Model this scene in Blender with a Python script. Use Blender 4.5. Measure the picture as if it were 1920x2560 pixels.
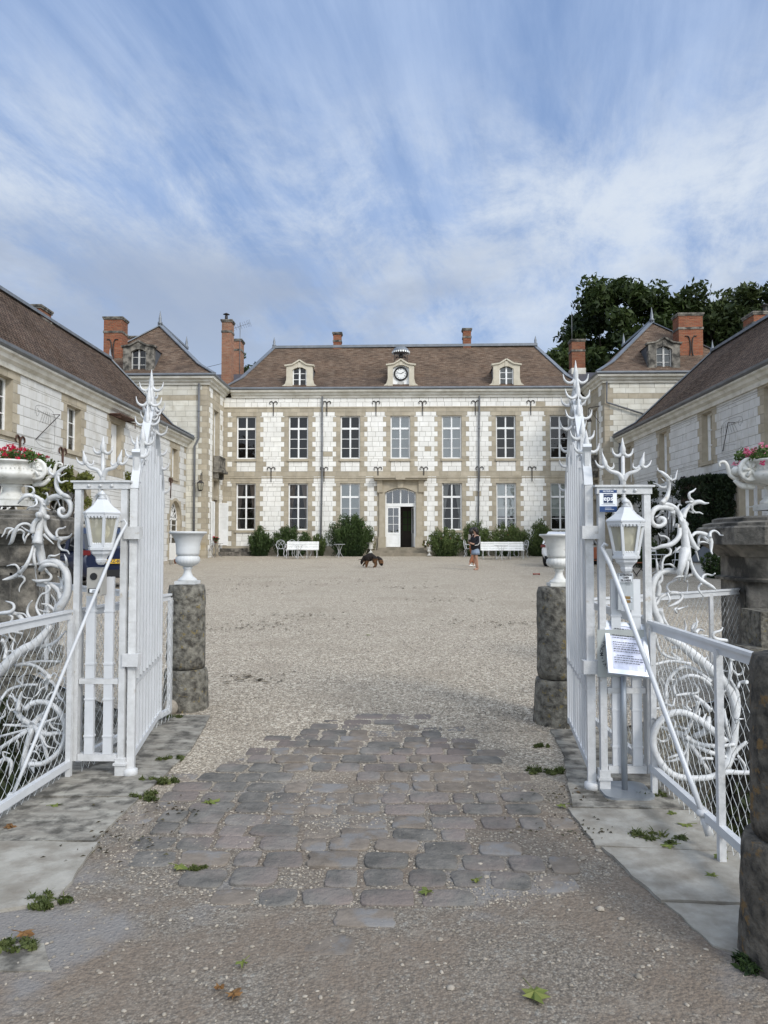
import bpy, math, random
import numpy as np
from mathutils import Vector, Matrix, noise as mnoise
R = math.radians
SC = bpy.context.scene
for _o in list(bpy.data.objects): bpy.data.objects.remove(_o)
COL = SC.collection

# ---------------------------------------------------------------- camera
F = 1850.0                                   # focal length in pixels of a 1920x2560 frame
PITCH = math.atan(75/F); YAW = math.atan(40/F)
CAM = Vector((0, 0, 1.6))
cd = bpy.data.cameras.new('camera'); cam = bpy.data.objects.new('camera', cd); COL.objects.link(cam)
cd.sensor_fit = 'VERTICAL'; cd.sensor_height = 24; cd.lens = 24*F/2560
cd.clip_start = 0.05; cd.clip_end = 3000
cam.location = CAM
cam.rotation_euler = (R(90)+PITCH, 0, YAW)
SC.camera = cam
SC.view_settings.view_transform = 'Standard'; SC.view_settings.look = 'None'
SC.view_settings.exposure = 0.0; SC.view_settings.gamma = 1.0
try: SC.view_settings.use_curve_mapping = False
except Exception: pass

# ---------------------------------------------------------------- sun and sky
SUNDIR = Vector((0.55, -0.68, 0.62)).normalized()
sl = bpy.data.lights.new('sun', 'SUN'); so = bpy.data.objects.new('sun', sl); COL.objects.link(so)
sl.energy = 1.75; sl.angle = R(13); sl.color = (1.0, 0.955, 0.89)
so.rotation_euler = SUNDIR.to_track_quat('Z', 'Y').to_euler(); so.location = (20, -30, 40)

W = bpy.data.worlds.new('World'); SC.world = W; W.use_nodes = True
def world():
    nt = W.node_tree; nt.nodes.clear(); N = nt.nodes.new; L = nt.links.new
    out = N('ShaderNodeOutputWorld'); bg = N('ShaderNodeBackground'); L(bg.outputs[0], out.inputs[0])
    sky = N('ShaderNodeTexSky'); sky.sky_type = 'NISHITA'; sky.sun_disc = False
    sky.sun_elevation = math.asin(SUNDIR.z); sky.sun_rotation = math.atan2(SUNDIR.x, SUNDIR.y) % (2*math.pi)
    sky.air_density = 1.0; sky.dust_density = 0.6; sky.ozone_density = 1.6
    tc = N('ShaderNodeTexCoord'); sep = N('ShaderNodeSeparateXYZ'); L(tc.outputs['Generated'], sep.inputs[0])
    def m(op, a, b=None, c=None, clamp=False):
        n = N('ShaderNodeMath'); n.operation = op; n.use_clamp = clamp
        for i, v in enumerate((a, b, c)):
            if v is None: continue
            if isinstance(v, (int, float)): n.inputs[i].default_value = v
            else: L(v, n.inputs[i])
        return n.outputs[0]
    x, y, z = sep.outputs
    zz = m('ADD', m('MAXIMUM', z, 0.0), 0.26)
    px0 = m('DIVIDE', x, zz); py0 = m('DIVIDE', y, zz); ca, sa = math.cos(.24), math.sin(.24)
    px = m('SUBTRACT', m('MULTIPLY', px0, ca), m('MULTIPLY', py0, sa)); py = m('ADD', m('MULTIPLY', px0, sa), m('MULTIPLY', py0, ca))
    def noise(sx, sy, ox, det=8, rough=.55, dist=0., lac=2.0):
        cb = N('ShaderNodeCombineXYZ'); L(m('MULTIPLY_ADD', px, sx, ox), cb.inputs[0]); L(m('MULTIPLY_ADD', py, sy, ox*.37), cb.inputs[1])
        n = N('ShaderNodeTexNoise'); n.inputs['Scale'].default_value = 1.0; n.inputs['Detail'].default_value = det
        n.inputs['Roughness'].default_value = rough; n.inputs['Distortion'].default_value = dist; n.inputs['Lacunarity'].default_value = lac
        L(cb.outputs[0], n.inputs['Vector']); return n.outputs[0]
    def ramp(v, a, b, lo=0., hi=1.):
        n = N('ShaderNodeMapRange'); n.interpolation_type = 'SMOOTHSTEP'
        n.inputs[1].default_value = a; n.inputs[2].default_value = b; n.inputs[3].default_value = lo; n.inputs[4].default_value = hi
        L(v, n.inputs[0]); return n.outputs[0]
    def mix(f, a, b):
        n = N('ShaderNodeMix'); n.data_type = 'RGBA'; L(f, n.inputs[0])
        for i, v in ((6, a), (7, b)):
            if isinstance(v, tuple): n.inputs[i].default_value = v
            else: L(v, n.inputs[i])
        return n.outputs[2]
    streak = noise(4.2, .62, 3.1, 7, .62, .45)
    fine = noise(11, 1.8, 7.7, 6, .68, .4)
    puff = noise(4.6, 3.0, 4.3, 9, .68, .3)
    big = noise(1.1, .9, 9.4, 3, .5, .2)
    grey = noise(1.9, 1.5, 5.2, 8, .60, .25)
    veil = m('MULTIPLY', ramp(m('MULTIPLY_ADD', fine, .42, streak), .42, 1.0), .88)
    band = m('MULTIPLY', ramp(z, .18, .32), ramp(z, .58, .40))
    white = m('MULTIPLY', ramp(m('MULTIPLY_ADD', big, .45, m('MULTIPLY_ADD', streak, .25, puff)), .68, 1.04), m('MULTIPLY_ADD', band, .92, .05))
    s2 = N('ShaderNodeVectorMath'); s2.operation = 'SCALE'; L(sky.outputs[0], s2.inputs[0]); s2.inputs['Scale'].default_value = 0.115
    hs = N('ShaderNodeHueSaturation'); hs.inputs['Saturation'].default_value = 1.12; hs.inputs['Value'].default_value = 1.0
    L(s2.outputs[0], hs.inputs['Color'])
    c0 = mix(m('ADD', 0.0, .72), hs.outputs[0], (.265, .405, .71, 1))
    c1 = mix(veil, c0, (.46, .595, .855, 1))
    c2 = mix(white, c1, (.70, .775, .88, 1))
    # low grey cloud bank, heavier on the left
    gm = m('MULTIPLY', ramp(m('MULTIPLY_ADD', puff, .35, m('MULTIPLY_ADD', x, -.24, grey)), .50, .84), m('MULTIPLY', m('MULTIPLY', ramp(z, .42, .32), ramp(z, .10, .20)), .9))
    c3 = mix(gm, c2, (.37, .45, .60, 1))
    hz = m('MULTIPLY', ramp(z, .30, .12), .6)
    c4 = mix(hz, c3, (.54, .69, .90, 1))
    # unseen sky behind the camera brightened sunward, added as fill light for the facade
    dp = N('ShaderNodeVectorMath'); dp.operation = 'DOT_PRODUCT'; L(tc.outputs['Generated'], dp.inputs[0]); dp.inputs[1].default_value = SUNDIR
    fill_glow = ramp(dp.outputs['Value'], .0, 1., 1.0, 3.0)
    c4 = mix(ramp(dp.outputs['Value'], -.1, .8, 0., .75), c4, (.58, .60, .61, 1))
    s3 = N('ShaderNodeVectorMath'); s3.operation = 'SCALE'; L(c4, s3.inputs[0]); L(fill_glow, s3.inputs['Scale'])
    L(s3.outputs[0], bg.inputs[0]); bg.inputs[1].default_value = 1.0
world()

# ---------------------------------------------------------------- pixels of the photograph <-> metres
_cr, _sr = math.cos(PITCH), math.sin(PITCH); _cy, _sy = math.cos(YAW), math.sin(YAW)
def ray(px, py):
    u, v = (px-960)/F, -(py-1280)/F
    y = _cr - v*_sr; z = _sr + v*_cr
    return Vector((u*_cy - y*_sy, u*_sy + y*_cy, z))
def P(px, py, Y):
    d = ray(px, py); t = Y/d.y
    return CAM + d*t
def G(y): return 0.0 if y < 6 else 0.0236*(min(y, 42)-6)
def GP(px, py):
    lo, hi = 1.0, 60.0
    d = ray(px, py)
    for _ in range(50):
        mid = (lo+hi)/2; p = CAM+d*(mid/d.y)
        if p.z > G(mid): lo = mid
        else: hi = mid
    p = CAM+d*(lo/d.y); p.z = G(lo); return p

# ---------------------------------------------------------------- materials
MATS = {}
def mat(name, c1, c2=None, scale=3., rough=.8, bump=0., bscale=30., bdist=.01, rnd=0., metal=0., c3=None, s3=.6, lo3=.5, hi3=.7, st=None, spec=.4, lo=.35, hi=.65, det=6, coat=0):
    m = bpy.data.materials.new(name); m.use_nodes = True; nt = m.node_tree; nt.nodes.clear(); N = nt.nodes.new; L = nt.links.new
    out = N('ShaderNodeOutputMaterial'); bs = N('ShaderNodeBsdfPrincipled'); L(bs.outputs[0], out.inputs[0])
    bs.inputs['Roughness'].default_value = rough; bs.inputs['Metallic'].default_value = metal
    bs.inputs['Specular IOR Level'].default_value = spec
    if coat: bs.inputs['Coat Weight'].default_value = coat
    tc = N('ShaderNodeTexCoord'); vec = tc.outputs['Object']
    if st:
        mp = N('ShaderNodeMapping'); mp.inputs['Scale'].default_value = st; L(vec, mp.inputs[0]); vs = mp.outputs[0]
    else: vs = vec
    def nz(s, v, d=det):
        n = N('ShaderNodeTexNoise'); n.inputs['Scale'].default_value = s; n.inputs['Detail'].default_value = d; n.inputs['Roughness'].default_value = .6
        L(v, n.inputs['Vector']); return n.outputs[0]
    def rg(v, a, b):
        n = N('ShaderNodeMapRange'); n.inputs[1].default_value = a; n.inputs[2].default_value = b; L(v, n.inputs[0]); return n.outputs[0]
    def mx(f, a, b):
        n = N('ShaderNodeMix'); n.data_type = 'RGBA'; L(f, n.inputs[0])
        for i, v in ((6, a), (7, b)):
            if isinstance(v, tuple): n.inputs[i].default_value = (*v[:3], 1)
            else: L(v, n.inputs[i])
        return n.outputs[2]
    col = None
    if c2 is not None: col = mx(rg(nz(scale, vs), lo, hi), tuple(c1), tuple(c2))
    if c3 is not None: col = mx(rg(nz(s3, vec), lo3, hi3), col if col else tuple(c1), tuple(c3))
    if rnd:
        at = N('ShaderNodeAttribute'); at.attribute_name = 'rnd'
        mm = N('ShaderNodeMath'); mm.operation = 'MULTIPLY_ADD'; L(at.outputs['Fac'], mm.inputs[0]); mm.inputs[1].default_value = 2*rnd; mm.inputs[2].default_value = 1-rnd
        sc = N('ShaderNodeVectorMath'); sc.operation = 'SCALE'
        if col: L(col, sc.inputs[0])
        else: sc.inputs[0].default_value = tuple(c1[:3])
        L(mm.outputs[0], sc.inputs['Scale']); col = sc.outputs[0]
    if col: L(col, bs.inputs['Base Color'])
    else: bs.inputs['Base Color'].default_value = (*c1[:3], 1)
    if bump:
        b = N('ShaderNodeBump'); b.inputs['Strength'].default_value = bump; b.inputs['Distance'].default_value = bdist
        L(nz(bscale, vec, 5), b.inputs['Height']); L(b.outputs[0], bs.inputs['Normal'])
    MATS[name] = m
    return m

def tile_mat(name, cols, w=.17, h=.10, mort=(.02, .017, .015), stain=(.05, .04, .03), offs=.5, bumpd=.03, rough=.9, streak=.5, msize=.06):
    """roof tiles or bricks from a Brick texture on the mesh's own UVs (metres)"""
    m = bpy.data.materials.new(name); m.use_nodes = True; nt = m.node_tree; nt.nodes.clear(); N = nt.nodes.new; L = nt.links.new
    out = N('ShaderNodeOutputMaterial'); bs = N('ShaderNodeBsdfPrincipled'); L(bs.outputs[0], out.inputs[0]); bs.inputs['Roughness'].default_value = rough
    bs.inputs['Specular IOR Level'].default_value = .15
    uv = N('ShaderNodeUVMap')
    wn = N('ShaderNodeTexNoise'); wn.inputs['Scale'].default_value = .9; wn.inputs['Scale'].default_value = 3.1; wn.inputs['Detail'].default_value = 5; L(uv.outputs[0], wn.inputs['Vector'])
    ws = N('ShaderNodeVectorMath'); ws.operation = 'MULTIPLY_ADD'; L(wn.outputs['Color'], ws.inputs[0]); ws.inputs[1].default_value = (.06, .12, 0); L(uv.outputs[0], ws.inputs[2])
    br = N('ShaderNodeTexBrick'); L(ws.outputs[0], br.inputs['Vector']); br.inputs['Scale'].default_value = 1
    br.inputs['Brick Width'].default_value = w; br.inputs['Row Height'].default_value = h; br.inputs['Mortar Size'].default_value = h*msize; br.inputs['Mortar Smooth'].default_value = .3
    br.offset = offs; br.inputs['Bias'].default_value = -.1
    br.inputs['Color1'].default_value = (*cols[0], 1); br.inputs['Color2'].default_value = (*cols[1], 1); br.inputs['Mortar'].default_value = (*mort, 1)
    mp = N('ShaderNodeMapping'); mp.inputs['Scale'].default_value = (1/w*.5, 1/h*.9, 1); L(uv.outputs[0], mp.inputs[0])
    n1 = N('ShaderNodeTexNoise'); n1.inputs['Scale'].default_value = 1.0; n1.inputs['Detail'].default_value = 5; n1.inputs['Roughness'].default_value = .8; L(mp.outputs[0], n1.inputs['Vector'])
    r1 = N('ShaderNodeMapRange'); r1.inputs[1].default_value = .44; r1.inputs[2].default_value = .64; L(n1.outputs[0], r1.inputs[0])
    mx = N('ShaderNodeMix'); mx.data_type = 'RGBA'; L(r1.outputs[0], mx.inputs[0]); L(br.outputs['Color'], mx.inputs[6]); mx.inputs[7].default_value = (*cols[2], 1)
    n2 = N('ShaderNodeTexNoise'); n2.inputs['Scale'].default_value = .55; n2.inputs['Detail'].default_value = 7; n2.inputs['Roughness'].default_value = .65; L(uv.outputs[0], n2.inputs['Vector'])
    r2 = N('ShaderNodeMapRange'); r2.inputs[1].default_value = .45; r2.inputs[2].default_value = .75; r2.inputs[4].default_value = streak; L(n2.outputs[0], r2.inputs[0])
    m2 = N('ShaderNodeMix'); m2.data_type = 'RGBA'; L(r2.outputs[0], m2.inputs[0]); L(mx.outputs[2], m2.inputs[6]); m2.inputs[7].default_value = (*stain, 1)
    m3 = N('ShaderNodeMix'); m3.data_type = 'RGBA'; L(br.outputs['Fac'], m3.inputs[0]); L(m2.outputs[2], m3.inputs[6]); m3.inputs[7].default_value = (*mort, 1)
    L(m3.outputs[2], bs.inputs['Base Color'])
    # each course rises towards its lower lip
    sp = N('ShaderNodeSeparateXYZ'); L(ws.outputs[0], sp.inputs[0])
    d = N('ShaderNodeMath'); d.operation = 'DIVIDE'; L(sp.outputs[1], d.inputs[0]); d.inputs[1].default_value = h
    fr = N('ShaderNodeMath'); fr.operation = 'FRACT'; L(d.outputs[0], fr.inputs[0])
    iv = N('ShaderNodeMath'); iv.operation = 'SUBTRACT'; iv.inputs[0].default_value = 1; L(fr.outputs[0], iv.inputs[1])
    ad = N('ShaderNodeMath'); ad.operation = 'MULTIPLY_ADD'; L(r1.outputs[0], ad.inputs[0]); ad.inputs[1].default_value = .5; L(iv.outputs[0], ad.inputs[2])
    a2 = N('ShaderNodeMath'); a2.operation = 'SUBTRACT'; L(ad.outputs[0], a2.inputs[0]); L(br.outputs['Fac'], a2.inputs[1])
    bp = N('ShaderNodeBump'); bp.inputs['Strength'].default_value = .9; bp.inputs['Distance'].default_value = bumpd; L(a2.outputs[0], bp.inputs['Height']); L(bp.outputs[0], bs.inputs['Normal'])
    MATS[name] = m; return m

def glass_mat(name, tint=(.8, .85, .85), refl=.10):
    m = bpy.data.materials.new(name); m.use_nodes = True; nt = m.node_tree; nt.nodes.clear(); N = nt.nodes.new; L = nt.links.new
    out = N('ShaderNodeOutputMaterial'); mix = N('ShaderNodeMixShader'); tr = N('ShaderNodeBsdfTransparent'); gl = N('ShaderNodeBsdfGlossy')
    tr.inputs[0].default_value = (*tint, 1); gl.inputs['Roughness'].default_value = .03; gl.inputs[0].default_value = (1, 1, 1, 1)
    fr = N('ShaderNodeFresnel'); fr.inputs[0].default_value = 1.5
    tc = N('ShaderNodeTexCoord'); nz = N('ShaderNodeTexNoise'); nz.inputs['Scale'].default_value = 2.3; L(tc.outputs['Object'], nz.inputs['Vector'])
    bp = N('ShaderNodeBump'); bp.inputs['Strength'].default_value = .25; bp.inputs['Distance'].default_value = .03; L(nz.outputs[0], bp.inputs['Height']); L(bp.outputs[0], gl.inputs['Normal'])
    ad = N('ShaderNodeMath'); ad.operation = 'ADD'; ad.use_clamp = True; L(fr.outputs[0], ad.inputs[0]); ad.inputs[1].default_value = refl
    L(ad.outputs[0], mix.inputs[0]); L(tr.outputs[0], mix.inputs[1]); L(gl.outputs[0], mix.inputs[2]); L(mix.outputs[0], out.inputs[0])
    MATS[name] = m; return m

def leaf_mat(name, c1, c2, rough=.6, trans=.25):
    m = bpy.data.materials.new(name); m.use_nodes = True; nt = m.node_tree; nt.nodes.clear(); N = nt.nodes.new; L = nt.links.new
    out = N('ShaderNodeOutputMaterial'); bs = N('ShaderNodeBsdfPrincipled'); bs.inputs['Roughness'].default_value = rough; bs.inputs['Specular IOR Level'].default_value = .25
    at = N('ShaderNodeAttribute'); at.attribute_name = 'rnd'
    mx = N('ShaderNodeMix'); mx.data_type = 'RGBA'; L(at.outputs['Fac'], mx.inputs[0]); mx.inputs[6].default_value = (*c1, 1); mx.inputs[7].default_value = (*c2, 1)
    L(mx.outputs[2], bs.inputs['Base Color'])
    tl = N('ShaderNodeBsdfTranslucent'); L(mx.outputs[2], tl.inputs[0])
    ms = N('ShaderNodeMixShader'); ms.inputs[0].default_value = trans; L(bs.outputs[0], ms.inputs[1]); L(tl.outputs[0], ms.inputs[2]); L(ms.outputs[0], out.inputs[0])
    MATS[name] = m; return m

mat('chalk', (.87, .855, .805), (.77, .75, .69), 2.2, .9, .5, 40, .012, rnd=.06, c3=(.56, .52, .42), s3=.55, lo3=.62, hi3=.9)
mat('whitewash', (.70, .695, .67), (.61, .60, .565), 1.2, .85, .6, 25, .014, rnd=.05, c3=(.47, .44, .37), s3=1.1, lo3=.56, hi3=.80)
mat('cream_block', (.72, .70, .62), (.60, .57, .48), 1.8, .9, .5, 30, .012, rnd=.12, c3=(.30, .25, .15), s3=.7, lo3=.58, hi3=.8)
mat('tan', (.47, .415, .32), (.375, .325, .24), 2.5, .9, .5, 35, .01, rnd=.12, c3=(.38, .29, .15), s3=.45, lo3=.66, hi3=.80)
mat('tan_pale', (.60, .55, .44), (.50, .45, .35), 2.5, .9, .4, 35, .01)
mat('mortar', (.36, .34, .29), (.24, .22, .18), 6, .95)
mat('cornice', (.76, .74, .67), (.55, .52, .44), 1.6, .9, .4, 25, .01, c3=(.25, .22, .17), s3=2.5, lo3=.62, hi3=.85)
mat('old_stone', (.27, .245, .205), (.10, .092, .078), 4.5, .92, .9, 22, .02, c3=(.045, .042, .036), s3=3.0, lo3=.46, hi3=.62)
mat('step_stone', (.30, .26, .20), (.20, .175, .13), 3, .9, .5, 30, .01)
mat('zinc', (.21, .225, .245), (.15, .165, .18), 3, .45, .1, 8, .01, metal=.25, spec=.5)
mat('lead_dark', (.10, .11, .125), (.07, .08, .09), 3, .5)
mat('slate', (.075, .07, .075), (.05, .045, .05), 8, .6)
mat('white_wood', (.88, .88, .86), (.80, .80, .77), 5, .45, .1, 40, .003)
mat('grey_frame', (.55, .54, .51), (.42, .41, .38), 5, .6)
mat('white_iron', (.63, .63, .625), (.50, .50, .49), 12, .5, .55, 40, .006, c3=(.38, .33, .26), s3=15, lo3=.63, hi3=.76, spec=.5)
mat('white_steel', (.64, .65, .66), (.56, .57, .58), 5, .30, .12, 60, .002, spec=.5)
mat('white_bars', (.63, .64, .65), (.57, .58, .585), 5, .5, .3, 34, .004, c3=(.45, .42, .37), s3=13, lo3=.72, hi3=.80, spec=.5)
mat('mesh_wire', (.58, .60, .60), (.42, .43, .42), 30, .45, metal=.3)
mat('alu', (.62, .66, .71), (.55, .59, .64), 5, .32, metal=.75)
mat('stand_grey', (.36, .385, .41), (.32, .345, .37), 6, .38, metal=.55)
mat('enamel_urn', (.66, .67, .665), (.53, .535, .52), 4, .5, .2, 60, .004, c3=(.42, .41, .38), s3=7, lo3=.6, hi3=.8)
mat('white_cast', (.74, .73, .69), (.56, .55, .50), 6, .6, .4, 30, .006, c3=(.36, .34, .28), s3=10, lo3=.58, hi3=.75)
mat('lichen_stone', (.25, .235, .195), (.055, .05, .042), 17, .95, 1., 34, .02, c3=(.21, .165, .075), s3=19, lo3=.60, hi3=.66)
mat('lichen_orange', (.16, .14, .11), (.035, .032, .027), 17, .95, 1., 34, .02, c3=(.19, .12, .05), s3=15, lo3=.57, hi3=.64)
mat('plate_limestone', (.36, .34, .29), (.20, .18, .15), 4.5, .9, .7, 22, .015, c3=(.085, .078, .065), s3=7.0, lo3=.46, hi3=.62, st=(1, 2.6, 1))
mat('slab_white', (.38, .36, .315), (.27, .25, .21), 7, .9, .6, 30, .01, c3=(.20, .175, .14), s3=6, lo3=.46, hi3=.72)
mat('iron_dark', (.025, .024, .023), (.04, .03, .025), 9, .6)
mat('rust_iron', (.06, .03, .02), (.10, .05, .035), 9, .8)
mat('pipe_grey', (.17, .18, .19), (.12, .12, .125), 2, .5)
mat('black', (.012, .012, .013), rough=.5)
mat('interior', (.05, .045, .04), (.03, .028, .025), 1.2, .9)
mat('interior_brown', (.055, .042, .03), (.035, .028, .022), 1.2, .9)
mat('blind', (.42, .415, .39), (.34, .335, .315), 1.4, .9)
mat('blind_light', (.66, .645, .60), (.56, .55, .52), 1.4, .9)
mat('curtain', (.42, .335, .28), (.27, .20, .165), 12, .9, st=(3, 1, .1))
mat('curtain_white', (.62, .61, .58), (.5, .49, .47), 12, .9, st=(3, 1, .1))
mat('clock_white', (.80, .80, .77), rough=.35)
mat('sign_white', (.80, .82, .84), rough=.35)
mat('sign_blue', (.018, .055, .16), rough=.3)
mat('sign_navy', (.012, .03, .085), rough=.3)
mat('sign_grey', (.42, .44, .42), (.38, .40, .385), 4, .4)
mat('paper', (.66, .68, .80), (.56, .58, .70), 14, .35, .4, 14, .01)
mat('ink', (.05, .05, .06), rough=.6)
mat('box_grey', (.36, .345, .31), (.32, .305, .275), 5, .45)
mat('panel_alu', (.50, .52, .53), (.43, .45, .455), 12, .35, metal=.5, st=(12, 1, 1))
mat('brass', (.30, .20, .07), (.2, .12, .05), 20, .4, metal=.5)
mat('bulb', (.80, .76, .58), rough=.3)
mat('lamp_glass_in', (.42, .40, .30), rough=.3)
mat('bark', (.07, .055, .04), (.04, .032, .025), 8, .95, .8, 20, .02)
mat('terracotta', (.32, .12, .06), (.24, .09, .05), 5, .8)
mat('orange_cloth', (.30, .10, .045), (.24, .08, .04), 6, .9)
mat('car_blue', (.004, .010, .036), rough=.3, coat=.5, spec=.4)
mat('car_blue_light', (.03, .10, .28), rough=.2, coat=.8)
mat('car_white', (.72, .73, .74), rough=.2, coat=1.)
mat('car_glass', (.012, .015, .02), rough=.05, spec=.8)
mat('rubber', (.016, .016, .016), rough=.8)
mat('rim', (.35, .36, .37), rough=.3, metal=.8)
mat('tail_red', (.12, .008, .008), rough=.15, coat=1.)
mat('plate_yellow', (.62, .38, .03), rough=.4)
mat('skin', (.44, .26, .185), (.38, .22, .15), 8, .55)
mat('hair', (.012, .009, .008), (.02, .016, .014), 30, .4)
mat('jacket', (.006, .006, .010), (.010, .010, .014), 8, .8)
mat('stripe', (.55, .54, .52), rough=.8)
mat('shorts', (.22, .28, .38), (.28, .34, .44), 20, .85)
mat('trousers', (.33, .13, .07), (.26, .10, .05), 9, .85)
mat('blouse', (.62, .58, .53), (.42, .36, .32), 25, .85)
mat('fur_black', (.008, .006, .005), (.018, .012, .009), 25, .9, .5, 60, .01)
mat('fur_tan', (.17, .085, .035), (.06, .03, .015), 14, .9, .5, 60, .01)
mat('moss', (.05, .065, .02), (.09, .085, .03), 14, .95, .8, 40, .02)
tile_mat('roof_tiles', [(.155, .098, .066), (.072, .048, .035), (.30, .225, .165)], .24, .105, (.03, .021, .016), (.045, .036, .03), streak=.6, bumpd=.05, msize=.035)
tile_mat('roof_tiles_near', [(.165, .105, .074), (.070, .047, .036), (.29, .215, .16)], .22, .13, (.010, .008, .006), (.05, .04, .034), streak=.5, bumpd=.07, msize=.14)
tile_mat('brick', [(.30, .088, .042), (.19, .06, .034), (.33, .16, .09)], .24, .075, (.20, .16, .12), (.07, .045, .03), msize=.12, bumpd=.008, streak=.5)
tile_mat('brick_pale', [(.36, .15, .09), (.25, .105, .065), (.40, .25, .17)], .24, .075, (.24, .20, .15), (.09, .065, .05), msize=.12, bumpd=.008, streak=.5)
glass_mat('glass', (.7, .72, .72), .0)
glass_mat('glass_bright', refl=.09)
glass_mat('glass_lamp', (.88, .85, .70), -.03)
def frosted(name, c, f):
    m = bpy.data.materials.new(name); m.use_nodes = True; nt = m.node_tree; nt.nodes.clear(); N = nt.nodes.new; L = nt.links.new
    out = N('ShaderNodeOutputMaterial'); mix = N('ShaderNodeMixShader'); tr = N('ShaderNodeBsdfTransparent'); bs = N('ShaderNodeBsdfPrincipled'); bs.inputs['Base Color'].default_value = (*c, 1); bs.inputs['Roughness'].default_value = .25
    mix.inputs[0].default_value = f; L(tr.outputs[0], mix.inputs[1]); L(bs.outputs[0], mix.inputs[2]); L(mix.outputs[0], out.inputs[0]); MATS[name] = m
frosted('glass_lamp', (.50, .47, .36), .55)
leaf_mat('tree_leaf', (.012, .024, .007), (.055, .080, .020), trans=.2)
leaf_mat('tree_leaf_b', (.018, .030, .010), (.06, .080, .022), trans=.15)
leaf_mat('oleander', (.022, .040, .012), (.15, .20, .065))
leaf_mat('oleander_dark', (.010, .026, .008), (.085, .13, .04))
leaf_mat('creeper', (.05, .065, .012), (.17, .18, .04))
leaf_mat('yew', (.008, .018, .008), (.028, .045, .015))
leaf_mat('weed', (.05, .07, .018), (.13, .15, .05))
leaf_mat('geranium_leaf', (.04, .08, .015), (.12, .19, .05))
leaf_mat('petal_red', (.45, .008, .035), (.75, .03, .10), .5, .3)
leaf_mat('petal_pink', (.60, .04, .16), (.85, .38, .50), .5, .3)
leaf_mat('petal_rust', (.25, .05, .04), (.40, .12, .08), .5, .3)
leaf_mat('fallen_leaf', (.12, .16, .035), (.20, .22, .06), .6, .2)
leaf_mat('fallen_brown', (.16, .075, .025), (.26, .14, .05), .6, .2)
leaf_mat('ivy_dark', (.012, .022, .008), (.05, .06, .02))
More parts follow.
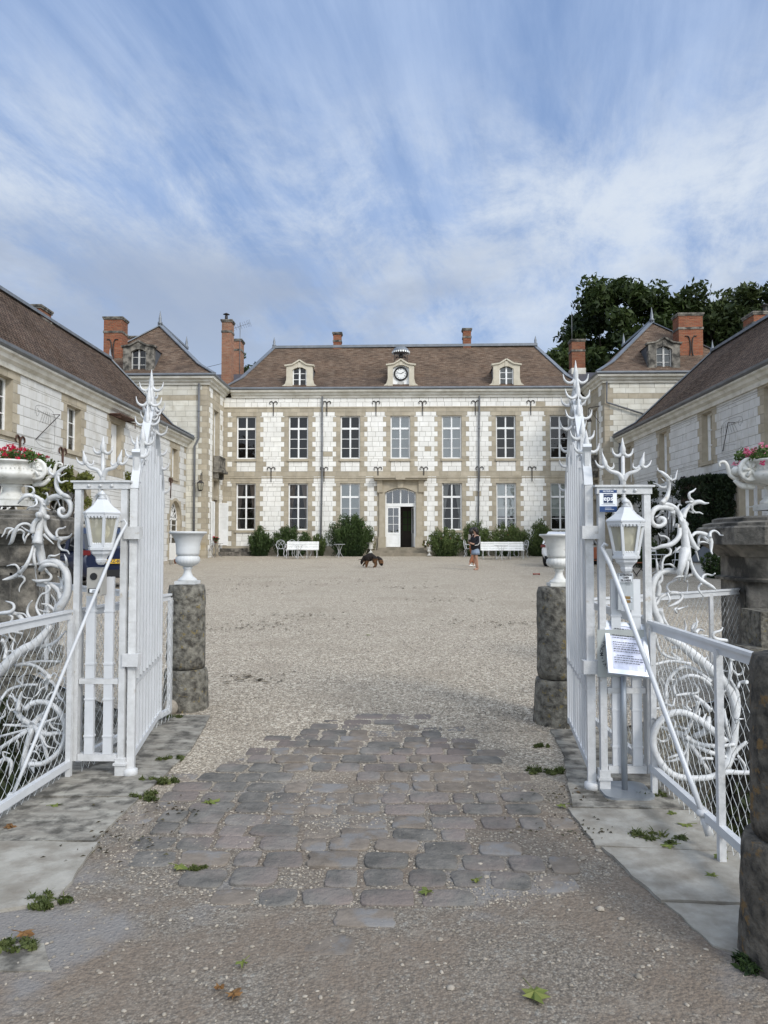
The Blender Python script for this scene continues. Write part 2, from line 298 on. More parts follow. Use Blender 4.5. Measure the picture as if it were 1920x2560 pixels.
# ---------------------------------------------------------------- geometry helpers
def root_loc(o):
    while o.parent: o = o.parent
    return o.location.copy()
class MB:
    def __init__(s): s.v = []; s.f = []; s.m = []; s.r = []; s.uv = {}; s.sm = []
    def face(s, idx, m=0, r=.5, uv=None, sm=False):
        s.f.append(tuple(idx)); s.m.append(m); s.r.append(r); s.sm.append(sm)
        if uv: s.uv[len(s.f)-1] = uv
    def poly(s, pts, m=0, r=.5, uv=None, sm=False):
        b = len(s.v); s.v += [tuple(p) for p in pts]; s.face(range(b, b+len(pts)), m, r, uv, sm)
    def box(s, a, b, m=0, r=.5, M=None, skip=''):
        (x0, y0, z0), (x1, y1, z1) = a, b
        p = [Vector(q) for q in ((x0, y0, z0), (x1, y0, z0), (x1, y1, z0), (x0, y1, z0), (x0, y0, z1), (x1, y0, z1), (x1, y1, z1), (x0, y1, z1))]
        if M is not None: p = [M @ q for q in p]
        k = len(s.v); s.v += [tuple(q) for q in p]
        for n, f in (('b', (0, 3, 2, 1)), ('t', (4, 5, 6, 7)), ('f', (0, 1, 5, 4)), ('r', (1, 2, 6, 5)), ('k', (2, 3, 7, 6)), ('l', (3, 0, 4, 7))):
            if n not in skip: s.face([k+i for i in f], m, r)
        return s
    def bar(s, p0, p1, w, h, m=0, r=.5, up=(0, 0, 1), w1=None, h1=None):
        p0, p1 = Vector(p0), Vector(p1); d = (p1-p0).normalized(); u = Vector(up)
        if abs(d.dot(u)) > .98: u = Vector((0, 1, 0))
        x = d.cross(u).normalized(); y = x.cross(d).normalized(); k = len(s.v)
        for p, ww, hh in ((p0, w, h), (p1, w1 or w, h1 or h)):
            for a, b in ((-1, -1), (1, -1), (1, 1), (-1, 1)): s.v.append(tuple(p + x*a*ww/2 + y*b*hh/2))
        for f in ((3, 2, 1, 0), (4, 5, 6, 7), (0, 1, 5, 4), (1, 2, 6, 5), (2, 3, 7, 6), (3, 0, 4, 7)): s.face([k+i for i in f], m, r)
        return s
    def tube(s, pts, rad, n=8, m=0, r=.5, cap=True, flat=1.0, fdir=None, sm=True):
        pts = [Vector(p) for p in pts]; N = len(pts)
        if isinstance(rad, (int, float)): rad = [rad]*N
        k = len(s.v); x = None
        for i, p in enumerate(pts):
            d = (pts[min(i+1, N-1)]-pts[max(i-1, 0)])
            if d.length < 1e-9: d = Vector((0, 0, 1))
            d.normalize()
            if fdir is not None: x = (Vector(fdir) - d*d.dot(Vector(fdir))).normalized()
            elif x is None:
                a = Vector((0, 0, 1)) if abs(d.z) < .9 else Vector((1, 0, 0)); x = d.cross(a).normalized()
            else:
                x = x - d*x.dot(d)
                x = x.normalized() if x.length > 1e-6 else d.orthogonal().normalized()
            y = d.cross(x)
            for j in range(n):
                t = 2*math.pi*j/n; q = p + x*(math.cos(t)*rad[i]*flat) + y*(math.sin(t)*rad[i]); s.v.append(tuple(q))
        for i in range(N-1):
            for j in range(n):
                a = k+i*n+j; b = k+i*n+(j+1) % n; s.face((a, b, b+n, a+n), m, r, sm=sm)
        if cap:
            s.face([k+j for j in range(n)][::-1], m, r); s.face([k+(N-1)*n+j for j in range(n)], m, r)
        return s
    def lathe(s, prof, n=24, c=(0, 0, 0), m=0, r=.5, flute=0, fr=(0, 0), fa=0., sm=True, M=None, ph=0.):
        k = len(s.v); c = Vector(c)
        for (rr, z) in prof:
            for j in range(n):
                t = 2*math.pi*j/n+ph; q = rr
                if flute and fr[0] <= z <= fr[1]: q = rr*(1+fa*abs(math.sin(flute*t/2)))
                v = Vector((math.cos(t)*q, math.sin(t)*q, z))
                if M is not None: v = M @ v
                s.v.append(tuple(c+v))
        for i in range(len(prof)-1):
            for j in range(n):
                a = k+i*n+j; b = k+i*n+(j+1) % n; s.face((a, b, b+n, a+n), m, r, sm=sm)
        if prof[0][0] > 1e-4: s.face([k+j for j in range(n)][::-1], m, r)
        if prof[-1][0] > 1e-4: s.face([k+(len(prof)-1)*n+j for j in range(n)], m, r)
        return s
    def sphere(s, c, r0, n=10, m=0, r=.5, sx=1, sy=1, sz=1, M=None):
        prof = [(max(1e-5, math.sin(math.pi*i/n)), -math.cos(math.pi*i/n)) for i in range(n+1)]
        k = len(s.v); s.lathe(prof, n+4, (0, 0, 0), m, r)
        for i in range(k, len(s.v)):
            v = Vector(s.v[i]); v = Vector((v.x*sx*r0, v.y*sy*r0, v.z*sz*r0))
            if M is not None: v = M @ v
            s.v[i] = tuple(v+Vector(c))
        return s
    def prism(s, poly, d0, d1, axis='y', m=0, r=.5, M=None):
        """outline (a,b) extruded along axis between d0 and d1"""
        def pt(a, b, d): return Vector({'y': (a, d, b), 'x': (d, a, b), 'z': (a, b, d)}[axis])
        k = len(s.v); n = len(poly)
        for d in (d0, d1):
            for a, b in poly:
                q = pt(a, b, d); s.v.append(tuple(M @ q if M is not None else q))
        s.face([k+i for i in range(n)], m, r); s.face([k+n+i for i in range(n)][::-1], m, r)
        for i in range(n):
            j = (i+1) % n; s.face((k+j, k+i, k+n+i, k+n+j), m, r)
        return s
    def ring(s, out, inn, d0, d1, axis='y', m=0, r=.5):
        """frame between two outlines of equal length"""
        def pt(a, b, d): return {'y': (a, d, b), 'x': (d, a, b), 'z': (a, b, d)}[axis]
        k = len(s.v); n = len(out)
        for d in (d0, d1):
            for L_ in (out, inn):
                for a, b in L_: s.v.append(pt(a, b, d))
        for i in range(n):
            j = (i+1) % n
            s.face((k+i, k+j, k+n+j, k+n+i), m, r); s.face((k+2*n+j, k+2*n+i, k+3*n+i, k+3*n+j), m, r)
            s.face((k+j, k+i, k+2*n+i, k+2*n+j), m, r); s.face((k+n+i, k+n+j, k+3*n+j, k+3*n+i), m, r)
        return s
    def sweep(s, prof, path, m=0, r=.5, closed=False, side=1):
        """profile (out, z) swept along a plan path with mitred corners"""
        P2 = [Vector((p[0], p[1])) for p in path]; N = len(P2); k = len(s.v); n = len(prof)
        for i, p in enumerate(P2):
            ds = []
            if i > 0: ds.append((P2[i]-P2[i-1]).normalized())
            if i < N-1: ds.append((P2[i+1]-P2[i]).normalized())
            ns = [Vector((d.y, -d.x))*side for d in ds]
            nn = ns[0] if len(ns) == 1 else (ns[0]+ns[1]).normalized()
            sc = 1 if len(ns) == 1 else 1/max(.3, nn.dot(ns[0]))
            for o, z in prof: s.v.append((p.x+nn.x*o*sc, p.y+nn.y*o*sc, z))
        for i in range(N-1):
            for j in range(n):
                a = k+i*n+j; b = k+i*n+(j+1) % n; s.face((a, b, b+n, a+n), m, r)
        s.face([k+j for j in range(n)], m, r); s.face([k+(N-1)*n+j for j in range(n)][::-1], m, r)
        return s
    def build(s, name, mats, parent=None, local=False, fix=True):
        if not isinstance(mats, (list, tuple)): mats = [mats]
        vs = s.v
        if parent is not None and not local:
            off = root_loc(parent); vs = [(x-off.x, y-off.y, z-off.z) for x, y, z in s.v]
        me = bpy.data.meshes.new(name); me.from_pydata(vs, [], s.f)
        me.polygons.foreach_set('material_index', s.m); me.polygons.foreach_set('use_smooth', s.sm)
        a = me.attributes.new('rnd', 'FLOAT', 'FACE'); a.data.foreach_set('value', s.r)
        if s.uv:
            ul = me.uv_layers.new(name='UVMap')
            for fi, uvs in s.uv.items():
                st = me.polygons[fi].loop_start
                for j, q in enumerate(uvs): ul.data[st+j].uv = q
        for q in mats: me.materials.append(MATS[q])
        me.update()
        if fix:
            import bmesh
            bm = bmesh.new(); bm.from_mesh(me); bmesh.ops.recalc_face_normals(bm, faces=bm.faces); bm.to_mesh(me); bm.free()
        o = bpy.data.objects.new(name, me); COL.objects.link(o)
        if parent is not None: o.parent = parent
        return o

def tag(o, label, cat, group=None, kind=None):
    if label: o['label'] = label
    if cat: o['category'] = cat
    if group: o['group'] = group
    if kind: o['kind'] = kind
    return o
def thing(name, label, cat, loc=(0, 0, 0), rz=0., group=None):
    o = bpy.data.objects.new(name, None); COL.objects.link(o); o.location = loc; o.rotation_euler = (0, 0, rz); o.empty_display_size = .2
    return tag(o, label, cat, group)
def structure(o): o['kind'] = 'structure'; return o
def dup(root, loc=None, rz=None, label=None, group=None, scale=None):
    r = root.copy(); COL.objects.link(r)
    if loc is not None: r.location = loc
    if rz is not None: r.rotation_euler = (0, 0, rz)
    if scale: r.scale = scale
    if label: r['label'] = label
    if group: r['group'] = group
    for ch in list(root.children):
        c = ch.copy(); COL.objects.link(c); c.parent = r
        for g in list(ch.children):
            d = g.copy(); COL.objects.link(d); d.parent = c
    return r
def spline(pts, sub=4):
    pts = [Vector(p) for p in pts]
    if len(pts) < 3: return [pts[0].lerp(pts[-1], i/sub) for i in range(sub+1)] if len(pts) == 2 else pts
    q = [pts[0]*2-pts[1]]+pts+[pts[-1]*2-pts[-2]]; out = []
    for i in range(1, len(q)-2):
        for j in range(sub):
            t = j/sub; a, b, c, d = q[i-1], q[i], q[i+1], q[i+2]
            out.append(.5*((2*b)+(c-a)*t+(2*a-5*b+4*c-d)*t*t+(3*b-a-3*c+d)*t**3))
    out.append(pts[-1]); return out
def lerps(vals, n):
    out = []
    for i in range(n):
        t = i/(n-1)*(len(vals)-1); k = min(int(t), len(vals)-2); f = t-k; out.append(vals[k]*(1-f)+vals[k+1]*f)
    return out
def text_mesh(s, size, m, parent, M, name='lettering', align='CENTER', ext=.0006, bold=0., spacing=1., wide=1.):
    cu = bpy.data.curves.new(name, 'FONT'); cu.body = s; cu.size = size; cu.align_x = align; cu.align_y = 'CENTER'; cu.extrude = ext; cu.offset = bold; cu.space_character = spacing
    cu.resolution_u = 2
    o = bpy.data.objects.new(name, cu); COL.objects.link(o)
    dg = bpy.context.evaluated_depsgraph_get(); dg.update()
    me = bpy.data.meshes.new_from_object(o.evaluated_get(dg)); bpy.data.objects.remove(o); bpy.data.curves.remove(cu)
    me.transform(Matrix.Diagonal((wide, 1, 1, 1))); me.transform(M)
    me.materials.clear(); me.materials.append(MATS[m])
    off = root_loc(parent) if parent else Vector(); me.transform(Matrix.Translation(-off))
    q = bpy.data.objects.new(name, me); COL.objects.link(q); q.parent = parent
    return q
def facing(x, y, z, ang=0., tilt=0.):
    """text plane matrix: reads from -Y (towards the road); ang turns about Z"""
    return Matrix.Translation((x, y, z)) @ Matrix.Rotation(ang, 4, 'Z') @ Matrix.Rotation(R(90)+tilt, 4, 'X')

# ---------------------------------------------------------------- masonry
class Plane:
    """vertical wall plane: origin, direction u along the wall, outward normal"""
    def __init__(s, o, u, n): s.o = Vector(o); s.u = Vector(u).normalized(); s.n = Vector(n).normalized()
    def p(s, u, z, d=0.): q = s.o+s.u*u+s.n*d; return (q.x, q.y, z)
def masonry(pl, u0, u1, z0, z1, openings, tanzones, name, parent, h=.285, mats=('mortar', 'chalk', 'tan'), seed=1, joint=.016, wl=(.34, .56), tl=(.45, .8), proud=.012, depth=.3, all_mat=None, reveal=2):
    """openings: (u0,u1,z0,z1); tanzones: function(course, zc)->list of (u0,u1) tan intervals"""
    rng = random.Random(seed); mb = MB()
    us = sorted({u0, u1, *[q for o in openings for q in o[:2] if u0 < q < u1]}); zs = sorted({z0, z1, *[q for o in openings for q in o[2:] if z0 < q < z1]})
    for i in range(len(us)-1):
        for j in range(len(zs)-1):
            uc = (us[i]+us[i+1])/2; zc = (zs[j]+zs[j+1])/2
            if any(o[0] < uc < o[1] and o[2] < zc < o[3] for o in openings): continue
            mb.poly([pl.p(us[i], zs[j]), pl.p(us[i+1], zs[j]), pl.p(us[i+1], zs[j+1]), pl.p(us[i], zs[j+1])], 0)
    for a, b, c, d in openings:
        P_ = pl.p; D = -depth; e = proud
        mb.poly([P_(a, c, e), P_(a, d, e), P_(a, d, D), P_(a, c, D)], reveal); mb.poly([P_(b, c, e), P_(b, c, D), P_(b, d, D), P_(b, d, e)], reveal)
        mb.poly([P_(a, d, e), P_(b, d, e), P_(b, d, D), P_(a, d, D)], reveal); mb.poly([P_(a, c, e), P_(a, c, D), P_(b, c, D), P_(b, c, e)], reveal)
    n = max(1, round((z1-z0)/h)); hh = (z1-z0)/n
    for k in range(n):
        za, zb = z0+k*hh, z0+(k+1)*hh; zc = (za+zb)/2
        # sub-bands where an opening begins or ends inside a course
        cuts = [za, zb]
        for o in openings:
            for q in o[2:]:
                if za+.03 < q < zb-.03: cuts.append(q)
        cuts = sorted(set(cuts))
        for ca, cb in zip(cuts[:-1], cuts[1:]):
            cz = (ca+cb)/2
            holes = sorted((o[0], o[1]) for o in openings if o[2] < cz < o[3])
            segs = []; x = u0
            for a, b in holes:
                if a > x: segs.append((x, a))
                x = max(x, b)
            if x < u1: segs.append((x, u1))
            tz = sorted(tanzones(k, cz))
            for a, b in segs:
                pts = sorted({a, b, *[q for t in tz for q in t if a < q < b]})
                for p, q in zip(pts[:-1], pts[1:]):
                    if q-p < .02: continue
                    mid = (p+q)/2; tan = any(t[0] < mid < t[1] for t in tz)
                    x = p; first = True
                    while x < q-.01:
                        lo, hi = tl if tan else wl
                        L_ = rng.uniform(lo, hi)*(rng.uniform(.4, 1) if first and not tan else 1); first = False
                        if q-x-L_ < lo*.55: L_ = q-x
                        y = min(q, x+L_); j2 = joint/2; d = proud*rng.uniform(.6, 1.25)
                        xa, xb, ya, yb = x+j2, y-j2, ca+j2*rng.uniform(.6, 1.2), cb-j2*rng.uniform(.6, 1.2)
                        if xb-xa > .01 and yb-ya > .01:
                            c = [pl.p(xa, ya, d), pl.p(xb, ya, d), pl.p(xb, yb, d), pl.p(xa, yb, d)]
                            g = [pl.p(xa, ya, .0), pl.p(xb, ya, .0), pl.p(xb, yb, .0), pl.p(xa, yb, .0)]
                            kk = len(mb.v); mb.v += c+g; rr = rng.random(); mi = 2 if tan else 1
                            if not tan and all_mat is None and mats[1] == 'chalk' and rng.random() < .012: mi = 2
                            mb.face((kk, kk+1, kk+2, kk+3), mi, rr)
                            for s_ in range(4): t_ = (s_+1) % 4; mb.face((kk+s_, kk+4+s_, kk+4+t_, kk+t_), mi, rr)
                        x = y
    return mb.build(name, list(mats), parent, fix=False)
def french_window(pl, uc, z0, w, h, parent, fill='dark', transom=.29, rows=3, dep=.16, framemat='white_wood', cols=2, bar=.03, fr=.075):
    """casement window: outer frame, transom, meeting stiles and glazing bars; pane and lining as sub-parts"""
    mb = MB(); a, b = uc-w/2, uc+w/2
    def bx(u0, u1, za, zb, d0, d1, m=0, mbx=None):
        mbx = mbx or mb; p = [pl.p(u0, za, d0), pl.p(u1, za, d0), pl.p(u1, za, d1), pl.p(u0, za, d1), pl.p(u0, zb, d0), pl.p(u1, zb, d0), pl.p(u1, zb, d1), pl.p(u0, zb, d1)]
        k = len(mbx.v); mbx.v += p
        for f in ((0, 3, 2, 1), (4, 5, 6, 7), (0, 1, 5, 4), (1, 2, 6, 5), (2, 3, 7, 6), (3, 0, 4, 7)): mbx.face([k+i for i in f], m)
    D = -dep; z1 = z0+h; zt = z1-h*transom
    bx(a, a+fr, z0, z1, D-.05, D+.03); bx(b-fr, b, z0, z1, D-.05, D+.03); bx(a+fr, b-fr, z0, z0+fr*1.1, D-.05, D+.035); bx(a+fr, b-fr, z1-fr*.8, z1, D-.05, D+.03)
    if transom: bx(a+fr, b-fr, zt-.055, zt+.055, D-.04, D+.045)
    bx(uc-.045, uc+.045, z0+fr*1.1, (zt-.055) if transom else z1-fr*.8, D-.03, D+.038)
    if transom: bx(uc-.04, uc+.04, zt+.055, z1-fr*.8, D-.03, D+.036)
    ztop = (zt-.055) if transom else z1-fr*.8; zb = z0+fr*1.1
    for i in range(1, rows):
        zz = zb+(ztop-zb)*i/rows
        bx(a+fr, uc-.045, zz-bar/2, zz+bar/2, D-.02, D+.012); bx(uc+.045, b-fr, zz-bar/2, zz+bar/2, D-.02, D+.012)
    wnd = mb.build('window', framemat, parent)
    g = MB(); g.poly([pl.p(a+.03, z0+.03, D-.012), pl.p(b-.03, z0+.03, D-.012), pl.p(b-.03, z1-.03, D-.012), pl.p(a+.03, z1-.03, D-.012)])
    g.build('pane', 'glass_bright' if fill in ('blind', 'half') else 'glass', wnd, fix=False)
    if fill in ('blind', 'blind_light', 'half', 'low'):
        q = MB(); zz = z0+.02 if fill != 'half' else z0+h*.30
        if fill == 'low': zz = z0+h*.2
        bx(a+.02, b-.02, zz, z1-.02, D-.10, D-.09, 0, q); q.build('blind', 'blind' if fill == 'blind' else 'blind_light', wnd)
    if fill in ('curtain', 'curtain_white'):
        q = MB()
        for s_, e in ((a+.05, 1), (b-.05, -1)):
            N = 9
            for (za, zb_, wa, wb) in ((z0+h*.30, z1-.05, .10, .36), (z0+h*.05, z0+h*.30, .16, .10)):
                row = []
                for t, ww in ((0, wa), (1, wb)):
                    zz = za+(zb_-za)*t
                    row.append([pl.p(s_+e*ww*i/(N-1), zz, D-.12-.025*(i % 2)) for i in range(N)])
                for i in range(N-1): q.poly([row[0][i], row[0][i+1], row[1][i+1], row[1][i]])
        q.build('curtain', 'curtain' if fill == 'curtain' else 'curtain_white', wnd, fix=False)
    return wnd
def uvquad(mb, pts, m=0, su=1., origin=None):
    """planar quad or polygon with UVs in metres: u along the first edge, v up the slope"""
    pts = [Vector(p) for p in pts]; o = pts[0] if origin is None else Vector(origin)
    n = (pts[1]-pts[0]).cross(pts[2]-pts[0]).normalized()
    u = Vector((0, 0, 1)).cross(n)
    u = u.normalized() if u.length > 1e-4 else Vector((1, 0, 0))
    if abs(u.x) > abs(u.y): u = u if u.x > 0 else -u
    else: u = u if u.y > 0 else -u
    v = n.cross(u)
    if v.z < 0: v = -v
    mb.poly(pts, m, .5, [((p-o).dot(u)+o.dot(u), (p-o).dot(v)) for p in pts])
def brickbox(mb, a, b, m=0):
    (x0, y0, z0), (x1, y1, z1) = a, b
    for q in ([(x0, y0, z0), (x1, y0, z0), (x1, y0, z1), (x0, y0, z1)], [(x1, y1, z0), (x0, y1, z0), (x0, y1, z1), (x1, y1, z1)],
              [(x0, y1, z0), (x0, y0, z0), (x0, y0, z1), (x0, y1, z1)], [(x1, y0, z0), (x1, y1, z0), (x1, y1, z1), (x1, y0, z1)]):
        mb.poly(q, m, .5, [((p[0]+p[1]), p[2]) for p in q])
    mb.poly([(x0, y0, z1), (x1, y0, z1), (x1, y1, z1), (x0, y1, z1)], m, .5, [(0, 0)]*4)
def chimney(parent, cx, cy, w, d, z0, z1, brick='brick', band=.5, cap=.07, pot=None, iron=False, capmat='old_stone', rod=0, base=None, label=None):
    mb = MB(); brickbox(mb, (cx-w/2, cy-d/2, z0), (cx+w/2, cy+d/2, z1)); ch = mb.build('chimney', brick, parent)
    if label: ch['label'] = label
    c = MB()
    c.box((cx-w/2-.03, cy-d/2-.03, z1-band-.12), (cx+w/2+.03, cy+d/2+.03, z1-band)); c.build('chimney_band', capmat, ch); c = MB()
    c.box((cx-w/2-cap*.6, cy-d/2-cap*.6, z1), (cx+w/2+cap*.6, cy+d/2+cap*.6, z1+.07)); c.box((cx-w/2-cap, cy-d/2-cap, z1+.07), (cx+w/2+cap, cy+d/2+cap, z1+.15))
    c.build('chimney_cap', capmat, ch)
    if base: q = MB(); q.box((cx-w/2-.03, cy-d/2-.03, z0), (cx+w/2+.03, cy+d/2+.03, z0+base)); q.build('chimney_base', 'cornice', ch)
    if iron:
        q = MB(); y = cy-d/2-.03
        for s_ in (-1, 1):
            pts = [(cx+s_*.30, y, z1-1.1), (cx+s_*.12, y, z1-1.15), (cx+s_*.05, y, z1-1.5), (cx+s_*.05, y, z1-1.9), (cx+s_*.12, y, z1-2.25), (cx+s_*.30, y, z1-2.3)]
            q.tube(spline(pts, 4), .03, 6)
        q.build('iron_tie', 'iron_dark', ch)
    if pot:
        q = MB(); q.lathe([(.09, 0), (.09, .30), (.07, .32), (.07, .38), (.20, .40), (.02, .50)], 12, (cx+pot, cy, z1+.15)); q.build('chimney_pot', 'iron_dark', ch)
    return ch
def anchor(parent, pl, u, ztop, h=.75, s=1., m='iron_dark', d=.05):
    """wrought iron wall tie: a bar that forks into two curls at the top"""
    q = MB(); q.tube([pl.p(u, ztop-h, d), pl.p(u, ztop-.12*s, d)], [.018*s, .028*s], 6)
    for e in (-1, 1):
        pts = [(0, -.14), (.03, -.03), (.10, .02), (.18, -.01), (.20, -.09), (.15, -.13)]
        q.tube(spline([pl.p(u+e*a*s, ztop+b*s, d) for a, b in pts], 3), lerps([.022*s, .022*s, .014*s], 16), 6)
    q.tube([pl.p(u, ztop-h*.5, -.02), pl.p(u, ztop-h*.5, d)], .02, 6)
    return q.build('wall_tie', m, parent)
def downpipe(parent, pts, r=.05, m='pipe_grey'):
    q = MB(); q.tube(pts, r, 8)
    for i in range(len(pts)-1):
        a, b = Vector(pts[i]), Vector(pts[i+1]); L_ = (b-a).length; n = int(L_/2)
        for k in range(1, n+1):
            c = a.lerp(b, k/(n+1)); d = (b-a).normalized()*.03; q.tube([c-d, c+d], r*1.25, 8)
    return q.build('drainpipe', m, parent)
# ---------------------------------------------------------------- foliage
def leaves(mb, centers, n, size, rng, m=0, spread=.5, up=0., long_=1.6, flat=0., tone=None):
    """leaf-sized faces scattered in clumps"""
    for _ in range(n):
        c, rad, tn = rng.choice(centers)
        while True:
            d = Vector((rng.uniform(-1, 1), rng.uniform(-1, 1), rng.uniform(-1, 1)))
            if d.length < 1: break
        d *= (.55+.45*rng.random())
        p = Vector(c)+Vector((d.x*rad[0], d.y*rad[1], d.z*rad[2]))
        a = Vector((rng.gauss(0, 1), rng.gauss(0, 1), rng.gauss(0, 1)+up)).normalized(); b = a.cross(Vector((rng.gauss(0, 1), rng.gauss(0, 1), rng.gauss(0, 1)))).normalized()
        s_ = size*rng.uniform(.6, 1.3); l = s_*long_
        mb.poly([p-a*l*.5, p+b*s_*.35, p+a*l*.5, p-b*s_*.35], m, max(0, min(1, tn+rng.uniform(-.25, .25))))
def clumps(rng, c, rad, n, cr, shell=.75, zmin=-1):
    out = []
    while len(out) < n:
        d = Vector((rng.uniform(-1, 1), rng.uniform(-1, 1), rng.uniform(-1, 1)))
        if not .01 < d.length < 1: continue
        if rng.random() < shell: d = d.normalized()*rng.uniform(.72, 1.0)
        if d.z < zmin: continue
        r_ = cr*rng.uniform(.6, 1.35)
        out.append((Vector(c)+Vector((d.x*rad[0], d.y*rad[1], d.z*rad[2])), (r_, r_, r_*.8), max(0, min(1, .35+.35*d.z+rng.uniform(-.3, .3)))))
    return out
def tree(name, label, x, y, z0, trunk_h, c, rad, nleaf, size, mats=('tree_leaf',), seed=1, nclump=60, cr=1.3, parts=None, group=None, tr=.35, cat='tree', extra=()):
    rng = random.Random(seed); t = thing(name, label, cat, (x, y, z0), 0, group)
    tk = MB(); tk.tube(spline([(x, y, z0), (x+.1, y, z0+trunk_h*.5), (x-.1, y+.1, z0+trunk_h), (c[0], c[1], c[2]+rad[2]*.4)], 4), lerps([tr, tr*.8, tr*.6, tr*.15], 13), 8)
    cl = clumps(rng, c, rad, nclump, cr)
    for cc, rr in extra: cl += clumps(rng, cc, rr, max(6, int(nclump*rr[0]*rr[2]/(rad[0]*rad[2]))), cr)
    for q in rng.sample(cl, min(26, len(cl))):
        a = Vector((x, y, z0+trunk_h*rng.uniform(.7, 1.3))); b = q[0]; mid = a.lerp(b, .5)+Vector((0, 0, rad[2]*.12))
        tk.tube(spline([a, mid, b], 4), lerps([tr*.35, tr*.18, .03], 9), 5)
    tk.build('trunk', 'bark', t)
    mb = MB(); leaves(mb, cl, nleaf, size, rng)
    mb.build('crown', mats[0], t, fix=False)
    return t
def bush(name, label, x, y, z, rx, ry, h, n, size, m='oleander', seed=1, group=None, up=1.2, cat='shrub', flowers=None, nf=0, stems=14, long_=3.2):
    rng = random.Random(seed); t = thing(name, label, cat, (x, y, z), 0, group)
    st = MB(); cl = []; n = int(n*1.5); stems = int(stems*1.5); up = 1.5 if long_ > 3 else up; size *= .95 if long_ > 3 else 1.1
    for i in range(stems):
        a = rng.uniform(0, 2*math.pi); rr = rng.random()**.5; tip = Vector((x+math.cos(a)*rx*rr, y+math.sin(a)*ry*rr, z+h*(1-.50*rr*rr)*rng.uniform(.82, 1.0)))
        base = Vector((x+math.cos(a)*rx*rr*.35, y+math.sin(a)*ry*rr*.35, z)); mid = base.lerp(tip, .5)+Vector((math.cos(a)*.05, math.sin(a)*.05, .05))
        st.tube([base, mid, tip], [.018, .012, .006], 5)
        for k in range(7):
            f = .12+.88*k/6; p = base.lerp(tip, f)
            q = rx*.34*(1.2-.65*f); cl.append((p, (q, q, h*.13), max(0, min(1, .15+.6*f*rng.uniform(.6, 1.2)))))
    st.build('stems', 'bark', t)
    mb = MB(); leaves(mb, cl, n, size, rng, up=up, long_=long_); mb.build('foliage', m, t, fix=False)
    if nf:
        fb = MB(); tips = [c for c in cl if c[2] > .35] or cl
        for _ in range(nf):
            c = rng.choice(tips)[0]+Vector((rng.uniform(-.12, .12), rng.uniform(-.12, .12), rng.uniform(0, .15)))
            leaves(fb, [(c, (.05, .05, .04), rng.random())], 7, .045, rng, long_=1.1)
        fb.build('blossom', flowers, t, fix=False)
    return t
# ================================================================= THE MANOR
YF = 42.0; XL, XR = -10.1, 10.6; ZG = 0.85
FR = Plane((0, YF, 0), (1, 0, 0), (0, -1, 0))
manor = thing('manor_house', 'two storey manor of white chalk and tan stone with brown tiled roof and clock', 'manor house', (0, YF, ZG))
WX = [-8.80, -5.81, -2.84, .02, 2.95, 6.02, 9.08]
DOOR = (-.84, .90)
def tz_main(k, z):
    t = []
    if z < 1.42: return [(-99, 99)]
    if 5.24 < z < 5.52 or 9.06 < z < 9.34: return [(-99, 99)]
    if z > 9.34: return []
    odd = k % 2
    for i, c in enumerate(WX):
        if i == 3 and z < 5.3: continue
        hw = .98 if odd else .80
        if 4.94 < z < 5.3 or 8.80 < z < 9.1: t.append((c-.88, c+.88)); continue
        spand = (5.5 < z < 6.10) or (z < 2.12)
        if spand: t += [(c-hw, c-.54), (c+.54, c+hw)]
        else: t.append((c-hw, c+hw))
    if z < 5.3: t += [(DOOR[0]-.46-(.17 if odd else 0), DOOR[1]+.46+(.17 if odd else 0))]
    t += [(-99, XL+(.42 if odd else .22)), (XR-(.42 if odd else .22), 99)]
    return t
ops = [(c-.56, c+.56, 6.34, 8.80) for c in WX]+[(c-.56, c+.56, 2.27, 4.94) for i, c in enumerate(WX) if i != 3]+[(DOOR[0], DOOR[1], 1.30, 4.72)]
wall = masonry(FR, XL, XR, .80, 9.88, ops, tz_main, 'wall', manor, seed=3, depth=.26)
fills_u = ['dark', 'dark', 'none', 'blind', 'blind', 'dark', 'dark']; fills_l = ['curtain', 'curtain', 'blind', None, 'curtain_white', 'half', 'half']
for i, c in enumerate(WX):
    french_window(FR, c, 6.34, 1.12, 2.46, manor, fills_u[i])
    if i != 3: french_window(FR, c, 2.27, 1.12, 2.67, manor, fills_l[i])
for i, c in enumerate(WX):
    q = MB(); q.box((c-.60, YF-.10, 6.20), (c+.60, YF+.10, 6.335)); q.build('window_sill', 'tan', manor)
    if i != 3: q = MB(); q.box((c-.60, YF-.10, 2.13), (c+.60, YF+.10, 2.265)); q.build('window_sill', 'tan', manor)
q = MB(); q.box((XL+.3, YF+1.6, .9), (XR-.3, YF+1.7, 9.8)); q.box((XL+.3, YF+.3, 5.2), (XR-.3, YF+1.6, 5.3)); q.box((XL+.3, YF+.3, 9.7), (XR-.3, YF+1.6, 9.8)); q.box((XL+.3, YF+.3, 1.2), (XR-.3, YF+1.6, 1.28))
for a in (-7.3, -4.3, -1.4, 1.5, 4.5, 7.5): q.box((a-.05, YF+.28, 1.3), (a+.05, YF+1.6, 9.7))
q.build('interior_wall', 'interior_brown', manor)
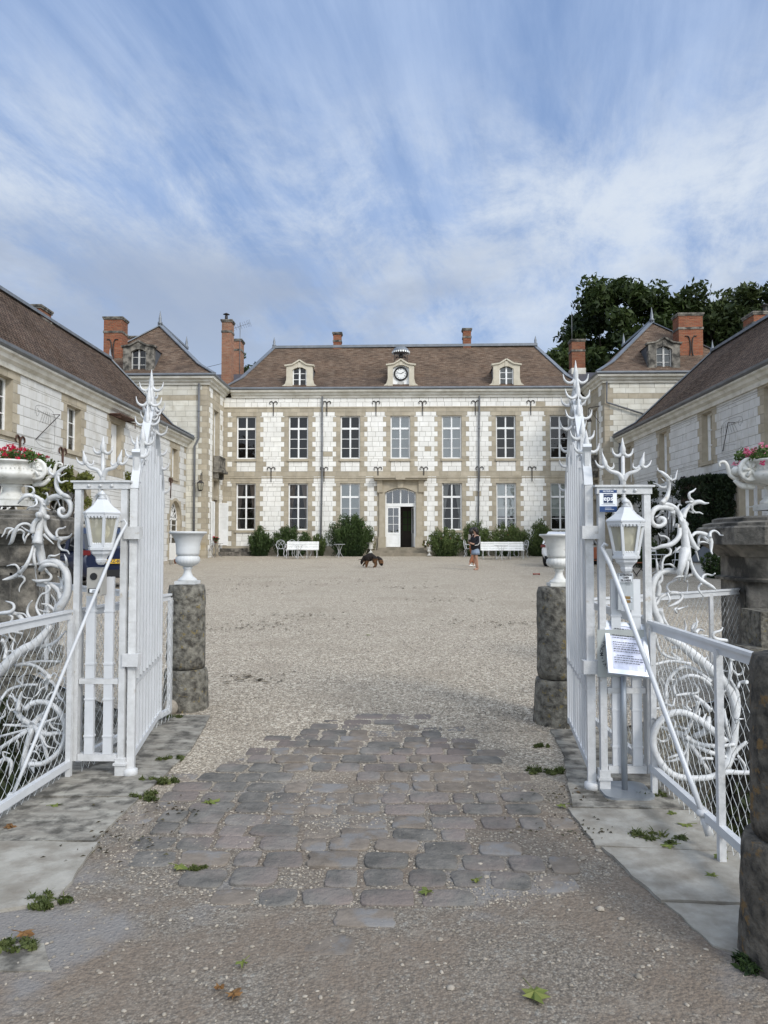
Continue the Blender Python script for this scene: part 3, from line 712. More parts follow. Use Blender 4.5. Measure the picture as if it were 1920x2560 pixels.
# string courses, plinth and cornice
q = MB()
q.box((XL, YF-.045, 5.24), (XR, YF+.05, 5.30)); q.box((XL, YF-.04, 9.26), (XR, YF+.05, 9.33)); q.box((XL, YF-.06, .8), (DOOR[0]-.75, YF+.05, 1.36)); q.box((DOOR[1]+.75, YF-.06, .8), (XR, YF+.05, 1.36))
q.build('string_course', 'tan', manor)
CORN = [(0, 9.85), (.10, 9.85), (.12, 9.95), (.22, 10.0), (.25, 10.10), (.38, 10.14), (.42, 10.24), (.0, 10.24)]
GUT = [(.0, 10.25), (.44, 10.25), (.50, 10.30), (.50, 10.37), (.46, 10.39), (.0, 10.39)]
def shiftp(pr, dz, k=1.): return [(o*k, z+dz) for o, z in pr]
q = MB(); q.sweep(shiftp(CORN, -.004), [(XL+.45, YF), (XR-.45, YF)]); q.build('cornice', 'cornice', manor)
q = MB(); q.sweep(shiftp(GUT, -.004), [(XL+.47, YF), (XR-.47, YF)]); q.build('gutter', 'zinc', manor)
# roof
q = MB(); e = [(-10.0, 41.55, 10.38), (10.45, 41.55, 10.38)]; kx = (-9.25, 9.75); kk = (42.75, 11.18); rg = (-8.0, 8.57, 46.5, 13.95)
q1 = [(e[0]), (e[1]), (kx[1], kk[0], kk[1]), (kx[0], kk[0], kk[1])]; uvquad(q, q1)
uvquad(q, [(kx[0], kk[0], kk[1]), (kx[1], kk[0], kk[1]), (rg[1], rg[2], rg[3]), (rg[0], rg[2], rg[3])], origin=q1[3])
YB = 51.4
for s_, xe, xk, xr in ((-1, -10.0, kx[0], rg[0]), (1, 10.45, kx[1], rg[1])):
    uvquad(q, [(xe, 41.55, 10.38), (xe, YB, 10.38), (xk, YB-1.2, kk[1]), (xk, kk[0], kk[1])]); uvquad(q, [(xk, kk[0], kk[1]), (xk, YB-1.2, kk[1]), (xr, rg[2], rg[3])])
uvquad(q, [(10.45, YB, 10.38), (-10.0, YB, 10.38), (rg[0], rg[2], rg[3]), (rg[1], rg[2], rg[3])])
roof = q.build('roof', 'roof_tiles', manor)
q = MB()
for a, b, c in (((-10.0, 41.5, 10.40), (kx[0], kk[0], kk[1]+.03), (rg[0], rg[2], rg[3]+.03)), ((10.45, 41.5, 10.40), (kx[1], kk[0], kk[1]+.03), (rg[1], rg[2], rg[3]+.03))):
    q.bar(a, b, .26, .05); q.bar(b, c, .26, .05)
q.bar((rg[0]-.1, rg[2], rg[3]+.02), (.0, rg[2], rg[3]+.06), .34, .16); q.bar((.0, rg[2], rg[3]+.06), (rg[1]+.1, rg[2], rg[3]+.10), .34, .16)
for x in (rg[0], rg[1]): q.lathe([(.10, 0), (.13, .1), (.07, .16), (.08, .3), (.0, .62)], 8, (x, rg[2], rg[3]+.08))
q.build('roof_flashing', 'zinc', roof)
def dormer(parent, cx, yf, z0, w, zt, ow, ozt, roofback, m='tan_pale', clock=False, winfill='dark', base=.25, fr='white_wood', slope=.9):
    """stone dormer with a pediment: piers, arched head, cheeks, little roof"""
    d = thing  # noqa
    q = MB(); a, b = cx-w/2, cx+w/2; oa, ob = cx-ow/2, cx+ow/2; zs = ozt-.16; sh = zt-.38
    q.box((a, yf, z0), (oa, yf+.3, zs)); q.box((ob, yf, z0), (b, yf+.3, zs))
    N = 8; arc = [(oa+(ob-oa)*i/N, zs+math.sin(math.pi*i/N)*(ozt-zs)) for i in range(N+1)]
    q.prism([(a, zs)]+arc+[(b, zs), (b, sh), (cx+w*.28, sh+.06), (cx, zt-.10), (cx-w*.28, sh+.06), (a, sh)], yf, yf+.3)
    if base:
        for s_, e in ((a, -1), (b, 1)):
            q.prism([(s_, z0), (s_+e*.22, z0), (s_+e*.22, z0+.10), (s_+e*.08, z0+.2), (s_, z0+.5)], yf+.02, yf+.28)
    q.box((cx-.09, yf-.03, ozt-.02), (cx+.09, yf-.001, zt-.16))
    for e in (-1, 1):
        q.bar((cx+e*(w/2+.10), yf+.10, sh+.04), (cx+e*w*.27, yf+.10, sh+.10), .36, .08); q.bar((cx+e*w*.27, yf+.10, sh+.10), (cx, yf+.10, zt-.03), .36, .08)
        q.box((cx+e*w/2-(.0 if e > 0 else .0), yf-.03, sh-.02), (cx+e*(w/2+.09), yf+.25, sh+.05)) if e > 0 else q.box((cx-w/2-.09, yf-.03, sh-.02), (cx-w/2, yf+.25, sh+.05))
    dm = q.build('dormer', m, parent)
    c = MB(); yb = yf+roofback
    for e, s_ in ((-1, a+.06), (1, b-.06)): c.poly([(s_, yf+.3, z0), (s_, yf+.3, sh), (s_, yb, sh), (s_, yf+.3+.2, z0)])
    for e in (-1, 1): c.poly([(cx+e*(w/2), yf+.3, sh), (cx, yf+.3, zt-.06), (cx, yb+.6, zt-.06), (cx+e*(w/2), yb, sh)])
    c.build('dormer_cheek', 'lead_dark', dm, fix=False)
    if not clock:
        pl = Plane((0, yf+.02, 0), (1, 0, 0), (0, -1, 0))
        wn = french_window(pl, cx, z0+.06, ow, ozt-z0-.02, dm, 'dark', transom=0, rows=3, dep=.14, framemat=fr, fr=.06)
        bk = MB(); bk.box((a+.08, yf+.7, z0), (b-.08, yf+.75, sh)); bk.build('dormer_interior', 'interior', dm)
        if winfill == 'sky': bk = MB(); bk.box((oa+.03, yf+.22, z0+.05), (ob-.03, yf+.23, ozt)); bk.build('blind', 'blind', dm)
    return dm
dormer(manor, -5.72, 41.68, 10.40, 1.50, 11.98, .80, 11.56, 1.6)
dormer(manor, 6.04, 41.68, 10.40, 1.50, 11.98, .80, 11.56, 1.6, winfill='sky')
dc = dormer(manor, .06, 41.68, 10.40, 1.50, 12.00, .92, 11.66, 1.6, clock=True)
q = MB(); q.box((-.42, 41.86, 10.42), (.54, 41.92, 11.66)); cp = q.build('clock_panel', 'white_wood', dc); q = MB(); q.prism([(.06+math.cos(2*math.pi*i/24)*.20, 10.66+math.sin(2*math.pi*i/24)*.095) for i in range(24)], 41.84, 41.858); q.build('oval_vent', 'grey_frame', cp)
cz = 11.18; q = MB(); q.lathe([(.30, .01), (.40, .01), (.40, .07), (.36, .09), (.315, .07), (.315, .012)], 40, (.06, 41.85, cz), M=Matrix.Rotation(R(90), 4, 'X')); clk = q.build('clock', 'black', manor)
q = MB(); q.poly([(.06+math.cos(2*math.pi*i/40)*.318, 41.82, cz+math.sin(2*math.pi*i/40)*.318) for i in range(40)]); q.build('clock_face', 'clock_white', clk, fix=False)
q = MB()
for ang, L_, w_ in ((60, .20, .028), (286, .25, .02)):
    a = R(90-ang); q.bar((.06, 41.795, cz), (.06+math.cos(a)*L_, 41.795, cz+math.sin(a)*L_), w_, .006, up=(0, 1, 0))
q.build('clock_hands', 'black', clk)
NUM = ['XII', 'I', 'II', 'III', 'IIII', 'V', 'VI', 'VII', 'VIII', 'IX', 'X', 'XI']
mts = []
for i, s_ in enumerate(NUM):
    a = R(90-30*i); M = facing(.06+math.cos(a)*.25, 41.815, cz+math.sin(a)*.25) @ Matrix.Rotation(R(-30*i), 4, 'Z')
    text_mesh(s_, .085, 'ink', clk, M, 'numeral', wide=.6, bold=.003)
# bell canopy above the clock
q = MB(); q.lathe([(.52, 0), (.50, .05), (.42, .17), (.30, .26), (.12, .31), (.0, .32)], 16, (.06, 42.6, 12.62)); bc = q.build('bell_canopy', 'zinc', manor)
q = MB()
for i in range(24):
    a = 2*math.pi*i/24; q.prism([(-.05, 0), (.05, 0), (.045, -.08), (0, -.11), (-.045, -.08)], -.006, .006, M=Matrix.Translation((.06+math.cos(a)*.52, 42.6+math.sin(a)*.52, 12.63)) @ Matrix.Rotation(a+R(90), 4, 'Z'))
q.build('canopy_fringe', 'white_wood', bc)
q = MB()
for a in (45, 135, 225, 315):
    x, y = .06+.52*math.cos(R(a)), 42.6+.52*math.sin(R(a))*.6; q.tube([(x, y, 11.5), (x, y, 12.64)], .018, 5)
for z in (12.15, 12.45): q.tube([(-.31, 42.3, z), (.43, 42.3, z)], .015, 5)
q.lathe([(.16, 0), (.13, .06), (.10, .18), (.05, .24), (.0, .25)], 12, (.06, 42.5, 12.28)); q.tube([(-.25, 42.4, 12.25), (-.1, 42.4, 12.3)], .05, 6); q.tube([(.22, 42.4, 12.3), (.37, 42.4, 12.25)], .05, 6)
q.build('bell_frame', 'iron_dark', bc)
chimney(manor, -3.97, 46.6, .50, .5, 13.3, 14.75, band=.35)
chimney(manor, 4.25, 46.6, .50, .5, 13.3, 14.95, band=.35)
chimney(manor, -10.12, 42.9, .56, .7, 10.3, 14.45, 'brick_pale', pot=-.1)
chimney(manor, -10.9+.35, 47.5, .62, .9, 10.5, 14.55, 'brick_pale')
chimney(manor, 11.05, 46, .82, .8, 11.9, 14.0, base=.45)
q = MB(); q.tube([(-10.3, 47.0, 11), (-10.3, 47.0, 15.75)], .022, 6); q.tube([(-10.75, 47, 15.35), (-9.65, 47, 15.72)], .012, 5)
for t in (0, .15, .3, .45, .6, .72, .84, .92, 1):
    x = -10.75+1.1*t; z = 15.35+.37*t; l = .10+.12*t; q.tube([(x-.02, 46.7, z+l*.6), (x+.02, 47.3, z-l*.6)], .008, 4)
q.build('aerial', 'pipe_grey', manor)
q = MB(); q.tube([(11.0-.25, 46, 13.9), (11.0-.25, 46, 16.0)], .02, 5); q.build('lightning_rod', 'pipe_grey', manor)
# low slate link roofs behind the inner corners
q = MB(); uvquad(q, [(-14, 43.2, 11.0), (-8.6, 43.2, 11.0), (-8.6, 46, 12.15), (-14, 46, 12.15)]); q.poly([(-8.6, 43.2, 11.0), (-8.6, 49, 11), (-8.6, 46, 12.15)]); q.build('link_roof', 'slate', manor); q = MB()
uvquad(q, [(9.6, 43.2, 11.0), (14, 43.2, 11.0), (14, 46, 12.15), (9.6, 46, 12.15)]); q.build('link_roof', 'slate', manor)
# drainpipes and wall ties
downpipe(manor, [(-4.43, YF-.12, 9.9), (-4.43, YF-.12, 5.2), (-4.50, YF-.12, .9)]); downpipe(manor, [(4.52, YF-.12, 9.9), (4.47, YF-.12, 6.2), (4.40, YF-.12, .9)])
for x in (-7.24, -4.17, -1.36, 1.30, 4.30, 7.44): anchor(manor, FR, x, 9.62, .82, 1.1)
for x in (-7.35, -4.32, -1.25, 1.36, 4.52, 7.48): anchor(manor, FR, x, 5.84, .82, 1.1)
# doorway: pilasters, entablature, consoles, leaves
q = MB(); y0 = YF-.16
for a, b in ((DOOR[0]-.34, DOOR[0]-.02), (DOOR[1]+.02, DOOR[1]+.34)): q.box((a, y0+.04, .86), (b, YF-.013, 4.72)); q.box((a-.06, y0, .86), (b+.06, y0+.039, 1.9))
N = 10; arc = [(DOOR[0]+(DOOR[1]-DOOR[0])*i/N, 4.42+math.sin(math.pi*i/N)*.26) for i in range(N+1)]
q.prism([(DOOR[0]-.46, 4.42)]+arc+[(DOOR[1]+.46, 4.42), (DOOR[1]+.46, 5.10), (DOOR[0]-.46, 5.10)], y0+.03, YF+.24)
q.box((-.16+.03, y0-.08, 4.66), (.16+.03, y0+.028, 5.28))
for x in (DOOR[0]-.30, DOOR[1]+.30): q.prism([(y0+.03, 4.35), (y0-.04, 4.42), (y0-.10, 4.9), (y0-.22, 5.08), (y0+.03, 5.08)], x-.15, x+.15, 'x')
q.box((DOOR[0]-.60, y0-.30, 5.102), (DOOR[1]+.60, YF-.05, 5.20)); q.box((DOOR[0]-.66, y0-.38, 5.202), (DOOR[1]+.66, YF-.05, 5.33)); q.box((-.24, y0-.42, 5.10), (.30, y0-.382, 5.36))
q.build('door_surround', 'tan', manor)
q = MB(); D0, D1 = DOOR; yd = YF+.13
q.box((D0, yd, 1.30), (D0+.07, yd+.08, 4.5)); q.box((D1-.07, yd, 1.30), (D1, yd+.08, 4.5)); q.box((D0+.07, yd-.02, 3.62), (D1-.07, yd+.09, 3.80))
q.box((-.0, yd, 3.80), (.07, yd+.07, 4.62))
for x in (-.42, .48): q.box((x-.016, yd+.01, 3.8), (x+.016, yd+.05, 4.6))
q.prism([(D0+.07, 4.40)]+[(a, z-.02) for a, z in arc[1:-1]]+[(D1-.07, 4.40)]+[(a, z-.10) for a, z in arc[1:-1]][::-1], yd+.002, yd+.06)
df = q.build('door_frame', 'white_wood', manor)
g = MB(); g.poly([(D0+.05, yd+.04, 3.8), (D1-.05, yd+.04, 3.8), (D1-.05, yd+.04, 4.6), (D0+.05, yd+.04, 4.6)]); g.build('pane', 'glass_bright', df, fix=False)
q = MB(); a, b = D0+.07, .02; za, zb = 1.32, 3.61
for x0, x1 in ((a, a+.09), (b-.10, b)): q.box((x0, yd-.01, za), (x1, yd+.04, zb))
for z0_, z1_ in ((za, za+.12), (2.02, 2.14), (zb-.08, zb)): q.box((a+.09, yd-.009, z0_), (b-.10, yd+.039, z1_))
q.box((a+.09, yd+.012, za+.12), (b-.10, yd+.02, 2.02)); q.box((a+.15, yd+.002, za+.2), (b-.16, yd+.011, 1.94))
m_ = (a+b)/2; q.box((m_-.014, yd, 2.14), (m_+.014, yd+.03, zb-.08))
for z in (2.61, 3.07): q.box((a+.09, yd+.001, z-.014), (b-.10, yd+.029, z+.014))
dl = q.build('door', 'white_wood', manor); dl['label'] = 'closed white half of the double door with six panes'
g = MB(); g.poly([(a+.05, yd+.02, 2.1), (b-.05, yd+.02, 2.1), (b-.05, yd+.02, 3.55), (a+.05, yd+.02, 3.55)]); g.build('pane', 'glass_bright', dl, fix=False)
q = MB(); q.bar((D1-.09, yd+.05, 1.32), (D1-.09, yd+.05, 3.6), .05, .05)
M = Matrix.Translation((D1-.08, yd+.08, 0)) @ Matrix.Rotation(R(100), 4, 'Z')
for a_, b_ in (((0, -.02, 1.32), (.10, .02, 3.6)), ((.70, -.02, 1.32), (.80, .02, 3.6)), ((.10, -.02, 1.32), (.70, .02, 2.1)), ((.10, -.02, 3.5), (.70, .02, 3.6))): q.box(a_, b_, M=M)
do = q.build('door', 'white_wood', manor); do['label'] = 'open half of the double door folded back into the dark hall'
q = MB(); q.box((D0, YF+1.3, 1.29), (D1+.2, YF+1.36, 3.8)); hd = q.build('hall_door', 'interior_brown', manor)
q = MB()
for i in range(2):
    for j in range(3): q.box((.18+i*.3, YF+1.27, 2.25+j*.4), (.42+i*.3, YF+1.298, 2.6+j*.4))
q.build('pane', 'oleander_dark', hd)
q = MB()
for k, (w_, d_, z_) in enumerate(((1.30, .55, 1.28), (1.62, .95, 1.14), (2.05, 1.35, .99))): q.box((-w_+.03, YF-d_, .80), (w_+.03, YF-.06 if k == 0 else YF-(0.55, .95)[k-1]-.0005, z_))
q.build('door_steps', 'step_stone', manor)
q = MB(); q.box((XL+.01, 41.0, .8), (XL+1.75, 41.9, 1.05)); q.box((XL+.01, 41.2, 1.05), (XL+1.45, 41.9, 1.24)); q.build('side_steps', 'old_stone', manor)

# ================================================================= CORNER PAVILIONS
def pavilion(name, label, xin, xout, side, cheight, seed, dorm_x, chim_x, chim_w):
    lo, hi = min(xin, xout), max(xin, xout); t = thing(name, label, 'pavilion', ((lo+hi)/2, 38.4, .75))
    fp = Plane((0, 38.4, 0), (1, 0, 0), (0, -1, 0))
    def tz(k, z):
        r_ = []
        if 9.06 < z < 9.34: return [(-99, 99)]
        if z < 1.3: return [(-99, 99)]
        w = .46 if k % 2 else .28
        r_.append((xin-w, xin+w)); return r_
    w1 = masonry(fp, lo, hi, .6, 9.88, [], tz, 'wall', t, seed=seed, mats=('mortar', 'cream_block', 'tan'), wl=(.45, .85))
    sp = Plane((xin, 0, 0), (0, 1, 0), (side, 0, 0))
    so = [(39.75, 40.75, 6.3, 8.8), (39.75, 40.75, .95, 3.9), (39.75, 40.75, 4.15, 4.95)]
    def tz2(k, z):
        if 9.06 < z < 9.34 or 5.24 < z < 5.52: return [(-99, 99)]
        w = .55 if k % 2 else .3
        return [(0, 38.4+w), (39.75-.22-w*.2, 40.97+w*.2), (42-w*.5, 50)]
    masonry(sp, 38.4, 42.0, .6, 9.88, so, tz2, 'wall', t, seed=seed+1, depth=.3)
    for o in so[:1]: french_window(sp, 40.25, o[2], 1.0, o[3]-o[2], t, 'dark', dep=.22)
    q = MB()
    c_ = Vector((xin, 40.25, 0))
    def bx(u0, u1, z0, z1, d0, d1): 
        a = sp.p(u0, z0, d0); b = sp.p(u1, z1, d1); q.box([min(i, j) for i, j in zip(a, b)], [max(i, j) for i, j in zip(a, b)])
    bx(39.5, 41.0, 5.36, 5.50, .02, .50); bx(39.58, 40.92, 5.5, 5.62, .02, .42)
    for u in (39.62, 40.86): bx(u-.06, u+.06, 5.62, 6.25, .06, .38)
    bx(39.68, 40.80, 5.66, 5.72, .30, .38); bx(39.68, 40.80, 6.17, 6.25, .28, .38); bx(39.68, 40.80, 5.72, 6.17, .32, .34)
    for u in (39.7, 40.8): bx(u-.08, u+.08, 5.05, 5.36, .02, .30)
    q.build('balcony', 'old_stone', t)
    q = MB(); bx(39.75, 40.75, .95, 4.95, -.32, -.30); q.build('door', 'interior_brown', t)
    q = MB(); q.sweep(CORN, [(xin, 41.999), (xin, 38.4), (xout, 38.4)] if side < 0 else [(xout, 38.4), (xin, 38.4), (xin, 41.999)]); q.build('cornice', 'cornice', t)
    q = MB(); q.sweep(GUT, [(xin, 41.999), (xin, 38.4), (xout, 38.4)] if side < 0 else [(xout, 38.4), (xin, 38.4), (xin, 41.999)]); q.build('gutter', 'zinc', t)
    # hipped roof with flared eaves
    ax = xin-side*3.75; ao = xout+side*(-.0); e0, e1 = lo-.42, hi+.42; y0, y1 = 38.0, 51.3; ap = (ax, 42.0, 14.1); bp = (ax, 47.3, 14.1); q = MB()
    f = .25; fz = 10.38+3.72*.19
    def lp(p, t_): return (p[0]+(ax-p[0])*t_, p[1]+((42. if p[1] < 45 else 47.3)-p[1])*t_, fz)
    c = [(e0, y0, 10.38), (e1, y0, 10.38), (e1, y1, 10.38), (e0, y1, 10.38)]; kq = [lp(p, f) for p in c]
    for i in range(4):
        j = (i+1) % 4; uvquad(q, [c[i], c[j], kq[j], kq[i]])
        top = [ap] if i == 0 else [bp] if i == 2 else ([bp, ap] if i == 1 else [ap, bp])
        if i == 1: top = [bp, ap]
        if i == 3: top = [ap, bp]
        uvquad(q, [kq[i], kq[j]]+top, origin=kq[i])
    rf = q.build('roof', 'roof_tiles', t)
    q = MB()
    for p_, k_, a_ in ((c[0], kq[0], ap), (c[1], kq[1], ap)):
        q.bar((p_[0], p_[1], p_[2]+.03), (k_[0], k_[1], k_[2]+.04), .26, .05); q.bar((k_[0], k_[1], k_[2]+.04), (a_[0], a_[1], a_[2]+.03), .26, .05)
    q.bar((ap[0], ap[1], ap[2]+.04), (bp[0], bp[1], bp[2]+.04), .28, .12)
    for p_ in (ap, bp): q.lathe([(.12, 0), (.15, .1), (.08, .2), (.09, .35), (.0, .85)], 8, (p_[0], p_[1], p_[2]+.05))
    q.build('roof_flashing', 'zinc', rf)
    dormer(t, dorm_x, 38.35, 10.42, 1.62, 12.25, .80, 11.78, 1.9, 'old_stone', fr='grey_frame', base=0, winfill='sky' if side < 0 else 'dark')
    chimney(t, chim_x, 39.9, chim_w, .85, 10.5, 13.7, iron=True, base=.25, band=.62)
    return t, fp, sp
pvL, fpL, spL = pavilion('corner_pavilion', 'left corner pavilion of cream stone with steep hipped roof and tall brick chimney', XL, -17.6, 1, 10, 11, -13.78, -15.6, 1.0)
chimney(pvL, -15.7, 43.5, .9, 1.2, 11, 13.6, 'brick_pale')
pvR, fpR, spR = pavilion('corner_pavilion', 'right corner pavilion with slanting drainpipe and broad orange brick chimney under the trees', XR, 18.6, -1, 10, 21, 13.72, 15.55, 1.28)
downpipe(pvL, [(-10.52, 38.26, 9.9), (-10.52, 38.26, 7.0), (-10.72, 38.26, 6.6), (-10.72, 38.26, .8)], .06)
downpipe(pvR, [(10.72, 38.26, 9.9), (10.70, 38.26, 8.82), (12.75, 38.26, 8.15)], .05)
# louvred shutters beside the ground floor door of the left pavilion
def shutter(parent, M, w=.52, h=2.35):
    q = MB(); q.box((0, -.02, 0), (.06, .02, h), M=M); q.box((w-.06, -.02, 0), (w, .02, h), M=M)
    for a, b in ((0, .85), (1.55, 1.63), (h-.07, h)): q.box((.06, -.018, a), (w-.06, .018, b), M=M)
    for i in range(22):
        z = .88+i*.0655
        if abs(z-1.59) < .06: continue
        q.box((.06, -.015, z), (w-.06, .012, z+.028), M=M)
    q.box((.06, .005, .85), (w-.06, .014, h-.07), M=M)
    return q.build('shutter', 'white_wood', parent)
shutter(pvL, Matrix.Translation((-10.08, 40.95, 1.42)) @ Matrix.Rotation(R(4), 4, 'Z')); shutter(pvL, Matrix.Translation((-10.03, 39.15, 1.42)) @ Matrix.Rotation(R(86), 4, 'Z'))

# ================================================================= SIDE WINGS
def arch_opening(parent, pl, u0, u1, z0, zs, zt, fill='door', m='tan'):
    """round-headed doorway: stone spandrels, fanlight with radiating bars, door leaves"""
    q = MB(); N = 14; cx = (u0+u1)/2; rr = (u1-u0)/2
    def A(i, k=1.): a = math.pi*(1-i/N); return (cx+math.cos(a)*rr*k, zs+math.sin(a)*(zt-zs)*k)
    for i in range(N):
        (a, b), (c, d) = A(i), A(i+1)
        q.poly([pl.p(a, b, .018), pl.p(c, d, .018), pl.p(c, zt+.01, .018), pl.p(a, zt+.01, .018)]); q.poly([pl.p(a, b, .018), pl.p(a, b, -.28), pl.p(c, d, -.28), pl.p(c, d, .018)])
        (e, f), (g, h) = A(i, 1.16), A(i+1, 1.16)
        q.poly([pl.p(a, b, .03), pl.p(c, d, .03), pl.p(g, h, .03), pl.p(e, f, .03)])
    q.build('door_arch', m, parent, fix=False)
    q = MB(); D = -.2
    def seg(p0, p1, w): q.bar(pl.p(p0[0], p0[1], D), pl.p(p1[0], p1[1], D), w, .04, up=tuple(pl.n))
    for i in range(N): seg(A(i, .96), A(i+1, .96), .07)
    seg((u0, zs), (u1, zs), .10)
    for i in range(1, 7): a = math.pi*i/7; seg((cx+math.cos(a)*.15, zs+math.sin(a)*.15), (cx+math.cos(a)*rr*.94, zs+math.sin(a)*(zt-zs)*.94), .03)
    for i in range(N): seg(A(i, .55), A(i+1, .55), .03)
    seg((u0+.04, z0), (u0+.04, zs), .08); seg((u1-.04, z0), (u1-.04, zs), .08); seg((cx, z0), (cx, zs), .10)
    if fill == 'door':
        for s_, e in ((u0+.08, cx-.05), (cx+.05, u1-.08)):
            seg((s_, z0+.45), (e, z0+.45), .9)
            for k in (1, 2, 3): zz = z0+.9+(zs-z0-.9)*k/4; seg((s_, zz), (e, zz), .03)
    else:
        n = 9
        for i in range(n): x = u0+.08+(u1-u0-.16)*(i+.5)/n; seg((x, z0), (x, zs), (u1-u0)/n*.94)
    fr = q.build('arch_door', 'white_wood' if fill == 'door' else 'blind_light', parent)
    g = MB(); g.poly([pl.p(u0, z0+.1, D-.01), pl.p(u1, z0+.1, D-.01), pl.p(u1, zt, D-.01), pl.p(u0, zt, D-.01)]); g.build('pane', 'glass', fr, fix=False)
def wing(name, label, X, side, y0, y1, wins, arches, hatch, ridx, ridz, seed, ze=6.95, roofm='roof_tiles_near', tzx=()):
    t = thing(name, label, 'side wing', (X, (y0+y1)/2, .3)); pl = Plane((X, 0, 0), (0, 1, 0), (side, 0, 0))
    op = [(a, b, c, d) for a, b, c, d in wins]+[(a, b, c, e) for a, b, c, d, e, f in arches]+([hatch] if hatch else [])
    def tz(k, z):
        r_ = []
        for a, b, c, d in wins+([hatch] if hatch else []):
            if c-.25 < z < d+.35: w = .42 if k % 2 else .27; r_.append((a-w, b+w))
        for a, b, c, d, e, f in arches:
            if z < d+.1: w = .4 if k % 2 else .25; r_.append((a-w, b+w))
        if z > ze-.75: pass
        r_.append((y1-.35, 99)) if k % 2 else None
        return r_
    masonry(pl, y0, y1, .0, ze-.42, op, tz, 'wall', t, h=.30, seed=seed, mats=('mortar', 'whitewash', 'tan'), wl=(.35, .62), joint=.017, depth=.30)
    for a, b, c, d in wins:
        french_window(pl, (a+b)/2, c, b-a, d-c, t, 'low', transom=0, rows=3, dep=.24, framemat='white_wood', fr=.06)
        s_ = MB(); p0, p1 = pl.p(a-.08, c-.14, -.1), pl.p(b+.08, c-.004, .07); s_.box([min(i, j) for i, j in zip(p0, p1)], [max(i, j) for i, j in zip(p0, p1)]); s_.build('window_sill', 'tan', t)
    for a, b, c, d, e, f in arches: arch_opening(t, pl, a, b, c, d, e, f)
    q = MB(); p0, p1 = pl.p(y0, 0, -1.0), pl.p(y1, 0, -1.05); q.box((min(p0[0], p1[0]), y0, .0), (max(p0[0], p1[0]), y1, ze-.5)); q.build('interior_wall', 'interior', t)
    cor = [(0, ze-.42), (.08, ze-.42), (.10, ze-.28), (.22, ze-.20), (.26, ze-.10), (.36, ze-.06), (.36, ze), (0, ze)]
    gut = [(.02, ze+.005), (.38, ze+.005), (.46, ze+.05), (.47, ze+.13), (.43, ze+.15), (.02, ze+.15)]
    path = [(X, y0), (X, y1)] if side > 0 else [(X, y1), (X, y0)]
    q = MB(); q.sweep(cor, path); q.build('cornice', 'cornice', t); q = MB(); q.sweep(gut, path); q.build('gutter', 'pipe_grey' if side < 0 else 'zinc', t)
    # roof: small flare above the gutter, then steep to the ridge; hipped at the far end
    xe = X+side*.40; xk = X-side*.45; zk = ze+.62; ye = y1-.05; yk = ye-.8; yr = 35.5; q = MB()
    rng = random.Random(seed+5); n = 14
    for i in range(n):      # gently sagging old roof
        ya, yb = y0+(yk-y0)*i/n, y0+(yk-y0)*(i+1)/n
        uvquad(q, [(xe, y0+(ye-y0)*i/n, ze+.14), (xe, y0+(ye-y0)*(i+1)/n, ze+.14), (xk, yb, zk), (xk, ya, zk)])
        def rp(y): return (ridx, y0+(yr-y0)*(y-y0)/(yk-y0), ridz)
        uvquad(q, [(xk, ya, zk), (xk, yb, zk), rp(yb), rp(ya)])
    uvquad(q, [(xe, ye, ze+.14), (2*ridx-xe, ye, ze+.14), (2*ridx-xk, yk, zk), (xk, yk, zk)]); uvquad(q, [(xk, yk, zk), (2*ridx-xk, yk, zk), (ridx, yr, ridz)])
    uvquad(q, [(2*ridx-xe, y0, ze+.14), (2*ridx-xe, ye, ze+.14), (ridx, yr, ridz), (ridx, y0, ridz)])
    rf = q.build('roof', roofm, t)
    q = MB(); q.bar((xe, ye, ze+.17), (xk, yk, zk+.03), .24, .05); q.bar((xk, yk, zk+.03), (ridx, yr, ridz+.04), .24, .06); q.bar((ridx, yr, ridz+.05), (ridx, y0, ridz+.05), .26, .12)
    q.lathe([(.1, 0), (.12, .1), (.06, .2), (.0, .55)], 8, (ridx, yr, ridz+.05)); q.build('roof_flashing', 'zinc', rf)
    return t, pl
wL, plL = wing('side_wing', 'left whitewashed wing with sundial lines, iron canopied hatch and long tiled roof', -11.2, 1, 9, 38.35,
    [(14.6, 15.7, 4.75, 6.3), (19.9, 21.0, 4.75, 6.3), (24.5, 25.6, 4.72, 6.24), (36.0, 36.9, 4.78, 6.26)],
    [(19.6, 21.8, .3, 2.3, 3.4, 'door'), (23.3, 26.5, .35, 2.3, 3.85, 'garage'), (35.7, 37.5, .65, 2.75, 3.65, 'door')], (28.3, 29.35, 4.5, 6.3), -14.15, 10.5, 31)
wR, plR = wing('side_wing', 'right grey white wing with clipped hedge before it and dark tiled roof', 11.45, -1, 9, 38.35,
    [(16.4, 17.4, 4.6, 6.45), (22.25, 23.35, 4.55, 6.45), (27.25, 28.15, 4.6, 6.42), (31.85, 32.75, 4.55, 6.36), (36.7, 37.55, 4.55, 6.36), (23.9, 25.2, 1.15, 3.6)],
    [], None, 15.0, 10.7, 41)
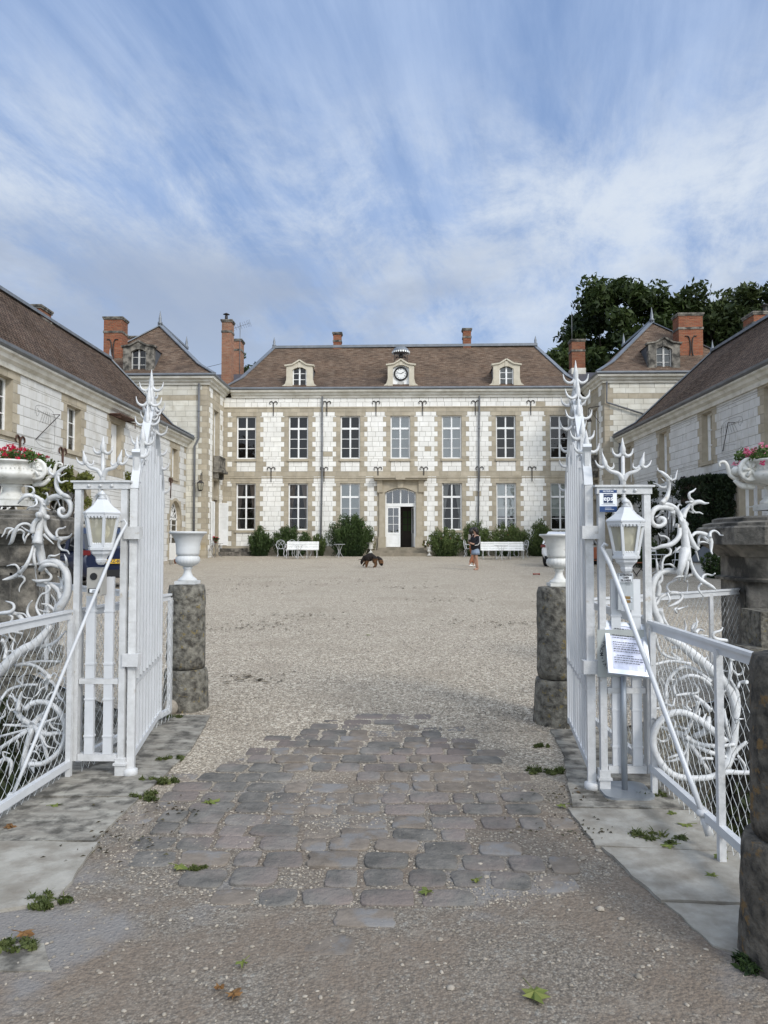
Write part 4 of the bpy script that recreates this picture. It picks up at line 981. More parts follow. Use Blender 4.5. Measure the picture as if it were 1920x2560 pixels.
# loading hatch: white boarded door with a lozenge, small iron canopy
q = MB(); q.box((-11.42, 28.33, 4.5), (-11.38, 29.32, 6.28)); h = q.build('hatch_door', 'white_wood', wL)
q = MB(); q.prism([(28.62, 5.75), (28.72, 5.95), (28.82, 5.75), (28.72, 5.55)], -11.379, -11.37, 'x'); q.build('lozenge', 'black', h)
q = MB(); q.bar((-11.2, 28.1, 6.52), (-10.75, 28.1, 6.40), .05, .05); q.bar((-11.2, 29.7, 6.52), (-10.75, 29.7, 6.40), .05, .05); q.box((-11.2, 28.0, 6.50), (-10.72, 29.8, 6.55), M=None); q.bar((-10.76, 29.7, 6.4), (-10.76, 29.7, 6.2), .03, .03); q.build('hatch_canopy', 'rust_iron', wL)
for y in (21.4, 24.15, 35.7): anchor(wL, plL, y, 4.68, .95, 1.3, 'rust_iron')
anchor(wR, plR, 30.0, 4.2, .9, 1.2)
def sundial(parent, pl, ua, ub, za, zb, gn):
    q = MB(); w = ub-ua; h = zb-za
    def L_(pts, r_=.0035): q.tube([pl.p(ua+w*a, za+h*b, .02) for a, b in pts], r_, 4)
    L_(spline([(0, .75, 0), (.05, .95, 0), (.4, 1., 0), (.8, .98, 0), (1, .8, 0), (1, .1, 0), (.9, 0, 0), (.3, 0, 0), (.05, .1, 0)], 3) and [(p.x, p.y) for p in spline([(0, .75, 0), (.05, .95, 0), (.4, 1., 0), (.8, .98, 0), (1, .8, 0), (1, .1, 0), (.9, 0, 0), (.3, 0, 0), (.05, .1, 0)], 3)])
    for i in range(7): a = .35+.09*i; L_([(a-.12+.05*i, .55+.02*i), (a+.1, .9)])
    L_([(.15, .86), (.8, .8)]); L_([(.3, .2), (.9, .25)]); L_([(p.x, p.y) for p in spline([(.1, .9, 0), (.2, .8, 0), (.1, .7, 0), (.05, .8, 0)], 3)])
    q.tube([pl.p(ua+w*gn[0], za+h*gn[1], .03), pl.p(ua+w*gn[2], za+h*gn[3], .25)], .014, 5)
    q.tube([pl.p(ua+w*gn[2], za+h*gn[3], .25), pl.p(ua+w*gn[2], za+h*gn[3], .0)], .010, 5)
    return q.build('sundial', 'iron_dark', parent)
sundial(wL, plL, 22.3, 23.6, 4.6, 5.85, (.05, .12, .9, .88)); sundial(wR, plR, 24.8, 26.4, 4.7, 5.85, (.95, .1, .35, .85))
chimney(wL, -14.35, 28.8, .55, .9, 9.6, 10.75, band=.3, pot=0)
chimney(wR, 16.3, 33.2, 1.3, 1.0, 9.6, 11.65, band=.3, pot=.1)
downpipe(wR, [(11.38, 38.2, 6.9), (11.3, 38.2, 6.4), (11.3, 38.2, .9)], .05)
q = MB(); q.tube([(-13.85, 47.3, 12.6), (-10.1, 43.0, 12.2)], .012, 4); tag(q.build('overhead_cable', 'iron_dark'), 'thin dark cable strung from the left pavilion roof to the twin chimneys', 'cable')
# ================================================================= GROUND
def ground_mat(name, near):
    m = bpy.data.materials.new(name); m.use_nodes = True; nt = m.node_tree; nt.nodes.clear(); N = nt.nodes.new; L = nt.links.new
    out = N('ShaderNodeOutputMaterial'); bs = N('ShaderNodeBsdfPrincipled'); L(bs.outputs[0], out.inputs[0]); bs.inputs['Roughness'].default_value = .95; bs.inputs['Specular IOR Level'].default_value = .2
    geo = N('ShaderNodeNewGeometry'); vec = geo.outputs['Position']
    def nz(s, d=5, r=.6, v=vec):
        n = N('ShaderNodeTexNoise'); n.inputs['Scale'].default_value = s; n.inputs['Detail'].default_value = d; n.inputs['Roughness'].default_value = r; L(v, n.inputs['Vector']); return n.outputs[0]
    def rg(v, a, b, c=0., d=1.):
        n = N('ShaderNodeMapRange'); n.inputs[1].default_value = a; n.inputs[2].default_value = b; n.inputs[3].default_value = c; n.inputs[4].default_value = d; L(v, n.inputs[0]); return n.outputs[0]
    def mx(f, a, b):
        n = N('ShaderNodeMix'); n.data_type = 'RGBA'
        if isinstance(f, float): n.inputs[0].default_value = f
        else: L(f, n.inputs[0])
        for i, v in ((6, a), (7, b)):
            if isinstance(v, tuple): n.inputs[i].default_value = (*v, 1)
            else: L(v, n.inputs[i])
        return n.outputs[2]
    def ma(op, a, b):
        n = N('ShaderNodeMath'); n.operation = op
        for i, v in enumerate((a, b)):
            if isinstance(v, (int, float)): n.inputs[i].default_value = v
            else: L(v, n.inputs[i])
        return n.outputs[0]
    def voro(s):
        n = N('ShaderNodeTexVoronoi'); n.inputs['Scale'].default_value = s; L(vec, n.inputs['Vector']); return n
    v1, v2, v3 = voro(62), voro(120), voro(28)
    sp = N('ShaderNodeSeparateColor'); L(v1.outputs['Color'], sp.inputs[0])
    sp2 = N('ShaderNodeSeparateColor'); L(v2.outputs['Color'], sp2.inputs[0])
    sp3 = N('ShaderNodeSeparateColor'); L(v3.outputs['Color'], sp3.inputs[0])
    cA = mx(rg(sp.outputs[0], 0, 1), (.37, .31, .235), (.84, .73, .575)); cA = mx(rg(sp3.outputs[1], .35, 1, 0, .5), cA, (.52, .46, .37))
    cA = mx(rg(v1.outputs['Distance'], .25, .75, 0, .85), cA, (.13, .11, .085))
    cA = mx(rg(nz(.35, 4), .45, .75, 0, .5), cA, (.38, .335, .26)); cA = mx(rg(nz(2.6, 5, .7), .62, .80, 0, .7), cA, (.12, .10, .075))
    cA = mx(rg(nz(15, 6, .9), .47, .60, 0, .85), cA, (.20, .165, .125)); cA = mx(rg(nz(27, 4, .85), .52, .62, 0, .8), cA, (.80, .73, .60)); cA = mx(rg(nz(.9, 3, .5), .50, .68, 0, .35), cA, (.27, .225, .17))
    cB = mx(rg(sp2.outputs[0], 0, 1), (.165, .143, .113), (.345, .30, .245)); cB = mx(rg(sp.outputs[1], .78, 1, 0, .8), cB, (.40, .38, .33))
    cB = mx(rg(v2.outputs['Distance'], .3, .8, 0, .6), cB, (.075, .065, .055))
    cB = mx(rg(nz(1.3, 6, .7), .42, .58, 0, .8), cB, (.21, .165, .125)); cB = mx(rg(nz(45, 5, .8), .46, .60, 0, .55), cB, (.095, .08, .065)); cB = mx(rg(nz(.8, 5, .6), .53, .60, 0, .65), cB, (.23, .225, .22)); cB = mx(rg(nz(7, 4), .55, .75, 0, .5), cB, (.30, .27, .225))
    py = N('ShaderNodeSeparateXYZ'); L(vec, py.inputs[0])
    yy = ma('ADD', py.outputs[1], ma('MULTIPLY', nz(1.3, 4), 1.6)); ax = ma('MULTIPLY', ma('ABSOLUTE', ma('ADD', py.outputs[0], .1), 0), .7)
    f = rg(ma('ADD', yy, ax), 6.0, 7.2)
    L(mx(f, cB, cA), bs.inputs['Base Color'])
    hb = ma('ADD', ma('MULTIPLY', v1.outputs['Distance'], -1.), ma('MULTIPLY', v2.outputs['Distance'], -.4)); hb = ma('ADD', hb, ma('MULTIPLY', nz(9, 4), .4))
    b = N('ShaderNodeBump'); b.inputs['Strength'].default_value = .7; b.inputs['Distance'].default_value = .007; L(hb, b.inputs['Height']); L(b.outputs[0], bs.inputs['Normal'])
    MATS[name] = m
ground_mat('gravel', True)
mat('moat_soil', (.06, .065, .03), (.10, .085, .05), 3, .95, .8, 12, .04, c3=(.03, .045, .015), s3=2)
mat('field', (.10, .12, .05), (.14, .13, .07), .2, .95)
EL = [(-2.42, 6.75), (-5.0, 9.3), (-70, 9.3)]; ER = [(1.78, 6.35), (3.9, 8.1), (70, 8.1)]
q = MB(); g = lambda x, y: (x, y, G(y))
q.poly([g(-2.42, -3), g(1.78, -3), g(1.78, 6.0), g(-2.42, 6.0)])
q.poly([g(-2.42, 6.0), g(1.78, 6.0), g(1.78, 6.35), g(3.9, 8.1), g(70, 8.1), g(70, 42), g(-70, 42), g(-70, 9.3), g(-5.0, 9.3), g(-2.42, 6.75)])
structure(q.build('gravel_courtyard', 'gravel', fix=False))
q = MB(); z9 = G(42)
q.poly([(-900, 42, z9), (900, 42, z9), (900, 1500, z9), (-900, 1500, z9)])
for s_ in (-1, 1):
    pp = [(s_*70, 42, z9), (s_*70, 8, .1), (s_*900, 8, .1), (s_*900, 42, z9)]; q.poly(pp if s_ > 0 else pp[::-1])
q.poly([(-900, -3, -.01), (900, -3, -.01), (900, -900, -.01), (-900, -900, -.01)][::-1])
structure(q.build('ground', 'field', fix=False))
q = MB(); q.poly([(-900, -3.2, -1.7), (900, -3.2, -1.7), (900, 9.6, -1.7), (-900, 9.6, -1.7)]); structure(q.build('moat_floor', 'moat_soil', fix=False))
# retaining walls of the dry moat and of the bridge
q = MB()
for pts in (EL, ER, [(-2.42, -3), (-2.42, 6.75)], [(1.78, -3), (1.78, 6.35)]):
    for a, b in zip(pts[:-1], pts[1:]):
        L_ = math.hypot(b[0]-a[0], b[1]-a[1])
        if L_ > 30: b = (a[0]+(20 if b[0] > a[0] else -20), b[1])
        n = max(2, int(math.hypot(b[0]-a[0], b[1]-a[1])/.55))
        for k in range(n):
            for r_ in range(6):
                ja, jb = k/n, (k+1)/n; p0 = Vector((a[0]+(b[0]-a[0])*ja, a[1]+(b[1]-a[1])*ja, 0)); p1 = Vector((a[0]+(b[0]-a[0])*jb, a[1]+(b[1]-a[1])*jb, 0))
                z0 = -1.7+r_*.283; zt = z0+.275; zt = min(zt, min(G(p0.y), G(p1.y))-.02)
                q.bar((p0.x, p0.y, (z0+zt)/2), (p1.x, p1.y, (z0+zt)/2), .16+random.Random(k*7+r_).uniform(0, .05), zt-z0, r=random.Random(k+r_*31).random())
structure(q.build('moat_retaining_wall', 'lichen_stone'))
# ================================================================= GATE IRONWORK
def claw(mb, base, tip, side, L_=1., horn=.55, r=.02, m=0, n=6, k2=True, out=None):
    """barbed finial: spindle-shaped head with two horns curling up either side"""
    base, tip = Vector(base), Vector(tip); d = (tip-base); s_ = d.length; d.normalize(); side = Vector(side).normalized()
    mb.tube([base, base+d*s_*.12, base+d*s_*.38, base+d*s_*.65, tip], [r*.8, r*1.1, r*1.15, r*.6, r*.08], n, m)
    for e in ((-1, 1) if k2 else (1,)):
        pts = [base+d*s_*.22, base+d*s_*.02+side*e*s_*.16, base+d*s_*.0+side*e*s_*.34, base+d*s_*.14+side*e*s_*.50, base+d*s_*.40+side*e*s_*.56]
        mb.tube(spline(pts, 3), lerps([r*.8, r*.75, r*.62, r*.45, r*.12], 13), n, m)
def scroll_paths(mb, data, sc, ox, oy, Y, dz=0., rs=1., seed=0, yfun=None, n=7, thorns=2):
    """hand-forged limbs: each path is a run of points on the iron screen with its thickness"""
    rng = random.Random(seed)
    for pts, rad in data:
        sp = spline([(a, b, 0) for a, b in pts], 4); N = len(sp); rr = lerps(rad if isinstance(rad, (list, tuple)) else [rad, rad], N)
        off = rng.uniform(-.05, .05); bow = rng.uniform(-.06, .06); out = []; ro = []
        for i, p in enumerate(sp):
            t = i/(N-1); y = Y+off*.5+bow*math.sin(math.pi*t); px, py = ox+p.x/sc, oy+p.y/sc
            w = P(px, py, y); out.append(w); ro.append(max(.0018, rr[i]/sc*Y/F*rs))
        mb.tube(out, ro, n)
        if thorns and max(ro) > .010 and len(out) > 8:      # extra thorns along the stouter limbs
            for _ in range(thorns):
                i = rng.randrange(3, len(out)-3); d = (out[i+1]-out[i-1]).normalized(); sd = Vector((d.z, rng.uniform(-.8, .3), -d.x)).normalized()*rng.choice((-1, 1)); l = rng.uniform(.07, .13)
                b = out[i]; mb.tube(spline([b, b+sd*l*.45+d*l*.05, b+sd*l*.75+d*l*.35, b+sd*l*1.0+d*l*.45], 3), lerps([ro[i]*.5, .0075, .006, .002], 10), 6)
WS = 'white_iron'
# ---------------- gate leaves
def gate_leaf(label, A, B, flip, seed):
    A, B = Vector(A), Vector(B); L_ = (B-A).length; u = (B-A).normalized(); nrm = Vector((-u.y, u.x, 0))
    t = thing('gate_leaf', label, 'gate leaf', (A.x, A.y, 0)); rng = random.Random(seed)
    def p(a, z, d=0.): q = A+u*a+nrm*d; return Vector((q.x, q.y, z))
    q = MB(); q.bar(p(.02, .05), p(.02, 1.97), .055, .05, up=tuple(nrm)); q.build('hinge_stile', WS, t)
    q = MB(); q.bar(p(L_-.02, .10), p(L_-.02, 1.93), .03, .04, up=tuple(nrm)); q.build('meeting_stile', 'white_bars', t)
    q = MB(); q.bar(p(.045, .13), p(L_-.035, .13), .045, .03, up=tuple(nrm)); q.build('bottom_rail', 'white_bars', t)
    q = MB(); q.bar(p(.045, .63), p(L_-.035, .63), .042, .03, up=tuple(nrm)); q.build('middle_rail', 'white_bars', t)
    def ztop(a):
        f = a/L_; c = .56
        return 2.36-(abs(f-c)/.56)**1.6*.48 if f < c else 2.36-(abs(f-c)/.44)**1.5*.44
    N = 9
    for i in range(N):
        a = .045+(L_-.08)*(i+.5)/N; q = MB(); w = rng.uniform(-.003, .003)
        q.bar(p(a, .15), p(a+w, .61), .030, .024, up=tuple(nrm)); q.bar(p(a+w, .65), p(a, ztop(a)), .036, .062, up=tuple(nrm)); 
        q.build('bar', 'white_bars', t)
    # curved crest: S-scrolls rising to the spire
    q = MB()
    def band(pts, w=.05, th=.016):
        sp = [p(a, z) for a, z in [(s.x, s.y) for s in spline([(x, y, 0) for x, y in pts], 5)]]
        for c, d in zip(sp[:-1], sp[1:]): q.bar(c, d+(d-c)*.12, th, w, up=tuple(nrm))
    band([(.02, 1.97), (.05, 2.05), (.10, 2.12), (.09, 2.20), (.05, 2.24)], .055, .03)
    band([(.05, 2.05), (.13, 2.16), (.24, 2.20), (.30, 2.17)]); band([(.10, 2.02), (.18, 2.13), (.28, 2.22), (.40, 2.28), (.44, 2.40)])
    band([(.30, 2.20), (.36, 2.34), (.46, 2.46), (.60, 2.60), (.66, 2.66)], .06)
    band([(L_-.03, 1.90), (L_-.10, 2.06), (L_-.22, 2.18), (L_-.30, 2.34), (L_-.44, 2.52), (.70, 2.66)], .06)
    band([(L_-.03, 1.97), (L_-.02, 2.10), (L_-.12, 2.22), (L_-.15, 2.32)], .045)
    band([(.44, 2.26), (.48, 2.42), (.58, 2.52), (.70, 2.50), (.76, 2.38), (.80, 2.24)], .05); band([(.60, 2.30), (.62, 2.42), (.69, 2.46), (.73, 2.36), (.74, 2.26)], .04)
    q.build('crest', 'white_bars', t)
    q = MB(); c0 = .69; dzs = -.085
    q.lathe([(.018, 0), (.03, .02), (.018, .04), (.03, .07), (.022, .10), (.04, .16)], 10, p(c0, 2.46))
    sp0 = p(c0, 2.55); q.tube([sp0, p(c0, 2.68), p(c0, 2.79), p(c0, 2.90)], [.034, .03, .022, .004], 7)
    X = Vector((1, 0, 0)); Yv = Vector((0, 1, 0))
    for (a, z, h, sd, r_) in ((c0, 2.88, .17, X, .018), (c0+.02, 2.83, .13, Yv+X*.4, .016), (c0-.12, 2.74, .17, X+u*.2, .018), (c0+.16, 2.74, .17, X-u*.2, .018), (c0-.02, 2.66, .14, Yv-X*.3, .016),
                              (c0-.18, 2.58, .17, X, .018), (c0+.22, 2.56, .18, X, .018), (c0+.05, 2.70, .14, X+Yv, .016), (c0-.08, 2.64, .13, Yv+X, .015)):
        z += dzs; claw(q, p(a, z), p(a*.9+c0*.1, z+h), sd, r=r_); q.tube([p(a, z+.02), p((a+c0)/2, z-.06), p(c0, z-.10)], [.012, .02, .02], 6)
    q.build('spire', WS, t)
    for (a, z0, z1, h) in ((.09, 2.08, 2.20, .15), (.32, 2.18, 2.32, .15), (L_-.28, 2.24, 2.33, .14), (L_-.16, 2.12, 2.22, .14), (L_-.06, 1.92, 2.03, .14)):
        q = MB(); q.bar(p(a, z0), p(a, z1+.03), .034, .03, up=tuple(nrm)); claw(q, p(a, z1), p(a, z1+h), X, r=.019); q.build('barbed_claw', WS, t)
    for z in (1.62, .75):
        q = MB(); q.box((A.x-.055, A.y-.04, z), (A.x+.055, A.y+.03, z+.085)); q.build('hinge_strap', WS, t)
    q = MB(); q.lathe([(.05, 0), (.05, .05), (.03, .06)], 10, (A.x, A.y, .0)); q.build('pivot_shoe', WS, t)
    return t
gate_leaf('open left gate leaf of close white bars with barbed spire, beside the left bollard', (-1.842, 5.08, 0), (-2.075, 6.40, 0), 0, 1)
gate_leaf('open right gate leaf of close white bars with barbed spire, before the right bollard', (1.235, 4.86, 0), (1.41, 6.25, 0), 1, 2)

# ---------------- side frames that carry the lanterns
def side_frame(label, x0, x1, Y, ztop, zbot, foot_right, seed, hang):
    t = thing('gate_side_frame', label, 'gate frame', ((x0+x1)/2, Y, 0)); cx = (x0+x1)/2
    for x in (x0, x1): q = MB(); q.box((x-.021, Y-.024, zbot), (x+.021, Y+.024, ztop-.045)); q.build('post', WS, t)
    q = MB(); q.box((x0-.03, Y-.031, ztop-.044), (x1+.03, Y+.031, ztop)); q.box((x0-.045, Y-.045, ztop+.001), (x1+.045, Y+.045, ztop+.014))
    for i in range(3): q.sphere((x0+.08+(x1-x0-.16)*i/2, Y-.035, ztop-.022), .012, 6)
    q.build('top_rail', WS, t)
    q = MB(); q.box((x0+.026, Y-.022, .63), (x1-.026, Y+.022, .665)); q.build('middle_rail', WS, t)
    q = MB(); q.box((x0+.026, Y-.025, zbot+.0), (x1-.026, Y+.025, zbot+.045)); q.build('bottom_rail', WS, t)
    for k, x in enumerate((cx-.062, cx+.066)):
        q = MB(); q.box((x-.030, Y-.020, zbot+.046), (x+.030, Y-.008, .629)); q.box((x-.030, Y-.020, .666), (x+.030, Y-.008, 1.36)); q.box((x-.026, Y-.007, zbot+.046), (x-.004, Y+.02, .629)); q.box((x+.006, Y-.007, zbot+.046), (x+.026, Y+.02, .629))
        q.box((x-.026, Y-.007, .666), (x-.004, Y+.02, 1.36)); q.box((x+.006, Y-.007, .666), (x+.026, Y+.02, 1.36))
        for z in (zbot+.16, .52, .76, 1.12): q.box((x-.034, Y-.024, z), (x+.034, Y+.022, z+.012))
        q.build('bar', 'white_steel', t)
    q = MB(); fx = x1 if foot_right else x0
    q.box((fx-.034, Y-.036, 0), (fx+.034, Y+.036, .085)); q.box((fx-.044, Y-.046, .085), (fx+.044, Y+.046, .10)); q.box((fx-.034, Y-.036, .10), (fx+.034, Y+.036, zbot+.02)); q.build('foot', WS, t)
    # trident of barbed claws on the head of the frame
    q = MB(); s_ = .33; b = Vector((cx, Y, ztop+.012))
    q.tube([b, b+Vector((0, 0, .05)), b+Vector((0, 0, .205))], [.022, .013, .012], 7); claw(q, b+Vector((0, 0, .195)), b+Vector((0, 0, .315)), (1, 0, 0), r=.017, n=7)
    for e in (-1, 1):
        pts = [b+Vector((0, 0, .03)), b+Vector((e*.03, -.01, .075)), b+Vector((e*.085, -.01, .095)), b+Vector((e*.125, -.01, .135))]
        q.tube(spline(pts, 4), lerps([.018, .014, .012, .010], 13), 7); claw(q, pts[-1]-Vector((e*.012, 0, .02)), pts[-1]+Vector((e*.012, 0, .085)), (1, 0, .15*e), r=.015, n=7)
    q.build('trident', WS, t)
    # hanging loop behind the lantern
    q = MB(); pts = []
    for i in range(13): a = math.pi*i/12; pts.append(((cx+hang)+math.cos(a)*.055, Y+.01, ztop-.16+math.sin(a)*.085))
    pts = [(pts[0][0], Y+.01, ztop-.30)]+pts+[(pts[-1][0], Y+.01, ztop-.30)]
    q.tube(pts, .013, 6); q.lathe([(.02, 0), (.026, .012), (.012, .03), (.02, .045)], 8, (cx+hang, Y-.01, ztop-.09)); q.build('hanging_loop', WS, t)
    return t
FL = side_frame('white iron frame left of the gate crowned by a trident, with intercom', -2.224, -1.903, 5.08, 2.01, .11, True, 1, -.01)
FRr = side_frame('white iron frame right of the gate crowned by a trident, with blue alarm sign', 1.305, 1.60, 4.84, 1.955, .125, False, 2, .0)

# ---------------- lanterns
def lantern(label, x, y, zt, h, r):
    """hexagonal coach lantern: ogee roof, glazed tapering body, moulded base"""
    t = thing('lantern', label, 'lantern', (x, y, zt-h), 0, 'white coach lanterns of the gate'); c = (x, y, zt-h); k = h/.50
    q = MB(); ph = R(0)
    q.lathe([(r*1.02, .352*k), (r*1.04, .362*k), (r*.98, .372*k), (r*.80, .388*k), (r*.58, .410*k), (r*.40, .438*k), (r*.30, .455*k)], 6, c, sm=False, ph=ph); q.build('roof', 'white_steel', t)
    q = MB(); q.lathe([(.022*k, .455*k), (.032*k, .462*k), (.016*k, .476*k), (.024*k, .488*k), (.028*k, .494*k), (.012*k, .508*k), (.0, .52*k)], 12, c); q.build('finial', 'white_steel', t)
    q = MB()
    def ringp(rad, z): return [Vector((x+math.cos(ph+i*math.pi/3)*rad, y+math.sin(ph+i*math.pi/3)*rad, c[2]+z*k)) for i in range(6)]
    top, bot = ringp(r*.90, .348), ringp(r*.60, .135)
    for i in range(6):
        j = (i+1) % 6; q.bar(bot[i], top[i], .016, .016); q.bar(top[i], top[j], .020, .022); q.bar(bot[i], bot[j], .016, .018)
        for s_ in range(5):   # scalloped edging
            f = (s_+.5)/5; a = top[i].lerp(top[j], f); b2 = bot[i].lerp(bot[j], f)
            q.sphere(a-Vector((0, 0, .016)), .011, 4); q.sphere(b2+Vector((0, 0, .012)), .009, 4)
    q.build('cage', 'white_steel', t)
    g = MB(); ti, bi = ringp(r*.87, .345), ringp(r*.58, .137)
    for i in range(6): j = (i+1) % 6; g.poly([bi[i], bi[j], ti[j], ti[i]])
    g.build('glass', 'glass_lamp', t, fix=False)
    q = MB(); q.lathe([(.0, .125*k), (r*.62, .128*k), (r*.72, .122*k), (r*.70, .105*k), (r*.58, .098*k), (r*.54, .080*k), (r*.36, .060*k), (r*.30, .045*k), (r*.32, .038*k), (r*.28, .020*k), (r*.16, .004*k), (.0, .0)], 6, c, sm=False, ph=ph); q.build('base', 'white_steel', t)
    q = MB(); q.lathe([(.022, 0), (.022, .045), (.034, .055), (.042, .085), (.030, .115), (.0, .125)], 12, (x, y, c[2]+.135*k)); b_ = q.build('bulb', 'bulb', t)
    q = MB(); ring = [(x+math.cos(2*math.pi*i/20)*.046*k, y+.015, c[2]+.232*k+math.sin(2*math.pi*i/20)*.052*k) for i in range(21)]; q.tube(ring, .009, 6); q.build('ring_tube', 'bulb', b_)
    return t
lantern('white lantern in the left frame above the grey video intercom', -2.008, 4.94, 1.93, .485, .125)
lantern('white lantern in the right frame above the guard dog notice', 1.425, 4.70, 1.86, .46, .122)

# ---------------- raking struts
def strut(label, a, b, foot, rr=1.):
    t = thing('bracing_pole', label, 'brace', b); a, b = Vector(a), Vector(b); q = MB(); d = (a-b).normalized()
    side = 1 if b.x < a.x else -1
    q.tube([b+d*.10, b+d*.3, a-d*.12, a-d*.05+Vector((side*.012, 0, .012)), a+Vector((side*.018, 0, .01)), a+Vector((side*.004, -.01, .035)), a+Vector((-side*.018, -.01, .022))], [x_*rr for x_ in (.0145, .0145, .0145, .0135, .011, .010, .009)], 10); q.build('pole', 'white_steel', t)
    q = MB(); q.lathe([(.030, 0), (.034, .012), (.022, .03)], 12, b+d*.09-Vector((0, 0, .01))); q.tube([b-Vector((0, 0, .02)), b+d*.11], [.020, .020], 10); q.build('collar', WS if foot else 'white_steel', t)
    return t
strut('white pole leaning from the left gate frame down to the mesh fence foot', (-1.872, 4.98, 1.715), tuple(GP(14, 2030)+Vector((0, 0, .0))), 1, .75)
strut('white pole leaning from the right gate frame over the notice board', (1.30, 4.74, 1.555), (1.60, 3.93, .10), 1)

# ---------------- chain-link panels
def chainlink(q, A, B, z0, z1, cell=.055, r=.0016, sag=.0):
    A, B = Vector(A), Vector(B); L_ = (B-A).length; u = (B-A).normalized(); n_ = Vector((-u.y, u.x, 0)); m = int(L_/cell); h = cell*.62
    k = int((z1-z0)/h)
    for i in range(m+1):
        pts = []
        for j in range(k+1):
            a = cell*i+(cell*.5 if (j % 2) else 0.)*1.0; z = z1-j*h; w = math.sin(i*1.7+j*.5)*.004
            for dd in ((-.1,) if False else (0,)):
                pts.append(A+u*min(L_, a+w)+n_*(.003 if j % 2 else -.003)+Vector((0, 0, z)))
        q.tube(pts, r, 3, cap=False, sm=False)
    for i in range(m+1):
        pts = []
        for j in range(k+1):
            a = cell*i-(cell*.5 if (j % 2) else 0.); z = z1-j*h
            pts.append(A+u*max(0, min(L_, a))+n_*(.003 if j % 2 else -.003)+Vector((0, 0, z)))
        q.tube(pts, r, 3, cap=False, sm=False)
def mesh_fence(label, A, B, z0, z1, posts=(0, 1), rail=.036, droop=.10, endfoot=None, cell=.078, topm='white_steel', step=None, low=None):
    A, B = Vector(A), Vector(B); t = thing('mesh_fence', label, 'mesh fence', (A.x, A.y, 0)); u = (B-A).normalized()
    q = MB(); q.bar(A+Vector((0, 0, z1)), B+Vector((0, 0, z1)), rail, .018); q.bar(A+Vector((0, 0, z1-.035)), B+Vector((0, 0, z1-.030)), .008, .042); q.build('top_rail', topm, t)
    if low is None: q = MB(); q.bar(A+Vector((0, 0, z0)), B+Vector((0, 0, z0)), .035, .045); q.build('bottom_rail', 'white_steel', t)
    for f in posts: q = MB(); p = A.lerp(B, f); q.bar((p.x, p.y, z0-(.16 if endfoot else 0)), (p.x, p.y, z1-.03), .034, .034); q.build('post', WS, t)
    q = MB(); chainlink(q, A+(B-A).normalized().cross(Vector((0, 0, 1)))*.028*(1 if A.x > 0 else -1)*-1, B+(B-A).normalized().cross(Vector((0, 0, 1)))*.028*(1 if A.x > 0 else -1)*-1, z0-droop, z1-.05, cell); q.build('chain_link', 'mesh_wire', t, fix=False)
    return t
mesh_fence('near left chain-link parapet panel with the barbed scrolls behind it', (-2.245, 5.03, 0), (-2.30, 2.4, 0), .10, 1.13, (.0, .5, 1), endfoot=1)
mesh_fence('near right chain-link parapet panel ending at the lichened bollard', (1.60, 4.80, 0), (1.60, 3.05, 0), .17, 1.09, (.02, .58), endfoot=1)
t_ = mesh_fence('short chain-link panel behind the left gate leaf', (-2.23, 5.14, 0), (-2.06, 6.62, 0), .10, 1.13, (0, .45, 1))
mesh_fence('short chain-link panel behind the right gate leaf', (1.62, 4.95, 0), (1.58, 6.15, 0), .15, 1.10, (0, .5, 1))
mesh_fence('far left chain-link fence running from the bollard to the pedestal', (-2.42, 6.85, 0), (-4.7, 9.1, 0), .25, 1.13, (.33, .72), low=1, droop=.1)
mesh_fence('far right chain-link fence running from the bollard to the octagonal pedestal', (1.62, 6.3, 0), (3.72, 7.85, 0), .25, 1.12, (.3, .68, 1), low=1, droop=.1)

